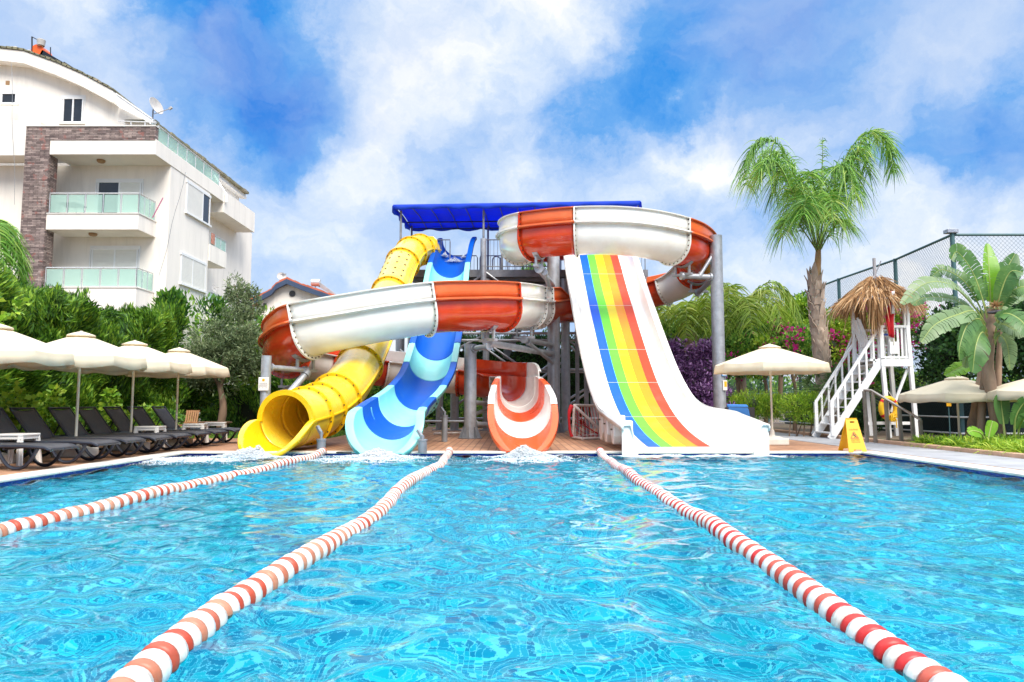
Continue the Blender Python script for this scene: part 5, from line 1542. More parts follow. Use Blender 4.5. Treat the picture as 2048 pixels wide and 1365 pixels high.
# roof posts
ztop = P(1757, 600, ya).z
zth = 3.35
for (px, y_) in ((1757, ya + 0.05), (1815, ya + 0.05), (1705, yb), (1808, yb)):
    q_ = P(px, 650, y_); lp('roof_post', MB().bar((q_.x, y_, zp - 0.1), (q_.x + 0.03, y_, zth + 0.25), 0.06, 0.06, up=(0, 1, 0)))
xf0 = P(1705, 700, yb).x
mb = MB()
for k in range(9): mb.box(min(xl, xf0) - 0.02, xr + 0.05, ya - 0.02 + k * (yb - ya + 0.04) / 9, ya - 0.02 + (k + 0.93) * (yb - ya + 0.04) / 9, zp - 0.04, zp)
lp('platform', mb)
lp('platform_beam', MB().box(xl - 0.04, xr + 0.06, ya - 0.05, ya - 0.022, zp - 0.17, zp - 0.0))
lp('platform_beam', MB().box(xl - 0.04, xr + 0.06, yb + 0.022, yb + 0.05, zp - 0.17, zp))
lp('brace', MB().bar((xr - 0.0, ya + 0.06, zp - 0.22), (P(1782, 825, ya + 0.06).x, ya + 0.06, P(1782, 825, ya + 0.06).z), 0.06, 0.04, up=(0, 1, 0)))
lp('cross_bar', MB().box(xlb - 0.5, xrb + 0.05, ya + 0.05, ya + 0.09, P(1800, 850, ya).z, P(1800, 844, ya).z))
# front and right railing
mb = MB().box(xl - 0.03, xr + 0.06, ya - 0.03, ya + 0.03, zrail - 0.06, zrail).box(xl, xr, ya - 0.015, ya + 0.015, zp + 0.02, zp + 0.07)
lp('rail', mb)
for k in range(5):
    x_ = xl + 0.20 + k * (xr - xl - 0.24) / 4
    lp('baluster', MB().box(x_ - 0.022, x_ + 0.022, ya - 0.012, ya + 0.012, zp + 0.07, zrail - 0.06))
lp('notice_panel', MB().box(xl + 0.18, xl + 0.40, ya - 0.05, ya - 0.032, P(1795, 708, ya).z, P(1795, 684, ya).z))
lp('rail', MB().box(xr, xr + 0.06, ya + 0.031, yb, zrail - 0.06, zrail - 0.002))
for k in range(3):
    y_ = ya + 0.2 + k * 0.25; lp('baluster', MB().box(xr + 0.01, xr + 0.03, y_ - 0.02, y_ + 0.02, zp, zrail - 0.06))
lp('rail', MB().box(xl - 0.2, xr, yb - 0.03, yb + 0.02, zrail - 0.06, zrail - 0.001))
for k in range(6):
    x_ = xl - 0.1 + k * 0.16; lp('baluster', MB().box(x_ - 0.02, x_ + 0.02, yb - 0.012, yb + 0.012, zp, zrail - 0.06))
# stairs running down towards the pool
def stair_pt(s_, y_):      # 0 at the foot, 1 at the platform
    f0 = P(1663, 874, ya).x; f1 = xl - 0.02
    return Vector((f0 + (f1 - f0) * s_, y_, zg_ + (zp - 0.02 - zg_) * s_))
for y_ in (ya, yb):
    lp('stringer', MB().bar(stair_pt(-0.02, y_), stair_pt(1.0, y_), 0.035, 0.17, up=(0, 0, 1)))
    up_ = Vector((0, 0, 0.80))
    lp('handrail', MB().bar(stair_pt(0.02, y_) + up_, stair_pt(1.0, y_) + up_, 0.05, 0.06))
    lp('newel', MB().bar(stair_pt(0.02, y_), stair_pt(0.02, y_) + up_, 0.08))
    lp('newel', MB().bar(stair_pt(1.0, y_) + Vector((0.02, 0, -0.1)), stair_pt(1.0, y_) + up_ + Vector((0.02, 0, 0.02)), 0.085))
    for k in range(1, 7):
        p_ = stair_pt(k / 7, y_); lp('baluster', MB().bar(p_, p_ + up_, 0.04))
for k in range(9):
    p_ = stair_pt((k + 0.5) / 9, ya); lp('tread', MB().box(p_.x - 0.09, p_.x + 0.09, ya + 0.02, yb - 0.02, p_.z - 0.015, p_.z + 0.015))
lp('prop', MB().bar(P(1624, 868, 18.4), P(1722, 632, 18.4), 0.035))
# straw roof
M['straw'] = leafmat('straw', [(0.20, 0.10, 0.04), (0.42, 0.23, 0.10), (0.55, 0.33, 0.16), (0.62, 0.42, 0.24)], 0.8, 0.2, 0.2, 3)
def leaf_arrays(pts, dirs, L, W, fold=0.18, droop=0.0, rng=NR, upbias=0.0):
    """one bent four cornered leaf per point"""
    n = len(pts); pts = np.asarray(pts, float); d = np.asarray(dirs, float)
    d = d / (np.linalg.norm(d, axis=1, keepdims=True) + 1e-9)
    rv = rng.normal(0, 1, (n, 3)); rv[:, 2] *= (1 - upbias)
    s = np.cross(d, rv); s /= (np.linalg.norm(s, axis=1, keepdims=True) + 1e-9)
    nn = np.cross(s, d)
    L = np.broadcast_to(np.asarray(L, float), (n,))[:, None]; W = np.broadcast_to(np.asarray(W, float), (n,))[:, None]
    mid = pts + d * L * 0.5
    a = pts; b_ = mid + s * W * 0.5 + nn * W * fold; c_ = mid - s * W * 0.5 + nn * W * fold
    t = pts + d * L; t[:, 2] -= droop * L[:, 0]
    V = np.stack([a, c_, t, b_], 1).reshape(-1, 3)
    Fq = np.arange(4 * n).reshape(n, 4)
    return V, Fq
def leaves(name, pts, dirs, L, W, mat, parent=None, **k):
    V, Fq = leaf_arrays(pts, dirs, L, W, **k)
    if parent is not None: V = V - np.array(LOC[parent])
    return link_mesh(name, fast_mesh(name, V, Fq), mat, parent)
def strands(name, starts, dirs, length, width, mat, parent=None, sag=0.6, segs=3, rng=NR):
    """thin blades that start along dirs and bend down under their weight"""
    n = len(starts); p_ = np.asarray(starts, float); d = np.asarray(dirs, float); d = d / np.linalg.norm(d, axis=1, keepdims=True)
    Ls = np.broadcast_to(np.asarray(length, float), (n,)); W = np.broadcast_to(np.asarray(width, float), (n,))
    sag = np.broadcast_to(np.asarray(sag, float), (n,))
    side = np.cross(d, rng.normal(0, 1, (n, 3)) * np.array([1, 1, 0.5])); side /= np.linalg.norm(side, axis=1, keepdims=True) + 1e-9
    rows = []
    for k in range(segs + 1):
        t = k / segs
        c_ = p_ + d * (Ls * t)[:, None]
        c_[:, 2] -= sag * Ls * t * t
        w = (W * (1 - 0.85 * t ** 2))[:, None]
        rows.append(c_ - side * w / 2); rows.append(c_ + side * w / 2)
    V = np.stack(rows, 1); m = 2 * (segs + 1)
    base = (np.arange(n) * m)[:, None]
    Fq = np.concatenate([np.concatenate([base + 2 * k, base + 2 * k + 1, base + 2 * k + 3, base + 2 * k + 2], 1) for k in range(segs)], 0)
    V = V.reshape(-1, 3)
    if parent is not None: V = V - np.array(LOC[parent])
    return link_mesh(name, fast_mesh(name, V, Fq), mat, parent)

ap_ = P(1750, 548, 17.8)
roofc = Vector((P(1750, 560, 17.8).x, 17.8, 0))
zpk = P(1750, 552, 17.8).z; zed = P(1680, 612, 17.8).z
eaves = [Vector((P(1672, 614, yb).x, yb + 0.15, zed)), Vector((P(1700, 606, ya).x, ya - 0.25, zed - 0.0)), Vector((P(1822, 592, ya).x, ya - 0.25, zed + 0.02)), Vector((P(1826, 585, yb).x, yb + 0.25, zed + 0.05))]
peak = Vector((roofc.x, 17.8, zpk))
mb = MB()
for e in eaves: mb.bar(peak, e.lerp(peak, 0.1), 0.035)
for i in range(4): mb.bar(eaves[i].lerp(peak, 0.12), eaves[(i + 1) % 4].lerp(peak, 0.12), 0.03)
mb.tube([peak - Vector((0, 0, 0.2)), P(1748, 517, 17.8)], 0.04, 8); mb.tube([peak, P(1762, 522, 17.7)], 0.012, 6)
lp('roof_frame', mb, mk('grey_timber', (0.34, 0.32, 0.33), 0.8))
st, di, ln, sg = [], [], [], []
for i in range(4):
    e0, e1 = eaves[i], eaves[(i + 1) % 4]
    for k in range(400):
        a, v = NR.random(), NR.random() ** 0.75
        q_ = (peak.lerp(e0.lerp(e1, a), 0.12 + 0.86 * v)) + Vector((0, 0, 0.05 + 0.05 * NR.random()))
        d_ = (e0.lerp(e1, a) - peak).normalized() + Vector(NR.normal(0, 0.22, 3)) + Vector((0, 0, 0.10))
        st.append(q_); di.append(d_); ln.append(NR.uniform(0.2, 0.45)); sg.append(NR.uniform(0.15, 0.85))
for (px, y_, n, l0) in ((1715, yb, 110, 1.0), (1748, ya - 0.1, 130, 0.85), (1752, yb, 50, 0.9), (1690, 17.9, 60, 0.45)):
    c_ = P(px, 600, y_)
    for k in range(n):
        st.append(Vector((c_.x + NR.normal(0, 0.07), y_ + NR.normal(0, 0.07), zed + 0.12 * NR.random()))); di.append(Vector((NR.normal(0, 0.10), NR.normal(0, 0.1), -1))); ln.append(l0 * NR.uniform(0.5, 1.15)); sg.append(0.0)
strands('thatch', st, di, ln, 0.028, M['straw'], lt, sag=sg)
# lifeguard's chair on the platform, towel, flag, lifebuoy
lc_ = Vector((xl - 0.02, 17.85, zp))
ct = thing('lifeguard_chair', 'white slatted armchair standing on the lifeguard tower platform', 'chair', lc_)
mb = MB()
for k in range(5): mb.bar(lc_ + Vector((-0.12, -0.2 + 0.1 * k, 0.34)), lc_ + Vector((-0.34, -0.2 + 0.1 * k, 1.0 + 0.05 * (k % 2))), 0.08, 0.018, up=(1, 0, 0))
mb.build('backrest', W_, ct)
MB().box(lc_.x - 0.12, lc_.x + 0.38, 17.6, 18.1, zp + 0.34, zp + 0.37).build('seat', W_, ct)
for s_ in (-1, 1):
    MB().box(lc_.x - 0.16, lc_.x + 0.42, 17.85 + s_ * 0.27 - 0.05, 17.85 + s_ * 0.27 + 0.05, zp + 0.56, zp + 0.585).build('armrest', W_, ct)
    for x_ in (-0.1, 0.34): MB().box(lc_.x + x_ - 0.03, lc_.x + x_ + 0.03, 17.85 + s_ * 0.26 - 0.02, 17.85 + s_ * 0.26 + 0.02, zp + 0.001, zp + 0.559).build('leg', W_, ct)
M['towel_blue'] = mk('blue_towel', (0.03, 0.10, 0.45), 0.9, 0.2, 8)
M['cloth_red'] = mk('red_cloth', (0.65, 0.02, 0.03), 0.8, 0.1, 6, transl=0.2)
tag(MB().box(lc_.x - 0.1, lc_.x + 0.36, 17.58, 17.64, zp + 0.588, zp + 0.64).build('folded_towel', M['towel_blue'], bevel=0.015), 'folded blue towel on the armrest of the lifeguard chair', 'towel', kind='thing')
tag(MB().box(lc_.x - 0.02, lc_.x + 0.2, 17.585, 17.64, zp + 0.642, zp + 0.68).build('cap', M['cloth_red'], bevel=0.012), 'small red cap lying on the blue towel up on the lifeguard tower', 'cap', kind='thing')
fl_ = thing('flag', 'red flag with white edge hanging limp from a pole on the lifeguard tower railing', 'flag', P(1790, 660, ya - 0.06))
rows, rows2 = [], []
for j in range(15):
    y0 = 583 + (673 - 583) * j / 14
    r1, r2 = [], []
    for i in range(7):
        s_ = i / 6
        wl = 1775 + 3 * math.sin(j * 0.5); wr = 1788 + 2 * math.sin(j * 0.4 + 1)
        p_ = P(wl + (wr - wl) * s_, y0 + (4 * s_ if j == 14 else 0), ya - 0.075); p_.y += 0.035 * math.sin(s_ * 9 + j * 0.25)
        r1.append(p_)
    for i in range(4):
        s_ = i / 3; p_ = P(1783 + 6 * s_, 583 + (628 - 583) * j / 14, ya - 0.13); p_.y += 0.012 * math.sin(s_ * 5 + j * 0.4); r2.append(p_)
    rows.append(r1); rows2.append(r2)
MB().strip(rows).build('cloth', M['cloth_red'], fl_, smooth=60, solid=0.004)
MB().strip(rows2).build('white_cloth', mk('white_cloth', (0.78, 0.76, 0.78), 0.85, transl=0.2), fl_, smooth=60, solid=0.004)
MB().tube([P(1788, 690, ya - 0.06), P(1788, 580, ya - 0.06)], 0.012, 8).build('pole', M['cream_pole'], fl_)
M['buoy_yellow'] = mk('buoy_yellow', (0.78, 0.45, 0.01), 0.45, 0.08, 6)
lb = thing('lifebuoy', 'yellow ring lifebuoy with red bands hanging on a leg of the lifeguard tower', 'lifebuoy', P(1778, 817, ya - 0.14))
bc = P(1777, 817, ya - 0.14)
R_, r_ = 0.205, 0.062
pts = [bc + Vector((R_ * 0.88 * math.cos(a), 0.012 * math.cos(a), R_ * 1.12 * math.sin(a))) for a in [2 * math.pi * k / 36 for k in range(36)]]
MB().tube(pts, r_, 14, closed=True).build('ring', M['buoy_yellow'], lb, smooth=60)
for a0 in (0.75, 2.4, 3.9, 5.5):
    pp = [bc + Vector((R_ * 0.88 * math.cos(a), 0.012 * math.cos(a), R_ * 1.12 * math.sin(a))) for a in [a0 - 0.13 + 0.26 * k / 4 for k in range(5)]]
    MB().tube(pp, r_ * 1.04, 14, cap=False).build('band', M['cloth_red'], lb, smooth=60)
mb = MB(); rr = random.Random(2)
q_ = bc + Vector((0.06, -0.085, -0.20))
for k in range(9):
    pp = [q_ + Vector((rr.uniform(-0.09, 0.09), rr.uniform(-0.03, 0.02), rr.uniform(-0.12, 0.09))) for _ in range(6)]
    pts2, _t = spline(pp, 5); mb.tube(pts2, 0.011, 6)
mb.tube([q_ + Vector((0.06, 0, -0.05)), q_ + Vector((0.07, 0, -0.26))], 0.012, 6)
mb.build('rope', M['buoy_yellow'], lb, smooth=60)
MB().tube([bc + Vector((-0.17, 0, 0.16)), bc + Vector((0.02, 0.03, 0.42)), bc + Vector((0.19, 0, 0.12))], 0.008, 6).build('hanging_cord', M['white_plastic'], lb, smooth=60)

# ---------------------------------------------------------------- stainless handrail at the steps down
M['stainless'] = mk('brushed_stainless', (0.36, 0.32, 0.28), 0.35, 0.15, 12, metal=0.7)
hr = thing('handrail', 'brushed steel handrail sloping down beside the grey path in front of the lifeguard tower', 'handrail', (7.75, 15.2, DK))
top0, top1 = P(1728, 781, 15.7), P(1840, 839, 14.75)
posts = [(1731, 0.02), (1748, 0.16), (1773, 0.40), (1800, 0.64), (1824, 0.86), (1841, 1.0)]
MB().tube([top0, P(1742, 781, 15.55), top1, top1 - Vector((-0.01, 0, 0.06))], 0.028, 12).build('rail', M['stainless'], hr, smooth=40)
for px, s_ in posts:
    tq = P(1742, 781, 15.55).lerp(top1, (s_ - 0.13) / 0.87) if s_ > 0.13 else top0
    zb_ = DK if s_ < 0.7 else gz + 0.4
    MB().bar((tq.x + 0.02, tq.y, zb_), (tq.x, tq.y, tq.z - 0.02), 0.06, 0.06, up=(0, 1, 0)).build('post', M['stainless'], hr)

# ---------------------------------------------------------------- wet floor sign
M['sign_yellow'] = mk('sign_yellow', (0.82, 0.40, 0.003), 0.4, 0.05, 4)
M['sign_print'] = mk('brown_print', (0.32, 0.11, 0.01), 0.5, 0.05)
M['sign_red'] = mk('orange_print', (0.72, 0.16, 0.01), 0.5, 0.05)
M['black'] = mk('black_plastic', (0.02, 0.02, 0.02), 0.5, 0.1)
sb_ = G(1705, 904); SX, SY = sb_.x + 0.02, sb_.y + 0.06
ws = thing('wet_floor_sign', 'yellow folding wet floor warning sign standing on the pool edge', 'sign', (SX, SY, DK), rad(0))
ws.rotation_euler = (0, 0, rad(3))
LOC[ws] = Vector((0, 0, 0))
def board(sgn, mat):
    """A-frame leaf in the sign's own frame: x across, y towards the back"""
    outl = [(-0.155, 0.0), (-0.075, 0.0), (-0.06, 0.045), (0.075, 0.045), (0.09, 0.0), (0.165, 0.0), (0.112, 0.55), (0.095, 0.575), (-0.085, 0.575), (-0.10, 0.55)]
    h0, h1 = 0.50, 0.525
    def tp(x, z): return Vector((x, -sgn * (0.19 * (1 - z / 0.58)), z))
    mb = MB()
    lo = [(-0.155, 0.0), (-0.075, 0.0), (-0.06, 0.045), (0.075, 0.045), (0.09, 0.0), (0.165, 0.0), (0.117, 0.50), (-0.105, 0.50)]
    hi = [(-0.1025, 0.525), (0.1146, 0.525), (0.112, 0.55), (0.095, 0.575), (-0.085, 0.575), (-0.10, 0.55)]
    for poly in (lo, hi, [(-0.105, 0.5), (-0.03, 0.5), (-0.03, 0.525), (-0.1025, 0.525)], [(0.05, 0.5), (0.117, 0.5), (0.1146, 0.525), (0.05, 0.525)]):
        mb.prism([tp(x, z) for x, z in poly], (0, sgn * 0.012, 0))
    return mb
board(1, None).build('front_board', M['sign_yellow'], ws)
board(-1, None).build('back_board', M['sign_yellow'], ws)
MB().box(-0.09, 0.1, -0.012, 0.012, 0.566, 0.582).build('hinge', M['sign_yellow'], ws)
def sg(x, z, e=0.003): return Vector((x, -(0.19 * (1 - z / 0.58)) - e, z))
mb = MB()
for (a, b_) in (((-0.07, 0.235), (0.0, 0.345)), ((0.0, 0.345), (0.07, 0.235)), ((0.07, 0.235), (-0.07, 0.235))): mb.bar(sg(*a), sg(*b_), 0.017, 0.003, up=(0, -1, 0.33))
mb.build('warning_triangle', M['sign_red'], ws)
mb = MB().lathe([(0.011, 0), (0.011, 0.002)], 10, sg(-0.012, 0.312, 0.004), (0, -1, 0.3))
for (a, b_) in (((-0.008, 0.30), (0.018, 0.262)), ((0.018, 0.262), (0.045, 0.25)), ((0.012, 0.268), (-0.004, 0.245)), ((0.0, 0.288), (-0.03, 0.285)), ((0.0, 0.29), (0.03, 0.295))): mb.bar(sg(*a, 0.004), sg(*b_, 0.004), 0.012, 0.002, up=(0, -1, 0.33))
mb.build('slipping_figure', M['black'], ws)
def text(s_, size, parent, loc, rot, mat, name='lettering', align='CENTER'):
    cu = bpy.data.curves.new(name, 'FONT'); cu.body = s_; cu.size = size; cu.align_x = align; cu.extrude = 0.0006; cu.resolution_u = 2
    cu.materials.append(mat)
    tmp = bpy.data.objects.new('tmp', cu)
    me = bpy.data.meshes.new_from_object(tmp)
    bpy.data.objects.remove(tmp)
    o = bpy.data.objects.new(name, me); COL.objects.link(o); o.parent = parent
    o.location = Vector(loc) - (LOC[parent]); o.rotation_euler = rot
    return o
rx_ = rad(90) - math.atan(0.19 / 0.58)
text('CAUTION', 0.036, ws, sg(0.005, 0.372, 0.004), (rx_, 0, 0), M['sign_red'])
text('CAUTION', 0.034, ws, sg(0.005, 0.196, 0.004), (rx_, 0, 0), M['sign_print'])
text('WET FLOOR', 0.028, ws, sg(0.005, 0.163, 0.004), (rx_, 0, 0), M['sign_print'])

# ---------------------------------------------------------------- notices on the columns
nb = thing('notice_board', 'small white rules board with yellow emblem on the short column', 'sign', (lc.x, lc.y, 1.0))
a, b_ = P(517, 755, lc.y - 0.125), P(537, 782, lc.y - 0.125)
MB().box(a.x, b_.x, lc.y - 0.135, lc.y - 0.102, b_.z, a.z).build('board', M['white_plastic'], nb, bevel=0.01)
mb = MB().lathe([(0.028, 0), (0.028, 0.002)], 16, Vector(((a.x + b_.x) / 2, lc.y - 0.136, a.z - 0.055)), (0, -1, 0)); mb.build('emblem', M['sign_yellow'], nb)
mb = MB(); rr = random.Random(6)
M['grey_print'] = mk('grey_print', (0.25, 0.22, 0.2), 0.6)
for k, z_ in enumerate((0.115, 0.145, 0.162, 0.179, 0.205)):
    x_ = a.x + 0.025
    while x_ < b_.x - 0.03:
        w_ = rr.uniform(0.01, 0.03); 
        if k < 4 or rr.random() < 0.5: mb.box(x_, min(x_ + w_, b_.x - 0.02), lc.y - 0.138, lc.y - 0.1352, a.z - z_ - (0.009 if k == 0 else 0.005), a.z - z_)
        x_ += w_ + 0.007
mb.build('print_lines', M['grey_print'], nb)
nb = thing('notice_sign', 'small white sign with blue edge on the tall column behind the parasol', 'sign', (rc.x, rc.y, 1.8))
a, b_ = P(1445, 739, rc.y - 0.2), P(1454, 751, rc.y - 0.2)
MB().box(a.x, b_.x, rc.y - 0.19, rc.y - 0.15, b_.z, a.z).build('board', M['white_plastic'], nb)
MB().box(a.x - 0.018, a.x - 0.001, rc.y - 0.192, rc.y - 0.15, b_.z - 0.018, a.z).box(a.x - 0.018, b_.x, rc.y - 0.1915, rc.y - 0.15, b_.z - 0.018, b_.z - 0.001).build('blue_edge', mk('sign_blue', (0.02, 0.24, 0.55), 0.5), nb)
nb = thing('warning_sign', 'white warning sign with yellow field on the tall column behind the parasol', 'sign', (rc.x, rc.y, 1.3))
a, b_ = P(1446, 761, rc.y - 0.2), P(1455, 781, rc.y - 0.2)
MB().box(a.x, b_.x, rc.y - 0.19, rc.y - 0.15, b_.z, a.z).build('board', M['white_plastic'], nb)
MB().box(a.x + 0.035, b_.x - 0.008, rc.y - 0.193, rc.y - 0.1902, b_.z + 0.09, a.z - 0.03).build('yellow_field', M['sign_yellow'], nb)

# ---------------------------------------------------------------- blue cushioned rattan chair
bq = P(1480, 830, 16.3)
rt_ = thing('rattan_chair', 'dark rattan armchair with blue back cushion behind the white wall of the rainbow slide', 'chair', (bq.x, 16.3, DK))
zc1, zc0 = P(1480, 810, 16.5).z, P(1480, 842, 16.5).z
x0, x1 = P(1458, 830, 16.5).x, P(1502, 830, 16.5).x
MB().prism([Vector((x0, 16.45, zc0 - 0.2)), Vector((x1 + 0.03, 16.45, zc0 - 0.2)), Vector((x1 - 0.02, 16.62, zc1 - 0.01)), Vector((x0 + 0.01, 16.62, zc1))], (0, 0.09, 0.02)).build('cushion', mk('blue_cushion', (0.05, 0.20, 0.52), 0.9, 0.1, 5, bump=0.1), rt_, bevel=0.025)
MB().box(x0 - 0.02, x1 + 0.12, 16.6, 16.75, DK, zc1 - 0.06).box(x0 + 0.05, x1 + 0.02, 16.0, 16.6, DK + 0.28, DK + 0.36).build('backrest', M['dark_wicker'], rt_)
for x_ in (x0 - 0.03, x1 + 0.08): MB().box(x_ - 0.05, x_ + 0.06, 16.0, 16.599, DK, zc0 - 0.0).build('armrest', M['dark_wicker'], rt_)
# small water polo goal leaning on the deck
M['goal_white'] = mk('goal_white', (0.66, 0.60, 0.55), 0.6, 0.2, 8, col2=(0.42, 0.2, 0.15), col2_amt=0.6, c2scale=6)
gl = thing('goal_frame', 'small white pool goal with red and white net on the deck under the rainbow slide', 'goal', (P(1165, 870, 17.5).x, 17.5, DK))
yg = 17.3
A = [G(1148, 876), P(1148, 810, 17.6), P(1215, 811, 18.3), G(1205, 868), G(1168, 878)]
A = [P(1146, 876, yg), P(1148, 811, yg), P(1200, 812, yg + 1.0), P(1205, 868, yg + 1.0)]
for q_ in A: q_.z = max(q_.z, DK + 0.035)
b2 = [P(1165, 880, 16.7), P(1218, 872, 17.2)]
for q_ in b2: q_.z = DK + 0.03
mb = MB()
for a, b_ in ((A[0], A[1]), (A[1], A[2]), (A[2], A[3]), (A[0], A[3]), (A[1], b2[1]), (b2[0], b2[1]), (A[0], b2[0]), (A[2], b2[1])): mb.tube([a, b_], 0.034, 8)
mb.build('frame', M['goal_white'], gl, smooth=40)
for nm, mt_, off in (('red_net', M['cloth_red'], 0), ('white_net', M['goal_white'], 1)):
    mb = MB()
    for k in range(9):
        s_ = (k + 0.5 * off) / 9
        a, b_ = A[0].lerp(A[1], s_), A[3].lerp(b2[1], s_)
        if off: a, b_ = A[1].lerp(A[2], s_), A[0].lerp(b2[1], s_)
        m_ = a.lerp(b_, 0.5) + Vector((0.02, 0.05, -0.10 - 0.06 * math.sin(k)))
        pts2, _t = spline([a, m_, b_], 6); mb.tube(pts2, 0.007, 4)
        if not off:
            pts2, _t = spline([A[1].lerp(A[2], s_), A[1].lerp(b2[1], s_) + Vector((0, 0.1, -0.05)), A[0].lerp(b2[1], s_)], 6); mb.tube(pts2, 0.006, 4)
    mb.build(nm, mt_, gl)
mb = MB()
pts2, _t = spline([A[1] + Vector((-0.05, 0, 0.0)), A[1] + Vector((-0.12, -0.03, -0.2)), A[0] + Vector((-0.08, -0.03, 0.2)), A[0] + Vector((-0.03, -0.04, 0.02))], 6); mb.tube(pts2, [0.05, 0.06, 0.055, 0.05, 0.05, 0.045, 0.04, 0.04, 0.035, 0.03, 0.03, 0.03, 0.035, 0.03, 0.03, 0.03, 0.035, 0.04, 0.045][:len(pts2)], 7)
mb.build('bunched_net', M['cloth_red'], gl, smooth=60)
# fallen white pipe and flip flops on the deck
a, b_ = G(868, 871), G(935, 869)
tag(MB().tube([a + Vector((0, 0, 0.04)), b_ + Vector((0, 0, 0.04))], 0.03, 8).tube([a + Vector((0.2, 0, 0.04)), a + Vector((0.1, 0.5, 0.04))], 0.03, 8).build('plastic_pipe', M['goal_white'], smooth=40), 'dirty white plastic pipe lying on the deck beside the medium grey column', 'pipe', kind='thing')
a = G(688, 908)
tag(MB().prism([a + Vector((-0.13, -0.03, 0.006)), a + Vector((0.0, -0.055, 0.006)), a + Vector((0.13, -0.03, 0.006)), a + Vector((0.13, 0.03, 0.006)), a + Vector((-0.1, 0.05, 0.006))], (0, 0, 0.03)).build('sandal', M['black'], bevel=0.01), 'black sandal left on the pool edge at the end of a lane rope', 'sandal', kind='thing')

# ================================================================== sports court fence
M['fence_green'] = mk('fence_green', (0.055, 0.13, 0.14), 0.5, 0.15, 5)
M['fence_wire'] = mk('fence_wire', (0.012, 0.03, 0.05), 0.5, 0.1)
FX, FY = P(1904, 468, 18.0).x, 18.0
FZ = P(1904, 470, 18.0).z
cf = thing('court_fence', 'tall green chain link fence of the sports court with a floodlight at its corner', 'fence', (FX, FY, gz))
def mesh_panel(a, b_, z0, z1, sp, r_=0.0042):
    """woven diamond wire between two posts, each wire a thin three sided rod"""
    a, b_ = Vector(a), Vector(b_); d_ = (b_ - a); Lh = d_.length; d_.normalize()
    nrm = d_.cross(Vector((0, 0, 1)))
    Hh = z1 - z0; V_, F_ = [], []
    for sgn in (1, -1):
        k = -Hh
        while k < Lh:
            s0, s1 = max(0, k), min(Lh, k + Hh)
            if s1 - s0 > 0.02:
                if sgn > 0: h0, h1 = s0 - k, s1 - k
                else: h0, h1 = Hh - (s0 - k), Hh - (s1 - k)
                p_, q_ = a + d_ * s0 + Vector((0, 0, h0)), a + d_ * s1 + Vector((0, 0, h1))
                p_.z += z0 - a.z * 1; q_.z += z0 - a.z * 1
                t_ = (q_ - p_).normalized(); e1 = nrm; e2 = t_.cross(e1)
                b0 = len(V_)
                for c_ in (p_, q_):
                    for an in (0, 2.094, 4.189): V_.append(c_ + e1 * (r_ * math.cos(an)) + e2 * (r_ * math.sin(an)))
                for i in range(3): F_.append((b0 + i, b0 + (i + 1) % 3, b0 + 3 + (i + 1) % 3, b0 + 3 + i))
            k += sp
    return V_, F_
posts = [(FX, FY), (P(1790, 518, 21.2).x, 21.2), (FX + 0.1, 24.6), (FX + 0.1, 28.2), (FX + 0.15, 32), (FX + 0.2, 36.5), (FX + 0.25, 42)]
posts_r = [(FX + 3.2, FY), (FX + 6.4, FY)]
for x_, y_ in posts + posts_r:
    MB().tube([(x_, y_, gz), (x_, y_, FZ + 0.03)], 0.055, 10).build('post', M['fence_green'], cf, smooth=40)
mb = MB()
run = [Vector((x_, y_, FZ)) for x_, y_ in posts]
mb.tube(run, 0.035, 8); mb.tube([Vector((FX, FY, FZ)), Vector((FX + 6.4, FY, FZ))], 0.035, 8)
for z_ in (1.35, 2.85):
    mb.tube([Vector((p_.x, p_.y, z_)) for p_ in run], 0.028, 8); mb.tube([Vector((FX, FY, z_)), Vector((FX + 6.4, FY, z_))], 0.028, 8)
mb.build('rail', M['fence_green'], cf, smooth=40)
V_, F_ = [], []
for i in range(len(posts) - 1):
    v_, f_ = mesh_panel((*posts[i], 0), (*posts[i + 1], 0), 0.0, FZ, 0.11 if i < 3 else 0.2, 0.0032 if i < 3 else 0.005)
    F_ += [tuple(j + len(V_) for j in f) for f in f_]; V_ += v_
v_, f_ = mesh_panel((FX, FY, 0), (FX + 6.4, FY, 0), 0.0, FZ, 0.11, 0.0032)
F_ += [tuple(j + len(V_) for j in f) for f in f_]; V_ += v_
m_ = MB(); m_.v, m_.f = V_, F_
m_.build('wire_mesh', M['fence_wire'], cf)
M['screen_fabric'] = mk('dark_green_windbreak', (0.012, 0.03, 0.028), 0.9, 0.3, 5)
MB().box(FX + 0.06, FX + 6.4, FY + 0.05, FY + 0.06, gz + 0.1, 1.15).box(FX + 0.12, FX + 0.13, FY + 0.062, 30, 0.0, 1.30).build('windbreak', M['screen_fabric'], cf)
mb = MB()
for z_ in (0.18, 0.58): mb.tube([(FX - 0.08, FY - 0.1, z_), (FX + 6, FY - 0.1, z_)], 0.022, 8).tube([(FX - 0.08, FY - 0.1, z_), (FX - 0.08, 30, z_)], 0.022, 8)
mb.build('white_rail', W_, cf)
fq = P(1901, 465, 18.0)
MB().box(fq.x - 0.13, fq.x + 0.15, 17.9, 18.1, FZ + 0.035, FZ + 0.13).build('floodlight', mk('floodlight_grey', (0.30, 0.33, 0.40), 0.35, 0.3, 25), cf, bevel=0.01)
ysn = thing('yellow_sign', 'small yellow sign on a thin post under the parasol beside the banana plant', 'sign', P(1897, 806, 17.2))
MB().box(P(1893, 800, 17.2).x, P(1902, 800, 17.2).x, 17.2, 17.215, P(1893, 813, 17.2).z, P(1893, 803, 17.2).z).build('board', M['sign_yellow'], ysn)
MB().tube([(P(1897, 800, 17.23).x, 17.24, gz), (P(1897, 800, 17.23).x, 17.24, P(1897, 806, 17.23).z)], 0.012, 6).build('post', M['fence_green'], ysn)

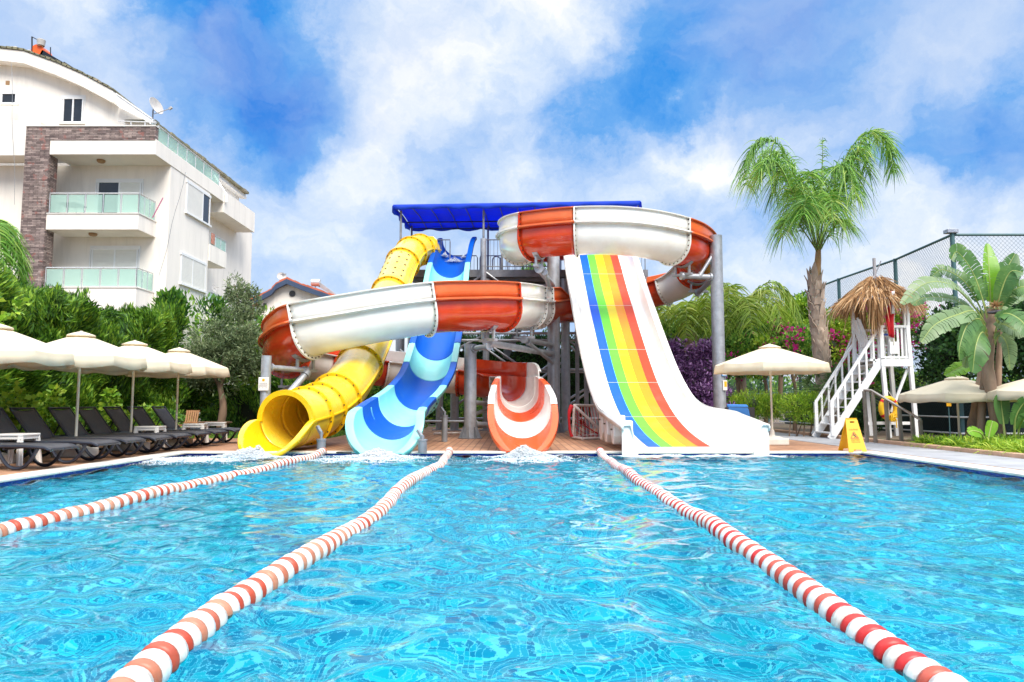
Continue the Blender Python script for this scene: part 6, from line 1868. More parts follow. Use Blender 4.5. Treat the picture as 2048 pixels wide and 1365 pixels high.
# ================================================================== stepped planter behind the rainbow slide
M['planter'] = mk('planter_render', (0.46, 0.46, 0.48), 0.8, 0.1, 2, col2=(0.30, 0.28, 0.28), col2_amt=0.5)
pl_ = thing('stepped_planter', 'grey stepped planter wall behind the rainbow slide, overgrown with purple plants', 'planter', (P(1395, 870, 20.5).x, 20.5, DK))
TIERS = [(1330, 1412, 712, 21.6), (1335, 1425, 757, 21.0), (1340, 1432, 800, 20.4), (1345, 1452, 842, 19.8)]
for (xa, xb, yt, Y) in TIERS:
    a, b_ = P(xa, yt, Y), P(xb, yt, Y)
    o = MB().box(a.x, b_.x, Y, Y + 0.598, DK - 0.03, a.z - 0.10).build('tier', M['planter'], pl_)
    MB().box(a.x - 0.03, b_.x + 0.03, Y - 0.04, Y + 0.10, a.z - 0.098, a.z - 0.05).build('cap_stone', M['coping'], o)
# ================================================================== vegetation
def L3(*c): return c
GREENS = {
 'thuja': [(0.020, 0.062, 0.009), (0.055, 0.155, 0.015), (0.125, 0.27, 0.020), (0.26, 0.41, 0.035)],
 'dark': [(0.010, 0.033, 0.010), (0.020, 0.069, 0.018), (0.037, 0.112, 0.025), (0.075, 0.175, 0.037)],
 'laurel': [(0.019, 0.065, 0.013), (0.039, 0.130, 0.019), (0.104, 0.247, 0.026), (0.208, 0.351, 0.039)],
 'olive': [(0.058, 0.091, 0.039), (0.117, 0.169, 0.072), (0.195, 0.260, 0.117), (0.312, 0.364, 0.195)],
 'lime': [(0.081, 0.196, 0.014), (0.184, 0.356, 0.023), (0.310, 0.483, 0.034), (0.437, 0.540, 0.057)],
 'mid': [(0.035, 0.112, 0.020), (0.084, 0.224, 0.031), (0.182, 0.364, 0.042), (0.350, 0.504, 0.070)],
 'palm': [(0.058, 0.169, 0.023), (0.130, 0.312, 0.039), (0.247, 0.468, 0.065), (0.442, 0.546, 0.130)],
 'ypalm': [(0.115, 0.207, 0.023), (0.230, 0.368, 0.034), (0.368, 0.494, 0.057), (0.506, 0.529, 0.138)],
 'purple': [(0.060, 0.021, 0.075), (0.135, 0.053, 0.165), (0.255, 0.112, 0.300), (0.480, 0.285, 0.540)],
 'banana': [(0.050, 0.143, 0.024), (0.083, 0.209, 0.039), (0.132, 0.275, 0.055), (0.220, 0.363, 0.077)],
}
for k_, v_ in GREENS.items(): M['leaf_' + k_] = leafmat('leaf_' + k_, v_, 0.5 if k_ != 'laurel' else 0.35, 0.3)
M['bougain'] = leafmat('bougainvillea_petal', [(0.42, 0.010, 0.14), (0.62, 0.015, 0.24), (0.72, 0.06, 0.34)], 0.6, 0.4)
M['orange_petal'] = leafmat('orange_petal', [(0.70, 0.30, 0.02), (0.78, 0.46, 0.04), (0.75, 0.2, 0.05)], 0.6, 0.4)
M['bark'] = mk('bark', (0.20, 0.13, 0.085), 0.9, 0.35, 6, col2=(0.10, 0.07, 0.05), col2_amt=0.7, bump=0.7, bscale=18, vscale=(1, 1, 0.4))
M['bark_grey'] = mk('bark_grey', (0.26, 0.20, 0.16), 0.9, 0.3, 6, bump=0.6, bscale=20)
M['core'] = mk('shade_core', (0.010, 0.016, 0.005), 0.95, 0.4, 5)  # near-black: the shade inside the foliage is put into this colour

def sines(p, seed, k=1.0):
    r = np.random.default_rng(seed); out = np.zeros(len(p))
    for _ in range(7):
        w = r.normal(0, 1, 3) * k * r.uniform(0.6, 2.2); out += np.sin(p @ w + r.uniform(0, 6.28))
    return out / 7 ** 0.5
def crown_points(blobs, n, seed, gap=-0.35, k=2.2, shell=0.45):
    """points through ellipsoids (x, y, z, rx, ry, rz), thinned into clumps with gaps between them"""
    r = np.random.default_rng(seed)
    B_ = np.array(blobs, float); w = (B_[:, 3] * B_[:, 4] * B_[:, 5]) ** 0.67; w /= w.sum()
    P_, D_ = [], []
    tot = 0
    while tot < n:
        i = r.choice(len(B_), 4 * n, p=w); d = r.normal(0, 1, (4 * n, 3)); d /= np.linalg.norm(d, axis=1, keepdims=True)
        rad_ = (shell + (1 - shell) * r.random(4 * n)) * (1 + 0.12 * sines(d * 3 + i[:, None], seed + 3, 1.4))
        p = B_[i, :3] + d * B_[i, 3:] * rad_[:, None]
        ok = sines(p, seed, k) > gap + r.normal(0, 0.25, len(p))
        P_.append(p[ok]); D_.append(d[ok]); tot += ok.sum()
    return np.concatenate(P_)[:n], np.concatenate(D_)[:n]
def tube_obj(name, pts, radii, mat, parent, n=8, jitter=0.0, seed=0):
    rr_ = random.Random(seed)
    pp, _t = spline(pts, 4)
    m = len(pp); rads = [radii[0] + (radii[1] - radii[0]) * (i / (m - 1)) for i in range(m)]
    rads = [q * (1 + rr_.uniform(-jitter, jitter)) for q in rads]
    return MB().tube(pp, rads, n).build(name, mat, parent, smooth=60)
def bush(name, label, cat, blobs, n, size, mat, seed, group=None, stems=0, gap=-0.35, aspect=0.5, up=0.35, core=True, trunk=None, k=2.2, flowers=None, leaf_name='foliage', jit=0.6):
    b0 = np.array(blobs, float); c_ = b0[:, :3].mean(0)
    root = thing(name, label, cat, (c_[0], c_[1], DK), 0, group)
    p, d = crown_points(blobs, n, seed, gap, k)
    r = np.random.default_rng(seed + 1)
    dirs = d * 0.7 + r.normal(0, jit, d.shape) + np.array([0, 0, up])
    sz = size * r.uniform(0.65, 1.35, n)
    leaves(leaf_name, p, dirs, sz, sz * aspect, mat, root, rng=r)
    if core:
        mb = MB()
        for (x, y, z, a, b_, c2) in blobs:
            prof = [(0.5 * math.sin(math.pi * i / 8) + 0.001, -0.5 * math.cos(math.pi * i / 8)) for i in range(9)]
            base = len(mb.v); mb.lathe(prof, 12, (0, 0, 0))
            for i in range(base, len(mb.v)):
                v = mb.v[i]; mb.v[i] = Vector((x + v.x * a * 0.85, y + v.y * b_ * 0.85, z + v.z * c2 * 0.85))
        mb.build('shade_filler', M['core'], root, smooth=80)  # solid dark blobs that stand in for the shade inside the bush
    if trunk:
        for i, (pts, r0, r1) in enumerate(trunk): tube_obj('trunk', pts, (r0, r1), M['bark'], root, 9, 0.12, seed + i)
    if flowers:
        fm, fn, fs, clusters = flowers
        fp, fd = [], []
        for _ in range(clusters):
            j = r.integers(len(p)); c3 = p[j] + d[j] * 0.08
            if c3[1] > b0[:, 1].mean() + 0.3: c3[1] = 2 * b0[:, 1].mean() - c3[1]
            m_ = fn // clusters
            q = r.normal(0, 1, (m_, 3)); fp.append(c3 + q * np.array([0.11, 0.11, 0.075]) * r.uniform(0.6, 1.5)); fd.append(q + np.array([0, -0.5, 0.3]))
        fp, fd = np.concatenate(fp), np.concatenate(fd)
        leaves('blossom', fp, fd, fs * r.uniform(0.7, 1.3, len(fp)), fs * 0.8, fm, root, rng=r)
    return root

# ---------------------------------------------------------------- clipped thuja hedge behind the loungers
def hedge(name, label, x0, x1, y0, y1, ztop, n, seed, mat, size=0.17, faces=('+x', 'top', '-y', '+y'), amp=0.24, zfun=None):
    r = np.random.default_rng(seed)
    root = thing(name, label, 'hedge', ((x0 + x1) / 2, (y0 + y1) / 2, DK))
    area = {'+x': (y1 - y0) * ztop, '-x': (y1 - y0) * ztop, 'top': (y1 - y0) * (x1 - x0), '-y': (x1 - x0) * ztop, '+y': (x1 - x0) * ztop}
    tot = sum(area[f] for f in faces); P_, D_ = [], []
    for f in faces:
        m = int(n * area[f] / tot); u, v = r.random(m), r.random(m)
        zt = ztop if zfun is None else None
        if f in ('+x', '-x'):
            y = y0 + u * (y1 - y0); zt_ = ztop if zfun is None else zfun(y); x = np.full(m, x1 if f == '+x' else x0); z = DK + v * (zt_ - DK); nd_ = np.array([1.0 if f == '+x' else -1.0, 0, 0])
        elif f == 'top':
            y = y0 + u * (y1 - y0); x = x0 + v * (x1 - x0); z = np.full(m, ztop) if zfun is None else zfun(y); nd_ = np.array([0, 0, 1.0])
        else:
            y = np.full(m, y0 if f == '-y' else y1); x = x0 + u * (x1 - x0); zt_ = ztop if zfun is None else zfun(y); z = DK + v * (zt_ - DK); nd_ = np.array([0, -1.0 if f == '-y' else 1.0, 0])
        p = np.stack([x, y, z], 1)
        bulge = amp * sines(p, seed, 1.6) + 0.5 * amp * sines(p, seed + 9, 4.0)
        dep = -np.abs(r.normal(0, 0.24, m))
        # rounded shoulder
        sh = np.clip((p[:, 2] - (ztop - 0.5)) / 0.5, 0, 1) ** 2 * 0.25 if f != 'top' else 0
        p = p + nd_ * (bulge + dep - sh)[:, None]
        P_.append(p); D_.append(np.tile(nd_, (m, 1)))
    p, d = np.concatenate(P_), np.concatenate(D_)
    flow = np.stack([sines(p, seed + 31, 3.0), sines(p, seed + 32, 3.0), sines(p, seed + 33, 3.0)], 1)
    dirs = d * 0.75 + np.array([0, 0, 0.7]) + 0.55 * flow + r.normal(0, 0.26, d.shape)
    sz = size * r.uniform(0.6, 1.4, len(p))
    leaves('foliage', p, dirs, sz, sz * 0.20, mat, root, rng=r)
    MB().box(x0 + 0.5, x1 - 0.55, y0 + 0.4, y1 - 0.4, DK, ztop - 0.55).build('shade_filler', M['core'], root)  # solid dark box blocks see-through, standing in for the hedge's inner shade
    return root
hedge('hedge', 'tall clipped bright green conifer hedge behind the dark loungers, under the white block', -10.6, -8.75, 6.5, 19.3, 3.12, 190000, 21, M['leaf_thuja'], 0.13, zfun=lambda y: 3.0 + 0.012 * (np.asarray(y) - 12) + 0.10 * np.sin(np.asarray(y) * 1.1) + 0.06 * np.sin(np.asarray(y) * 2.7 + 1))
hedge('hedge', 'lower dark green hedge behind the yellow tube slide, at the end of the lawn', -10.2, -4.6, 22.3, 23.4, 2.05, 30000, 22, M['leaf_mid'], 0.15, faces=('-y', 'top', '+x'))
hedge('ivy_hedge', 'dark ivy covered hedge in the shade behind the grey slide tower', -3.9, 6.2, 28.6, 29.8, 3.55, 30000, 23, M['leaf_dark'], 0.20, faces=('-y', 'top', '+x', '-x'), amp=0.22)
b_ = []
def blobat(px, py, Y, rx_, rz_, ry_=None): 
    q = P(px, py, Y); return (q.x, q.y, q.z, rx_, ry_ or rx_, rz_)
bush('laurel', 'glossy dark green laurel rising at the end of the conifer hedge', 'shrub', [blobat(360, 655, 20.6, 0.75, 0.95), blobat(338, 640, 20.4, 0.5, 0.75), blobat(395, 660, 20.9, 0.55, 0.75), blobat(375, 760, 20.6, 0.8, 1.3), blobat(420, 640, 21.3, 0.5, 0.65)], 7600, 0.19, M['leaf_laurel'], 31, aspect=0.34, up=0.9, gap=-0.5, core=False)
ol = [blobat(440, 715, 20.0, 0.95, 0.95), blobat(470, 660, 20.2, 0.75, 0.8), blobat(480, 605, 20.4, 0.42, 0.75), blobat(410, 735, 19.8, 0.6, 0.7), blobat(500, 700, 20.0, 0.6, 0.9), blobat(505, 610, 20.4, 0.35, 0.5), blobat(466, 575, 20.4, 0.22, 0.42), blobat(430, 680, 20.1, 0.7, 0.5)]
to = P(437, 880, 20.0)
bush('olive_tree', 'grey green olive tree between the hedge and the spiral slide', 'tree', ol, 17000, 0.125, M['leaf_olive'], 32, aspect=0.22, up=0.3, gap=-0.25, core=False, k=3.2, leaf_name='crown',
     trunk=[([Vector((to.x, 20.0, DK)), Vector((to.x + 0.1, 20.0, 0.8)), P(440, 760, 20.0), P(455, 690, 20.1)], 0.12, 0.05), ([P(440, 770, 20.0), P(470, 700, 20.2), P(478, 620, 20.4), P(468, 570, 20.4)], 0.07, 0.012), ([P(440, 775, 20.0), P(415, 735, 19.9)], 0.05, 0.02), ([P(462, 700, 20.1), P(500, 650, 20.3), P(507, 600, 20.4)], 0.045, 0.01)])
bush('shrub', 'variegated yellowish shrub beside the short column and the red bend of the spiral', 'shrub', [blobat(520, 705, 21.0, 0.4, 0.55), blobat(508, 740, 21.0, 0.45, 0.5)], 900, 0.17, M['leaf_lime'], 33, aspect=0.42, gap=-0.5)
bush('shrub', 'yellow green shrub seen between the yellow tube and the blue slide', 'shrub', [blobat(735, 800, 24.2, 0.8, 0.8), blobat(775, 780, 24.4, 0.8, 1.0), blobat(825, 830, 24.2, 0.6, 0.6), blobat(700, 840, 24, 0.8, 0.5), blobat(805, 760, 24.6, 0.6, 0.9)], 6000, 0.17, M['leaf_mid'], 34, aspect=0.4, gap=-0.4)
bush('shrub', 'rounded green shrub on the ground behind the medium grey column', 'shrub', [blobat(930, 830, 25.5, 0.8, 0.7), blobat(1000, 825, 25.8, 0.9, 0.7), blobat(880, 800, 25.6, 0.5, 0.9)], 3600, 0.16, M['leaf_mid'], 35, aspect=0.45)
# loose creepers at the foot of the hedge
for i, (label, blobs, n) in enumerate([
    ('yellow green creeper climbing the hedge at the picture edge', [blobat(5, 770, 11.3, 0.22, 0.7), blobat(25, 810, 11.4, 0.26, 0.35), blobat(-20, 700, 11.2, 0.3, 0.6), blobat(20, 615, 11.6, 0.22, 0.18)], 800),
    ('leafy creeper sprouting from the hedge behind the first raised lounger backs', [blobat(105, 800, 12.6, 0.22, 0.22), blobat(85, 840, 12.5, 0.3, 0.2), blobat(120, 870, 12.5, 0.2, 0.15)], 380),
    ('leafy creeper shoots on the hedge between the second and third parasol poles', [blobat(225, 805, 14.6, 0.18, 0.28), blobat(240, 835, 14.6, 0.28, 0.16)], 260),
    ('small creeper shoots on the hedge beside the last parasol pole', [blobat(310, 815, 16.4, 0.14, 0.12), blobat(300, 860, 16.4, 0.4, 0.14)], 240)]):
    bush('creeper', label, 'creeper', blobs, n, 0.10, M['leaf_lime'], 40 + i, aspect=0.8, gap=-0.6, core=False, up=0.1, group=None)
bush('shrub', 'row of low green shrubs at the foot of the conifer hedge, behind the loungers', 'shrub', [(-8.35, 10.5 + k * 0.75, 0.33 + 0.08 * (k % 3), 0.38, 0.5, 0.33) for k in range(11)], 7000, 0.10, M['leaf_mid'], 46, aspect=0.45, gap=-0.5)
# lawn strip
gp = np.stack([NR.uniform(-9.4, -4.5, 16000), NR.uniform(17.62, 22.2, 16000), np.full(16000, DK - 0.02)], 1)
gp = gp[(gp[:, 1] > 17.62)]
o = strands('lawn', gp, NR.normal(0, 0.3, gp.shape) + np.array([0, 0, 1.0]), NR.uniform(0.06, 0.13, len(gp)), 0.016, M['leaf_mid'], None, sag=0.3, segs=2)
tag(o, 'strip of green lawn behind the yellow slide', 'grass', kind='stuff')

# ---------------------------------------------------------------- feather palms
def frond(pts, leaf_len, n, mat_leaf, parent, width=0.035, hang=0.8, rng=NR, spread=0.5, name='frond', start=0.16, side_w=1.0, rach=0.022):
    """arched midrib with leaflets along both sides that hang under their own weight"""
    pp, _t = spline(pts, 12); m = len(pp)
    ra_ = MB().tube(pp[::3] + [pp[-1]], [rach * (1 - 0.85 * i / (len(pp[::3]))) for i in range(len(pp[::3]) + 1)], 6).build(name, M['rachis'], parent, smooth=60)
    st, di, ln, sg_ = [], [], [], []
    for i in range(n):
        t = start + (1 - start) * (i + rng.random()) / n
        f = t * (m - 1); j = min(m - 2, int(f)); q = pp[j].lerp(pp[j + 1], f - j); tg = (pp[j + 1] - pp[j]).normalized()
        sd_ = tg.cross(Vector((0, 0, 1)))
        if sd_.length < 0.1: sd_ = tg.cross(Vector((0, 1, 0)))
        sd_.normalize()
        for s_ in (-1, 1):
            d_ = sd_ * (s_ * side_w) + tg * 0.55 + Vector(rng.normal(0, spread * 0.35, 3)) + Vector((0, 0, rng.uniform(-0.1, 0.45)))
            st.append(q); di.append(d_); k_ = math.sin(math.pi * (0.12 + 0.80 * t)) ** 0.6
            ln.append(leaf_len * k_ * rng.uniform(0.75, 1.15)); sg_.append(hang * rng.uniform(0.7, 1.3))
    strands('leaflets', st, di, ln, width, mat_leaf, ra_, sag=sg_, segs=4, rng=rng)
    return ra_
M['rachis'] = mk('palm_midrib', (0.16, 0.22, 0.05), 0.5, 0.2, 6)
M['palm_trunk'] = mk('palm_trunk', (0.40, 0.31, 0.24), 0.9, 0.3, 5, col2=(0.20, 0.13, 0.09), col2_amt=0.75, c2scale=4, bump=0.8, bscale=14, vscale=(1, 1, 0.5))
YP = 19.6
pr = thing('palm_tree', 'tall palm with two great drooping fronds spread like a heart, beside the lifeguard tower', 'palm', P(1640, 760, YP))
base = P(1643, 770, YP); top = P(1633, 548, YP)
rows = []
rr = random.Random(12)
NT = 60
for i in range(NT + 1):
    t = i / NT
    c_ = Vector((base.x, YP, DK)).lerp(top, t) + Vector((0.05 * math.sin(t * 5), 0, 0))
    r0 = 0.185 - 0.01 * t - (0.10 * max(0, (t - 0.86) / 0.14)) + 0.02 * math.sin(t * 14)
    saw = 0.028 * ((i % 5) / 4.0)
    rows.append([c_ + Vector((math.cos(a), math.sin(a), 0)) * (r0 + saw * (0.6 + 0.4 * math.sin(3 * a + i)) + 0.012 * math.sin(5 * a + i * 0.9)) for a in [2 * math.pi * k / 20 for k in range(20)]])
tk = MB().strip(rows, True).build('trunk', M['palm_trunk'], pr, smooth=50)
mb = MB()
for i in range(64):         # old leaf bases
    t = 0.22 + 0.76 * (i / 64.0); a = i * 2.4
    c_ = Vector((base.x, YP, DK)).lerp(top, t) + Vector((0.05 * math.sin(t * 5), 0, 0))
    e = Vector((math.cos(a), math.sin(a), 0)); sd_ = Vector((-e.y, e.x, 0))
    r0 = 0.175 - 0.08 * max(0, (t - 0.86) / 0.14); h = rr.uniform(0.22, 0.42) * (1.3 if t > 0.8 else 1); w = rr.uniform(0.07, 0.13)
    lean = rr.uniform(0.02, 0.10)
    mb.add([c_ + e * r0 - sd_ * w, c_ + e * r0 + sd_ * w, c_ + e * (r0 + 0.035) + sd_ * w * 0.7 + Vector((0, 0, h * 0.6)), c_ + e * (r0 + 0.035) - sd_ * w * 0.7 + Vector((0, 0, h * 0.6)), c_ + e * (r0 + 0.03 + lean) + Vector((0, 0, h)) + sd_ * rr.uniform(-0.03, 0.03)],
           [(0, 1, 2, 3), (3, 2, 4)])
mb.build('leaf_base', M['palm_trunk'], tk, solid=0.02)
MB().tube([top - Vector((0, 0, 0.1)), P(1636, 520, YP), P(1637, 490, YP)], [0.10, 0.085, 0.06], 12).build('crownshaft', mk('crownshaft', (0.36, 0.20, 0.09), 0.7, 0.2, 5, col2=(0.14, 0.2, 0.05), col2_amt=0.8, c2scale=3), pr, smooth=60)
rg = np.random.default_rng(77)
def PF(*l): return [P(px, py, YP + dy) for px, py, dy in l]
FR = [
  (PF((1634, 505, 0), (1618, 440, -0.1), (1590, 350, -0.1), (1555, 288, 0), (1520, 282, 0), (1497, 315, 0), (1494, 372, 0)), 0.72, 120),
  (PF((1636, 505, 0), (1610, 430, 0.5), (1575, 350, 0.9), (1540, 305, 1.0), (1512, 330, 1.1)), 0.75, 95),
  (PF((1634, 505, 0), (1612, 450, -0.5), (1585, 385, -0.9), (1560, 335, -1.2), (1535, 320, -1.4), (1515, 350, -1.5)), 0.75, 100),
  (PF((1638, 505, 0), (1655, 430, 0), (1680, 340, 0), (1715, 280, 0), (1750, 265, 0), (1780, 295, 0), (1790, 345, 0)), 0.62, 120),
  (PF((1638, 505, 0), (1665, 420, 0.5), (1695, 330, 0.9), (1735, 275, 1.1), (1765, 280, 1.2), (1785, 320, 1.2)), 0.62, 90),
  (PF((1638, 505, 0), (1660, 440, -0.5), (1690, 370, -0.9), (1712, 310, -1.1), (1735, 290, -1.2)), 0.62, 80),
  (PF((1636, 505, 0), (1634, 440, -0.6), (1622, 400, -1.1), (1612, 400, -1.5), (1608, 430, -1.7)), 0.75, 70),
  (PF((1637, 505, 0), (1648, 430, -0.6), (1655, 390, -1.1), (1662, 400, -1.5), (1668, 440, -1.7)), 0.75, 70),
  (PF((1636, 500, 0), (1640, 400, 0.4), (1652, 340, 0.8), (1690, 350, 1.4), (1712, 400, 1.7)), 0.65, 70),
  (PF((1636, 500, 0), (1628, 420, 0.5), (1610, 370, 1.0), (1585, 380, 1.5), (1570, 430, 1.8)), 0.7, 70),
  (PF((1637, 490, 0), (1640, 390, -0.1), (1645, 320, -0.15), (1645, 275, -0.2)), 0.30, 26),
  (PF((1636, 505, 0), (1606, 460, -0.4), (1585, 430, -0.7), (1572, 440, -0.9), (1568, 470, -1.0)), 0.62, 55),
  (PF((1634, 505, 0), (1624, 450, 0.2), (1606, 390, 0.3), (1582, 345, 0.3), (1560, 345, 0.3), (1546, 390, 0.3)), 0.8, 75),
  (PF((1635, 505, 0), (1622, 440, -0.3), (1600, 375, -0.6), (1572, 320, -0.7), (1545, 310, -0.8), (1528, 345, -0.9)), 0.8, 75),
  (PF((1638, 505, 0), (1652, 440, 0.2), (1672, 370, 0.3), (1698, 318, 0.3), (1722, 312, 0.3), (1738, 350, 0.3)), 0.75, 75),
  (PF((1637, 505, 0), (1645, 440, -0.4), (1658, 370, -0.8), (1680, 330, -1.0), (1700, 345, -1.2), (1712, 390, -1.3)), 0.8, 70),
  (PF((1636, 505, 0), (1634, 430, -0.2), (1628, 370, -0.4), (1620, 345, -0.7), (1612, 370, -1.0)), 0.8, 60),
  (PF((1638, 505, 0), (1662, 462, -0.3), (1680, 440, -0.6), (1694, 452, -0.8)), 0.6, 45),
]
for i, (pts, ll, n) in enumerate(FR): frond(pts, ll * 1.15, int(n * 1.2), M['leaf_palm'], pr, 0.028, 0.95, rg, start=0.2, side_w=0.9, spread=0.9)

def palm(label, px, py, Y, spread, count, seed, mat, ll=0.62, trunk_r=0.16, droop=1.0, group=None, n=60, up=0.9):
    q = P(px, py, Y); root = thing('palm_tree', label, 'palm', (q.x, Y, DK), 0, group)
    r_ = np.random.default_rng(seed)
    tube_obj('trunk', [Vector((q.x + 0.1, Y, DK)), Vector((q.x, Y, (q.z + DK) / 2)), q + Vector((0, 0, -0.1))], (trunk_r * 1.2, trunk_r), M['palm_trunk'], root, 12, 0.1, seed)
    for i in range(count):
        a = 2 * math.pi * (i + r_.uniform(-0.25, 0.25)) / count; e = Vector((math.cos(a), math.sin(a), 0))
        h = up * r_.uniform(0.35, 1.1); s_ = spread * r_.uniform(0.75, 1.1)
        pts = [q, q + e * s_ * 0.28 + Vector((0, 0, h * 0.75)), q + e * s_ * 0.62 + Vector((0, 0, h)), q + e * s_ * 0.9 + Vector((0, 0, h * 0.7 - 0.25 * droop)), q + e * s_ * 1.05 + Vector((0, 0, h * 0.3 - 0.8 * droop))]
        frond(pts, ll, n, mat, root, 0.04, 0.85, r_, start=0.18)
    return root
palm('bushy yellow green palm between the rainbow slide and the tall column', 1382, 655, 25.0, 2.3, 13, 61, M['leaf_ypalm'], 0.85, 0.22, 1.0, n=54, up=1.15)
palm('yellow green palm with drooping fronds beside the tall column, in front of the court fence', 1478, 640, 24.0, 1.9, 12, 62, M['leaf_ypalm'], 0.8, 0.16, 1.0, n=54, up=1.2)
palm('palm cut by the picture edge, its fronds in front of the stone clad corner', -38, 515, 16.0, 1.0, 11, 63, M['leaf_palm'], 0.5, 0.14, 0.8, n=46, up=0.7)
# fan palm under the stairs
q = P(1668, 800, 18.9); fp_ = thing('fan_palm', 'low spiky fan palm behind the stairs of the lifeguard tower', 'palm', (q.x, 18.9, DK))
st, di, ln = [], [], []
rg = np.random.default_rng(64)
for i in range(26):
    a = rg.uniform(0, 2 * math.pi); el = rg.uniform(0.1, 1.3)
    d_ = Vector((math.cos(a) * math.cos(el), math.sin(a) * math.cos(el), math.sin(el)))
    tip = q + d_ * rg.uniform(0.45, 0.8)
    MB().tube([q - Vector((0, 0, 0.2)), tip], 0.012, 5).build('leaf_stalk', M['rachis'], fp_)
    sd_ = d_.cross(Vector(rg.normal(0, 1, 3))).normalized()
    for k in range(22):
        an = (k / 21 - 0.5) * 2.9
        st.append(tip); di.append(d_ * math.cos(an) + sd_ * math.sin(an) + Vector(rg.normal(0, 0.06, 3))); ln.append(rg.uniform(0.38, 0.6))
strands('leaf_fan', st, di, ln, 0.022, leafmat('leaf_fanpalm', [(0.05, 0.11, 0.03), (0.11, 0.19, 0.06), (0.20, 0.28, 0.10)], 0.5, 0.25), fp_, sag=0.18, segs=2, rng=rg)
tube_obj('trunk', [Vector((q.x, 18.9, DK)), q - Vector((0, 0, 0.1))], (0.12, 0.12), M['palm_trunk'], fp_, 10, 0.1, 1)

# ---------------------------------------------------------------- purple plants on the stepped planter
for i, (xa, xb, yt, Y) in enumerate(TIERS):
    a, b2_ = P(xa, yt, Y), P(xb, yt, Y)
    blobs = []
    m = 5
    for k in range(m):
        x = a.x + 0.1 + (b2_.x - a.x - 0.1) * k / (m - 1)
        blobs.append((x + 0.12, Y + 0.12, a.z + 0.16 + 0.05 * math.sin(k * 2 + i), 0.30, 0.34, 0.32)); 
        if i < 3: blobs.append((x, Y - 0.08, a.z - 0.16, 0.2, 0.16, 0.24))
    where = ('topmost tier', 'second tier from the top', 'third tier from the top', 'lowest tier')[i]
    bush('purple_plant', 'trailing dark purple plants on the %s of the grey planter' % where, 'plant', blobs, 3600, 0.12, M['leaf_purple'], 70 + i, aspect=0.34, gap=-0.9, up=0.2, jit=0.9, group='purple plants on the stepped planter')

# ---------------------------------------------------------------- bougainvillea, shrubs and small trees along the court
BG = 'flowering bushes and shrubs along the court fence'
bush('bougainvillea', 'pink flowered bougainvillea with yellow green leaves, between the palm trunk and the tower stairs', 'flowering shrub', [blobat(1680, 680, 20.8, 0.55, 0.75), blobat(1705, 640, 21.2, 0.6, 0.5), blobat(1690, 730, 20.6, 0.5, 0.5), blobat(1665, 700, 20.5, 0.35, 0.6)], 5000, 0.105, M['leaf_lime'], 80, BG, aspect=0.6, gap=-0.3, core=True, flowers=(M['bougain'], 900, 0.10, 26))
bush('bougainvillea', 'pink flowered bougainvillea behind the lifeguard platform, under the straw roof', 'flowering shrub', [blobat(1745, 655, 20.2, 0.5, 0.5), blobat(1790, 650, 20.4, 0.55, 0.45), blobat(1840, 660, 20.6, 0.6, 0.5), blobat(1770, 700, 20.3, 0.6, 0.5), blobat(1830, 620, 21, 0.35, 0.3)], 4800, 0.10, M['leaf_lime'], 81, BG, aspect=0.6, gap=-0.1, core=False, flowers=(M['bougain'], 1000, 0.10, 28))
bush('bougainvillea', 'green bougainvillea with a few pink flowers above the lone parasol', 'flowering shrub', [blobat(1490, 690, 23.0, 0.55, 0.5), blobat(1540, 680, 23.2, 0.8, 0.5), blobat(1600, 690, 22.8, 0.6, 0.6), blobat(1560, 720, 22.6, 0.9, 0.4)], 6000, 0.115, M['leaf_mid'], 82, BG, aspect=0.6, gap=-0.2, core=True, flowers=(M['bougain'], 420, 0.10, 14))
tr_ = [([P(1478, 812, 23.0), P(1478, 765, 23.0), P(1474, 735, 23.0)], 0.06, 0.04), ]
for i, (px, label) in enumerate(((1479, 'slim small tree with forked trunk behind the lone parasol, beside the tall column'), (1530, 'small tree with pale crooked trunk right behind the lone parasol pole'), (1588, 'small tree with dark trunk between the lone parasol and the lifeguard stairs'))):
    Y = 22.0 - 0.3 * i
    b0 = G(px, 0.0 + 815, DK) if False else P(px, 815, Y)
    bush('small_tree', label, 'tree', [blobat(px - 14, 730, Y, 0.5, 0.4), blobat(px + 14, 720, Y, 0.5, 0.4), blobat(px, 700, Y + 0.3, 0.55, 0.5)], 2300, 0.12, M['leaf_mid'] if i != 1 else M['leaf_lime'], 84 + i, BG, aspect=0.55, gap=-0.3, core=False, leaf_name='crown',
         flowers=(M['bougain'], 120, 0.10, 5), trunk=[([Vector((b0.x, Y, DK)), P(px + 3, 780, Y), P(px - 4, 745, Y), P(px + 2, 710, Y)], 0.065, 0.03), ([P(px - 3, 765, Y), P(px + 12, 735, Y), P(px + 16, 712, Y)], 0.04, 0.02)])
bush('tree', 'loose bright green tree between the palm trunk and the tall column', 'tree', [blobat(1520, 640, 27.5, 0.9, 0.6), blobat(1580, 640, 27.0, 1.1, 0.75), blobat(1610, 620, 27.2, 0.6, 0.6), blobat(1560, 665, 27, 1.4, 0.6), blobat(1490, 660, 27.5, 0.8, 0.5), blobat(1650, 660, 26.6, 0.8, 0.7)], 9000, 0.15, M['leaf_lime'], 88, aspect=0.5, gap=-0.15, core=False, leaf_name='crown', trunk=[([P(1560, 800, 27), P(1565, 700, 27), P(1580, 640, 27)], 0.10, 0.04)])
bush('tree', 'dark green tree behind the rainbow slide and the purple planter', 'tree', [blobat(1350, 690, 27.5, 1.6, 1.2), blobat(1440, 700, 28, 1.6, 1.2), blobat(1300, 720, 28, 1.4, 1.2)], 8000, 0.18, M['leaf_mid'], 89, aspect=0.45, gap=-0.35, leaf_name='crown', trunk=[([P(1390, 850, 27.8), P(1395, 760, 27.8), P(1390, 700, 27.8)], 0.16, 0.06)])
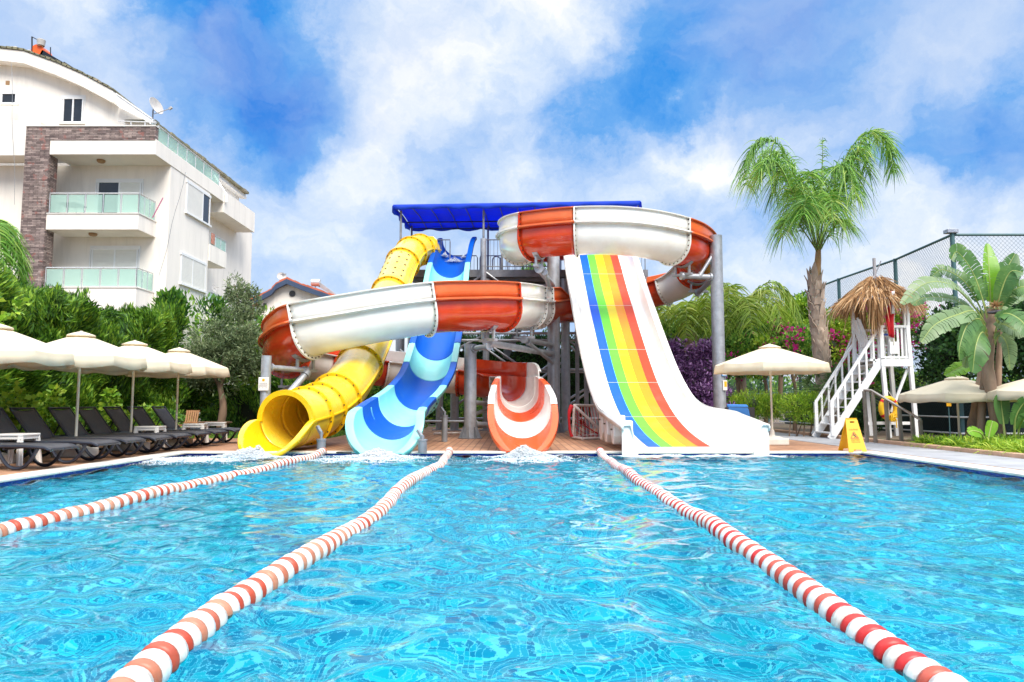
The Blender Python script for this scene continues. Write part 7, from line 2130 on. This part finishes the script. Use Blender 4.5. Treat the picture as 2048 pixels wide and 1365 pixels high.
bush('shrub', 'clipped lime green shrub row below the small trees, behind the lone parasol', 'shrub', [blobat(1470, 815, 20.6, 0.42, 0.42), blobat(1505, 812, 20.5, 0.5, 0.45), blobat(1545, 815, 20.3, 0.45, 0.42)], 6500, 0.10, M['leaf_lime'], 90, BG, aspect=0.16, gap=-0.7, up=1.2)
bush('shrub', 'bushy shrub on thin dark stems beside the foot of the lifeguard stairs', 'shrub', [blobat(1590, 812, 18.6, 0.42, 0.32), blobat(1622, 808, 18.6, 0.40, 0.32), blobat(1610, 835, 18.5, 0.35, 0.2)], 4200, 0.085, M['leaf_lime'], 91, BG, aspect=0.2, gap=-0.6, up=0.9,
     trunk=[([Vector((P(px, 860, 18.6).x, 18.6 + dy, DK)), P(px + dx, 830, 18.6)], 0.018, 0.01) for px, dx, dy in ((1578, 4, 0), (1596, -4, 0.1), (1604, 6, -0.1), (1612, -2, 0.15), (1620, 5, 0), (1627, -6, 0.1), (1600, 10, 0.2))])
bush('ficus_hedge', 'dark glossy ficus hedge behind the lifeguard tower and the parasol', 'hedge', [blobat(1868, 690, 19.0, 0.45, 0.8, 0.4), blobat(1905, 650, 17.3, 0.5, 0.55, 0.4), blobat(1900, 720, 17.3, 0.5, 0.6, 0.4), blobat(1870, 740, 19.0, 0.4, 0.5, 0.4), blobat(1945, 690, 17.0, 0.7, 0.9), blobat(2040, 650, 17.0, 0.8, 0.8), blobat(2060, 710, 16.8, 0.8, 0.8), blobat(2000, 700, 17.2, 0.7, 0.9), blobat(2100, 680, 17, 0.9, 1.0)], 11000, 0.125, M['leaf_dark'], 92, aspect=0.5, gap=-0.6)
bush('creeper', 'green creeper growing on the low wall behind the lifeguard tower legs', 'creeper', [blobat(1740, 770, 20.5, 0.5, 0.35), blobat(1790, 755, 20.7, 0.6, 0.35), blobat(1840, 760, 20.6, 0.5, 0.3), blobat(1700, 800, 20.3, 0.45, 0.4), blobat(1730, 830, 20, 0.5, 0.35)], 4200, 0.11, M['leaf_mid'], 93, aspect=0.4, gap=-0.5)
bush('shrub', 'dark spiky shrub in the shade below the lifeguard platform', 'shrub', [blobat(1700, 850, 18.9, 0.35, 0.3), blobat(1740, 845, 18.9, 0.35, 0.3)], 1500, 0.16, M['leaf_dark'], 94, aspect=0.18, gap=-0.7, up=1.0)

# ---------------------------------------------------------------- banana plants
M['banana_rib'] = mk('banana_rib', (0.30, 0.36, 0.10), 0.5, 0.15, 5)
M['banana_trunk'] = mk('banana_trunk', (0.24, 0.16, 0.11), 0.9, 0.35, 6, col2=(0.38, 0.27, 0.19), col2_amt=0.6, c2scale=4, bump=0.8, bscale=16, vscale=(1, 1, 0.4))
def banana_leaf(pts, width, parent, seed, tear=0.35, mat=None, face=(0, -0.8, 0.6), fold=0.35):
    r_ = random.Random(seed); pp, _t = spline(pts, 10); m = len(pp)
    rib = MB().tube(pp, [0.020 * (1 - 0.8 * i / m) for i in range(m)], 6).build('leaf', M['banana_rib'], parent, smooth=60)
    mb = MB(); start = 0.25
    segs = 26
    for s_ in (-1, 1):
        lag = 0.0; gapn = 0
        for i in range(segs):
            t0, t1 = start + (1 - start) * i / segs, start + (1 - start) * (i + 1) / segs
            torn = r_.random() < tear * 1.3
            if torn: lag = r_.uniform(0.05, 0.30)
            else: lag *= 0.6
            def at_(t):
                f = min(t, 0.9999) * (m - 1); j = int(f); return pp[j].lerp(pp[j + 1], f - j), (pp[j + 1] - pp[j]).normalized()
            quad = []
            for tt, keep in ((t0 + (0.004 if torn else 0), 0), (t1, 0)):
                q_, tg = at_(tt); sd_ = tg.cross(Vector(face)); sd_.normalize(); nn = sd_.cross(tg)
                u_ = (tt - start) / (1 - start)
                w = width * (math.sin(math.pi * min(1, 0.12 + 0.86 * u_)) ** 0.65) * 0.5
                e = q_ + sd_ * (s_ * w) + tg * (w * 0.35) + nn * (w * fold) - Vector((0, 0, w * (0.15 + lag)))
                mid_ = q_ + sd_ * (s_ * w * 0.5) + tg * (w * 0.15) + nn * (w * fold * 0.6)
                quad.append((q_, mid_, e))
            (a0, a1, a2), (b0, b1, b2_) = quad
            mb.add([a0, b0, b1, a1, b2_, a2], [(0, 1, 2, 3), (3, 2, 4, 5)])
    mb.build('blade', mat or M['banana_blade'], rib, smooth=50)
def blade_mat(name, c1, c2):
    m = mk(name, c1, 0.4, 0.15, 4, col2=c2, col2_amt=0.7, c2scale=2.0, bump=0.15, bscale=30, transl=0.35)
    return m
M['banana_blade'] = blade_mat('banana_blade', (0.085, 0.20, 0.05), (0.20, 0.33, 0.09))
M['banana_bright'] = blade_mat('banana_bright', (0.20, 0.42, 0.03), (0.30, 0.48, 0.05))
M['banana_grey'] = blade_mat('banana_dusty', (0.20, 0.30, 0.13), (0.34, 0.42, 0.22))
YB = 13.6
bb_ = P(2003, 885, YB)
bp = thing('banana_plant', 'large banana like plant with torn paddle leaves and a rough brown trunk beside the path', 'plant', bb_)
tube_obj('trunk', [P(2003, 890, YB), P(1990, 820, YB), P(1976, 740, YB), P(1978, 650, YB), P(1982, 620, YB)], (0.115, 0.095), M['banana_trunk'], bp, 14, 0.10, 3)
for a, b_, r0 in (((1960, 880), (1972, 690), 0.07), ((1995, 800), (2000, 660), 0.06)): tube_obj('trunk', [P(*a, YB + 0.15), P((a[0] + b_[0]) / 2, (a[1] + b_[1]) / 2, YB + 0.2), P(*b_, YB + 0.15)], (r0, r0 * 0.7), M['banana_trunk'], bp, 10, 0.1, 5)
def PB(*l): return [P(px, py, YB + dy) for px, py, dy in l]
BL = [
 (PB((1982, 660, 0), (1980, 590, 0), (1978, 540, -0.05), (1974, 488, 0.1)), 0.36, 0.25, 'banana_bright', (0.1, -1, 0.1)),
 (PB((1980, 660, 0), (1965, 600, -0.1), (1945, 545, -0.1), (1915, 505, -0.1), (1902, 520, -0.2)), 0.44, 0.4, 'banana_blade', (0.2, -1, 0.3)),
 (PB((1985, 660, 0), (1992, 600, 0.1), (2008, 550, 0.15), (2030, 508, 0.2)), 0.42, 0.2, 'banana_blade', (-0.2, -1, 0.2)),
 (PB((1986, 665, 0), (2010, 600, -0.1), (2040, 575, -0.3), (2080, 580, -0.4)), 0.40, 0.35, 'banana_blade', (-0.2, -0.8, 0.6)),
 (PB((1978, 660, 0), (1945, 610, -0.2), (1900, 570, -0.4), (1850, 568, -0.5), (1803, 608, -0.6)), 0.40, 0.5, 'banana_grey', (0.1, -0.7, 0.8)),
 (PB((1978, 665, 0), (1940, 620, 0.2), (1900, 598, 0.4), (1850, 596, 0.5), (1825, 610, 0.5)), 0.34, 0.6, 'banana_blade', (0.1, -0.6, 0.8)),
 (PB((1978, 670, 0), (1950, 625, -0.4), (1915, 630, -0.8), (1870, 650, -1.1), (1842, 685, -1.2)), 0.38, 0.4, 'banana_grey', (0.2, -0.8, 0.6)),
 (PB((1978, 680, 0), (1960, 640, -0.4), (1935, 650, -0.8), (1920, 690, -1.0), (1918, 720, -1.0)), 0.36, 0.3, 'banana_blade', (0.6, -0.9, 0.3)),
 (PB((1980, 690, 0), (1965, 665, -0.4), (1952, 690, -0.7), (1945, 745, -0.8)), 0.46, 0.25, 'banana_blade', (0.2, -1, 0.2)),
 (PB((1986, 680, 0), (2005, 630, -0.4), (2040, 640, -0.8), (2070, 680, -1.0)), 0.42, 0.4, 'banana_blade', (-0.3, -0.8, 0.6)),
 (PB((1984, 690, 0), (2000, 650, -0.3), (2030, 660, -0.5), (2060, 665, -0.6)), 0.40, 0.4, 'banana_grey', (-0.2, -0.7, 0.7)),
 (PB((1980, 665, 0), (1955, 605, 0.1), (1925, 560, 0.2), (1885, 540, 0.3), (1862, 555, 0.3)), 0.34, 0.5, 'banana_blade', (0.1, -0.9, 0.5)),
 (PB((1985, 660, 0), (2000, 590, -0.2), (2020, 545, -0.3), (2046, 545, -0.4)), 0.36, 0.35, 'banana_blade', (-0.2, -0.9, 0.4)),
 (PB((1984, 660, 0), (2004, 610, 0.3), (2030, 592, 0.5), (2062, 600, 0.6)), 0.34, 0.4, 'banana_grey', (-0.1, -0.8, 0.6)),
 (PB((1979, 690, 0), (1958, 672, -0.3), (1938, 700, -0.5), (1928, 735, -0.5)), 0.30, 0.5, 'banana_grey', (0.2, -0.9, 0.3)),
 (PB((1983, 650, 0), (1986, 600, 0.5), (1995, 560, 0.9), (2012, 535, 1.2)), 0.38, 0.3, 'banana_blade', (0, -1, 0.2)),
 (PB((1981, 650, 0), (1962, 590, 0.4), (1940, 560, 0.8), (1925, 560, 1.1)), 0.38, 0.3, 'banana_blade', (0, -1, 0.3)),
 (PB((1984, 700, 0), (1998, 672, -0.2), (2014, 690, -0.3), (2020, 740, -0.3)), 0.30, 0.5, 'banana_grey', (0, -1, 0.2)),
]
for i, (pts, w, te, mt_, fc_) in enumerate(BL): banana_leaf(pts, w, bp, 100 + i, te, M[mt_], fc_)
q_ = P(1990, 612, YB - 0.2)
strands('dead_flower', [q_] * 60, NR.normal(0, 1, (60, 3)) + np.array([0, -0.2, 0.5]), NR.uniform(0.08, 0.2, 60), 0.02, M['straw'], bp, sag=0.2)
MB().tube([P(1975, 626, YB - 0.2), P(1995, 624, YB - 0.25), P(2020, 623, YB - 0.2)], [0.02, 0.045, 0.008], 8).build('flower_spathe', mk('dark_spathe', (0.03, 0.025, 0.035), 0.6), bp, smooth=60)
b2q = P(1940, 880, 14.1)
b2r = thing('banana_plant', 'smaller banana plant with a leaning brown stem beside the big banana plant', 'plant', b2q)
tube_obj('trunk', [P(1940, 890, 14.1), P(1950, 830, 14.1), P(1962, 770, 14.1), P(1968, 720, 14.1)], (0.11, 0.08), M['banana_trunk'], b2r, 12, 0.12, 8)
banana_leaf([P(1966, 740, 14.1), P(1940, 728, 13.8), P(1915, 738, 13.6), P(1890, 752, 13.4)], 0.30, b2r, 140, 0.5, M['banana_bright'], (0.1, -0.7, 0.7))
banana_leaf([P(1968, 735, 14.1), P(1950, 718, 13.9), P(1935, 728, 13.8)], 0.22, b2r, 141, 0.5, M['banana_bright'], (0.1, -0.9, 0.4))
b3 = thing('banana_plant', 'young banana plant with broad low leaves at the picture edge among the lilies', 'plant', P(2040, 880, 12.9))
for i, pts in enumerate(([P(2030, 885, 12.9), P(2030, 840, 12.8), P(2045, 810, 12.7), P(2062, 800, 12.6)], [P(2010, 880, 13.2), P(2006, 840, 13.2), P(2002, 805, 13.2), P(2004, 790, 13.2)], [P(2035, 890, 12.7), P(2040, 850, 12.5), P(2055, 835, 12.3), P(2070, 850, 12.2)])): banana_leaf(pts, 0.30, b3, 150 + i, 0.1, M['banana_blade'], (0, -1, 0.3), 0.15)
b4 = thing('banana_plant', 'small bright green banana seedling in front of the big brown trunk', 'plant', P(1975, 885, 12.6))
for i, pts in enumerate(([P(1974, 888, 12.6), P(1962, 868, 12.5), P(1946, 862, 12.4), P(1936, 866, 12.3)], [P(1976, 888, 12.6), P(1978, 870, 12.6), P(1983, 850, 12.6), P(1985, 842, 12.6)])): banana_leaf(pts, 0.20, b4, 160 + i, 0.05, M['banana_bright'], (0, -1, 0.4), 0.12)
# lily ground cover on the mound
n = 15000
gx, gy = 7.96 + NR.random(n) ** 1.3 * 4.2, NR.uniform(9.0, 14.4, n)
u = (gx - 7.935) / 5.0; t = (gy - 8.2) / 6.5
gh = 0.10 + 0.14 * np.sin(np.minimum(1, u * 3) * np.pi / 2) * np.sin(np.pi * np.clip(t, 0, 1) ** 0.6) - np.maximum(0, u - 0.55) * 1.2
gd = NR.normal(0, 0.55, (n, 3)) + np.array([0, 0, 1.0])
o = strands('ground_cover', np.stack([gx, gy, gh - 0.02], 1), gd, NR.uniform(0.30, 0.62, n), 0.026, M['leaf_lime'], None, sag=0.55, segs=3)
tag(o, 'bright green strappy lily leaves covering the bed beside the path', 'ground cover', kind='stuff')
# distant greenery that closes the view at ground level
bush('tree', 'dark green tree far behind the hedge, between the olive tree and the white house', 'tree', [blobat(520, 680, 33, 2.0, 1.6), blobat(600, 700, 34, 2.4, 1.8), blobat(440, 700, 32, 2.0, 2.0)], 5000, 0.25, M['leaf_mid'], 95, aspect=0.4, gap=-0.5, leaf_name='crown', trunk=[([P(560, 800, 33.5), P(560, 700, 33.5)], 0.2, 0.1)])
bush('tree', 'green tree beyond the slide tower stairs, seen under the platform', 'tree', [blobat(1075, 560, 31, 0.8, 0.9), blobat(1030, 600, 31, 0.9, 0.9), blobat(900, 560, 31.5, 0.7, 0.7), blobat(1100, 620, 31, 0.9, 0.9), blobat(960, 620, 31, 1.2, 0.9), blobat(860, 610, 31, 0.8, 0.8)], 5000, 0.22, M['leaf_mid'], 96, aspect=0.45, gap=-0.2, core=False, leaf_name='crown', trunk=[([P(1060, 820, 31), P(1065, 650, 31), P(1070, 580, 31)], 0.14, 0.05)])
for i, (x, y, rx_, z) in enumerate(((14, 48, 5, 3.0), (24, 50, 6, 3.4), (34, 50, 6, 3.2), (-26, 50, 6, 3), (2, 54, 6, 3.0), (-9, 56, 6, 2.6))):
    bush('tree', ('broad tree far beyond the court fence, by the fence corner', 'broad far tree seen through the chain link', 'broad far tree at the end of the court', 'tree hidden behind the white block', 'far tree behind the ivy hedge', 'far tree behind the white gabled house')[i], 'tree', [(x, y, 1.6, rx_, 2, z * 0.6), (x + 2, y, 1.2, rx_, 2, z * 0.5)], 2600, 0.4, M['leaf_mid'], 200 + i, aspect=0.5, gap=-0.5, leaf_name='crown', trunk=[([Vector((x, y, gz)), Vector((x, y, 1.5))], 0.25, 0.15)])
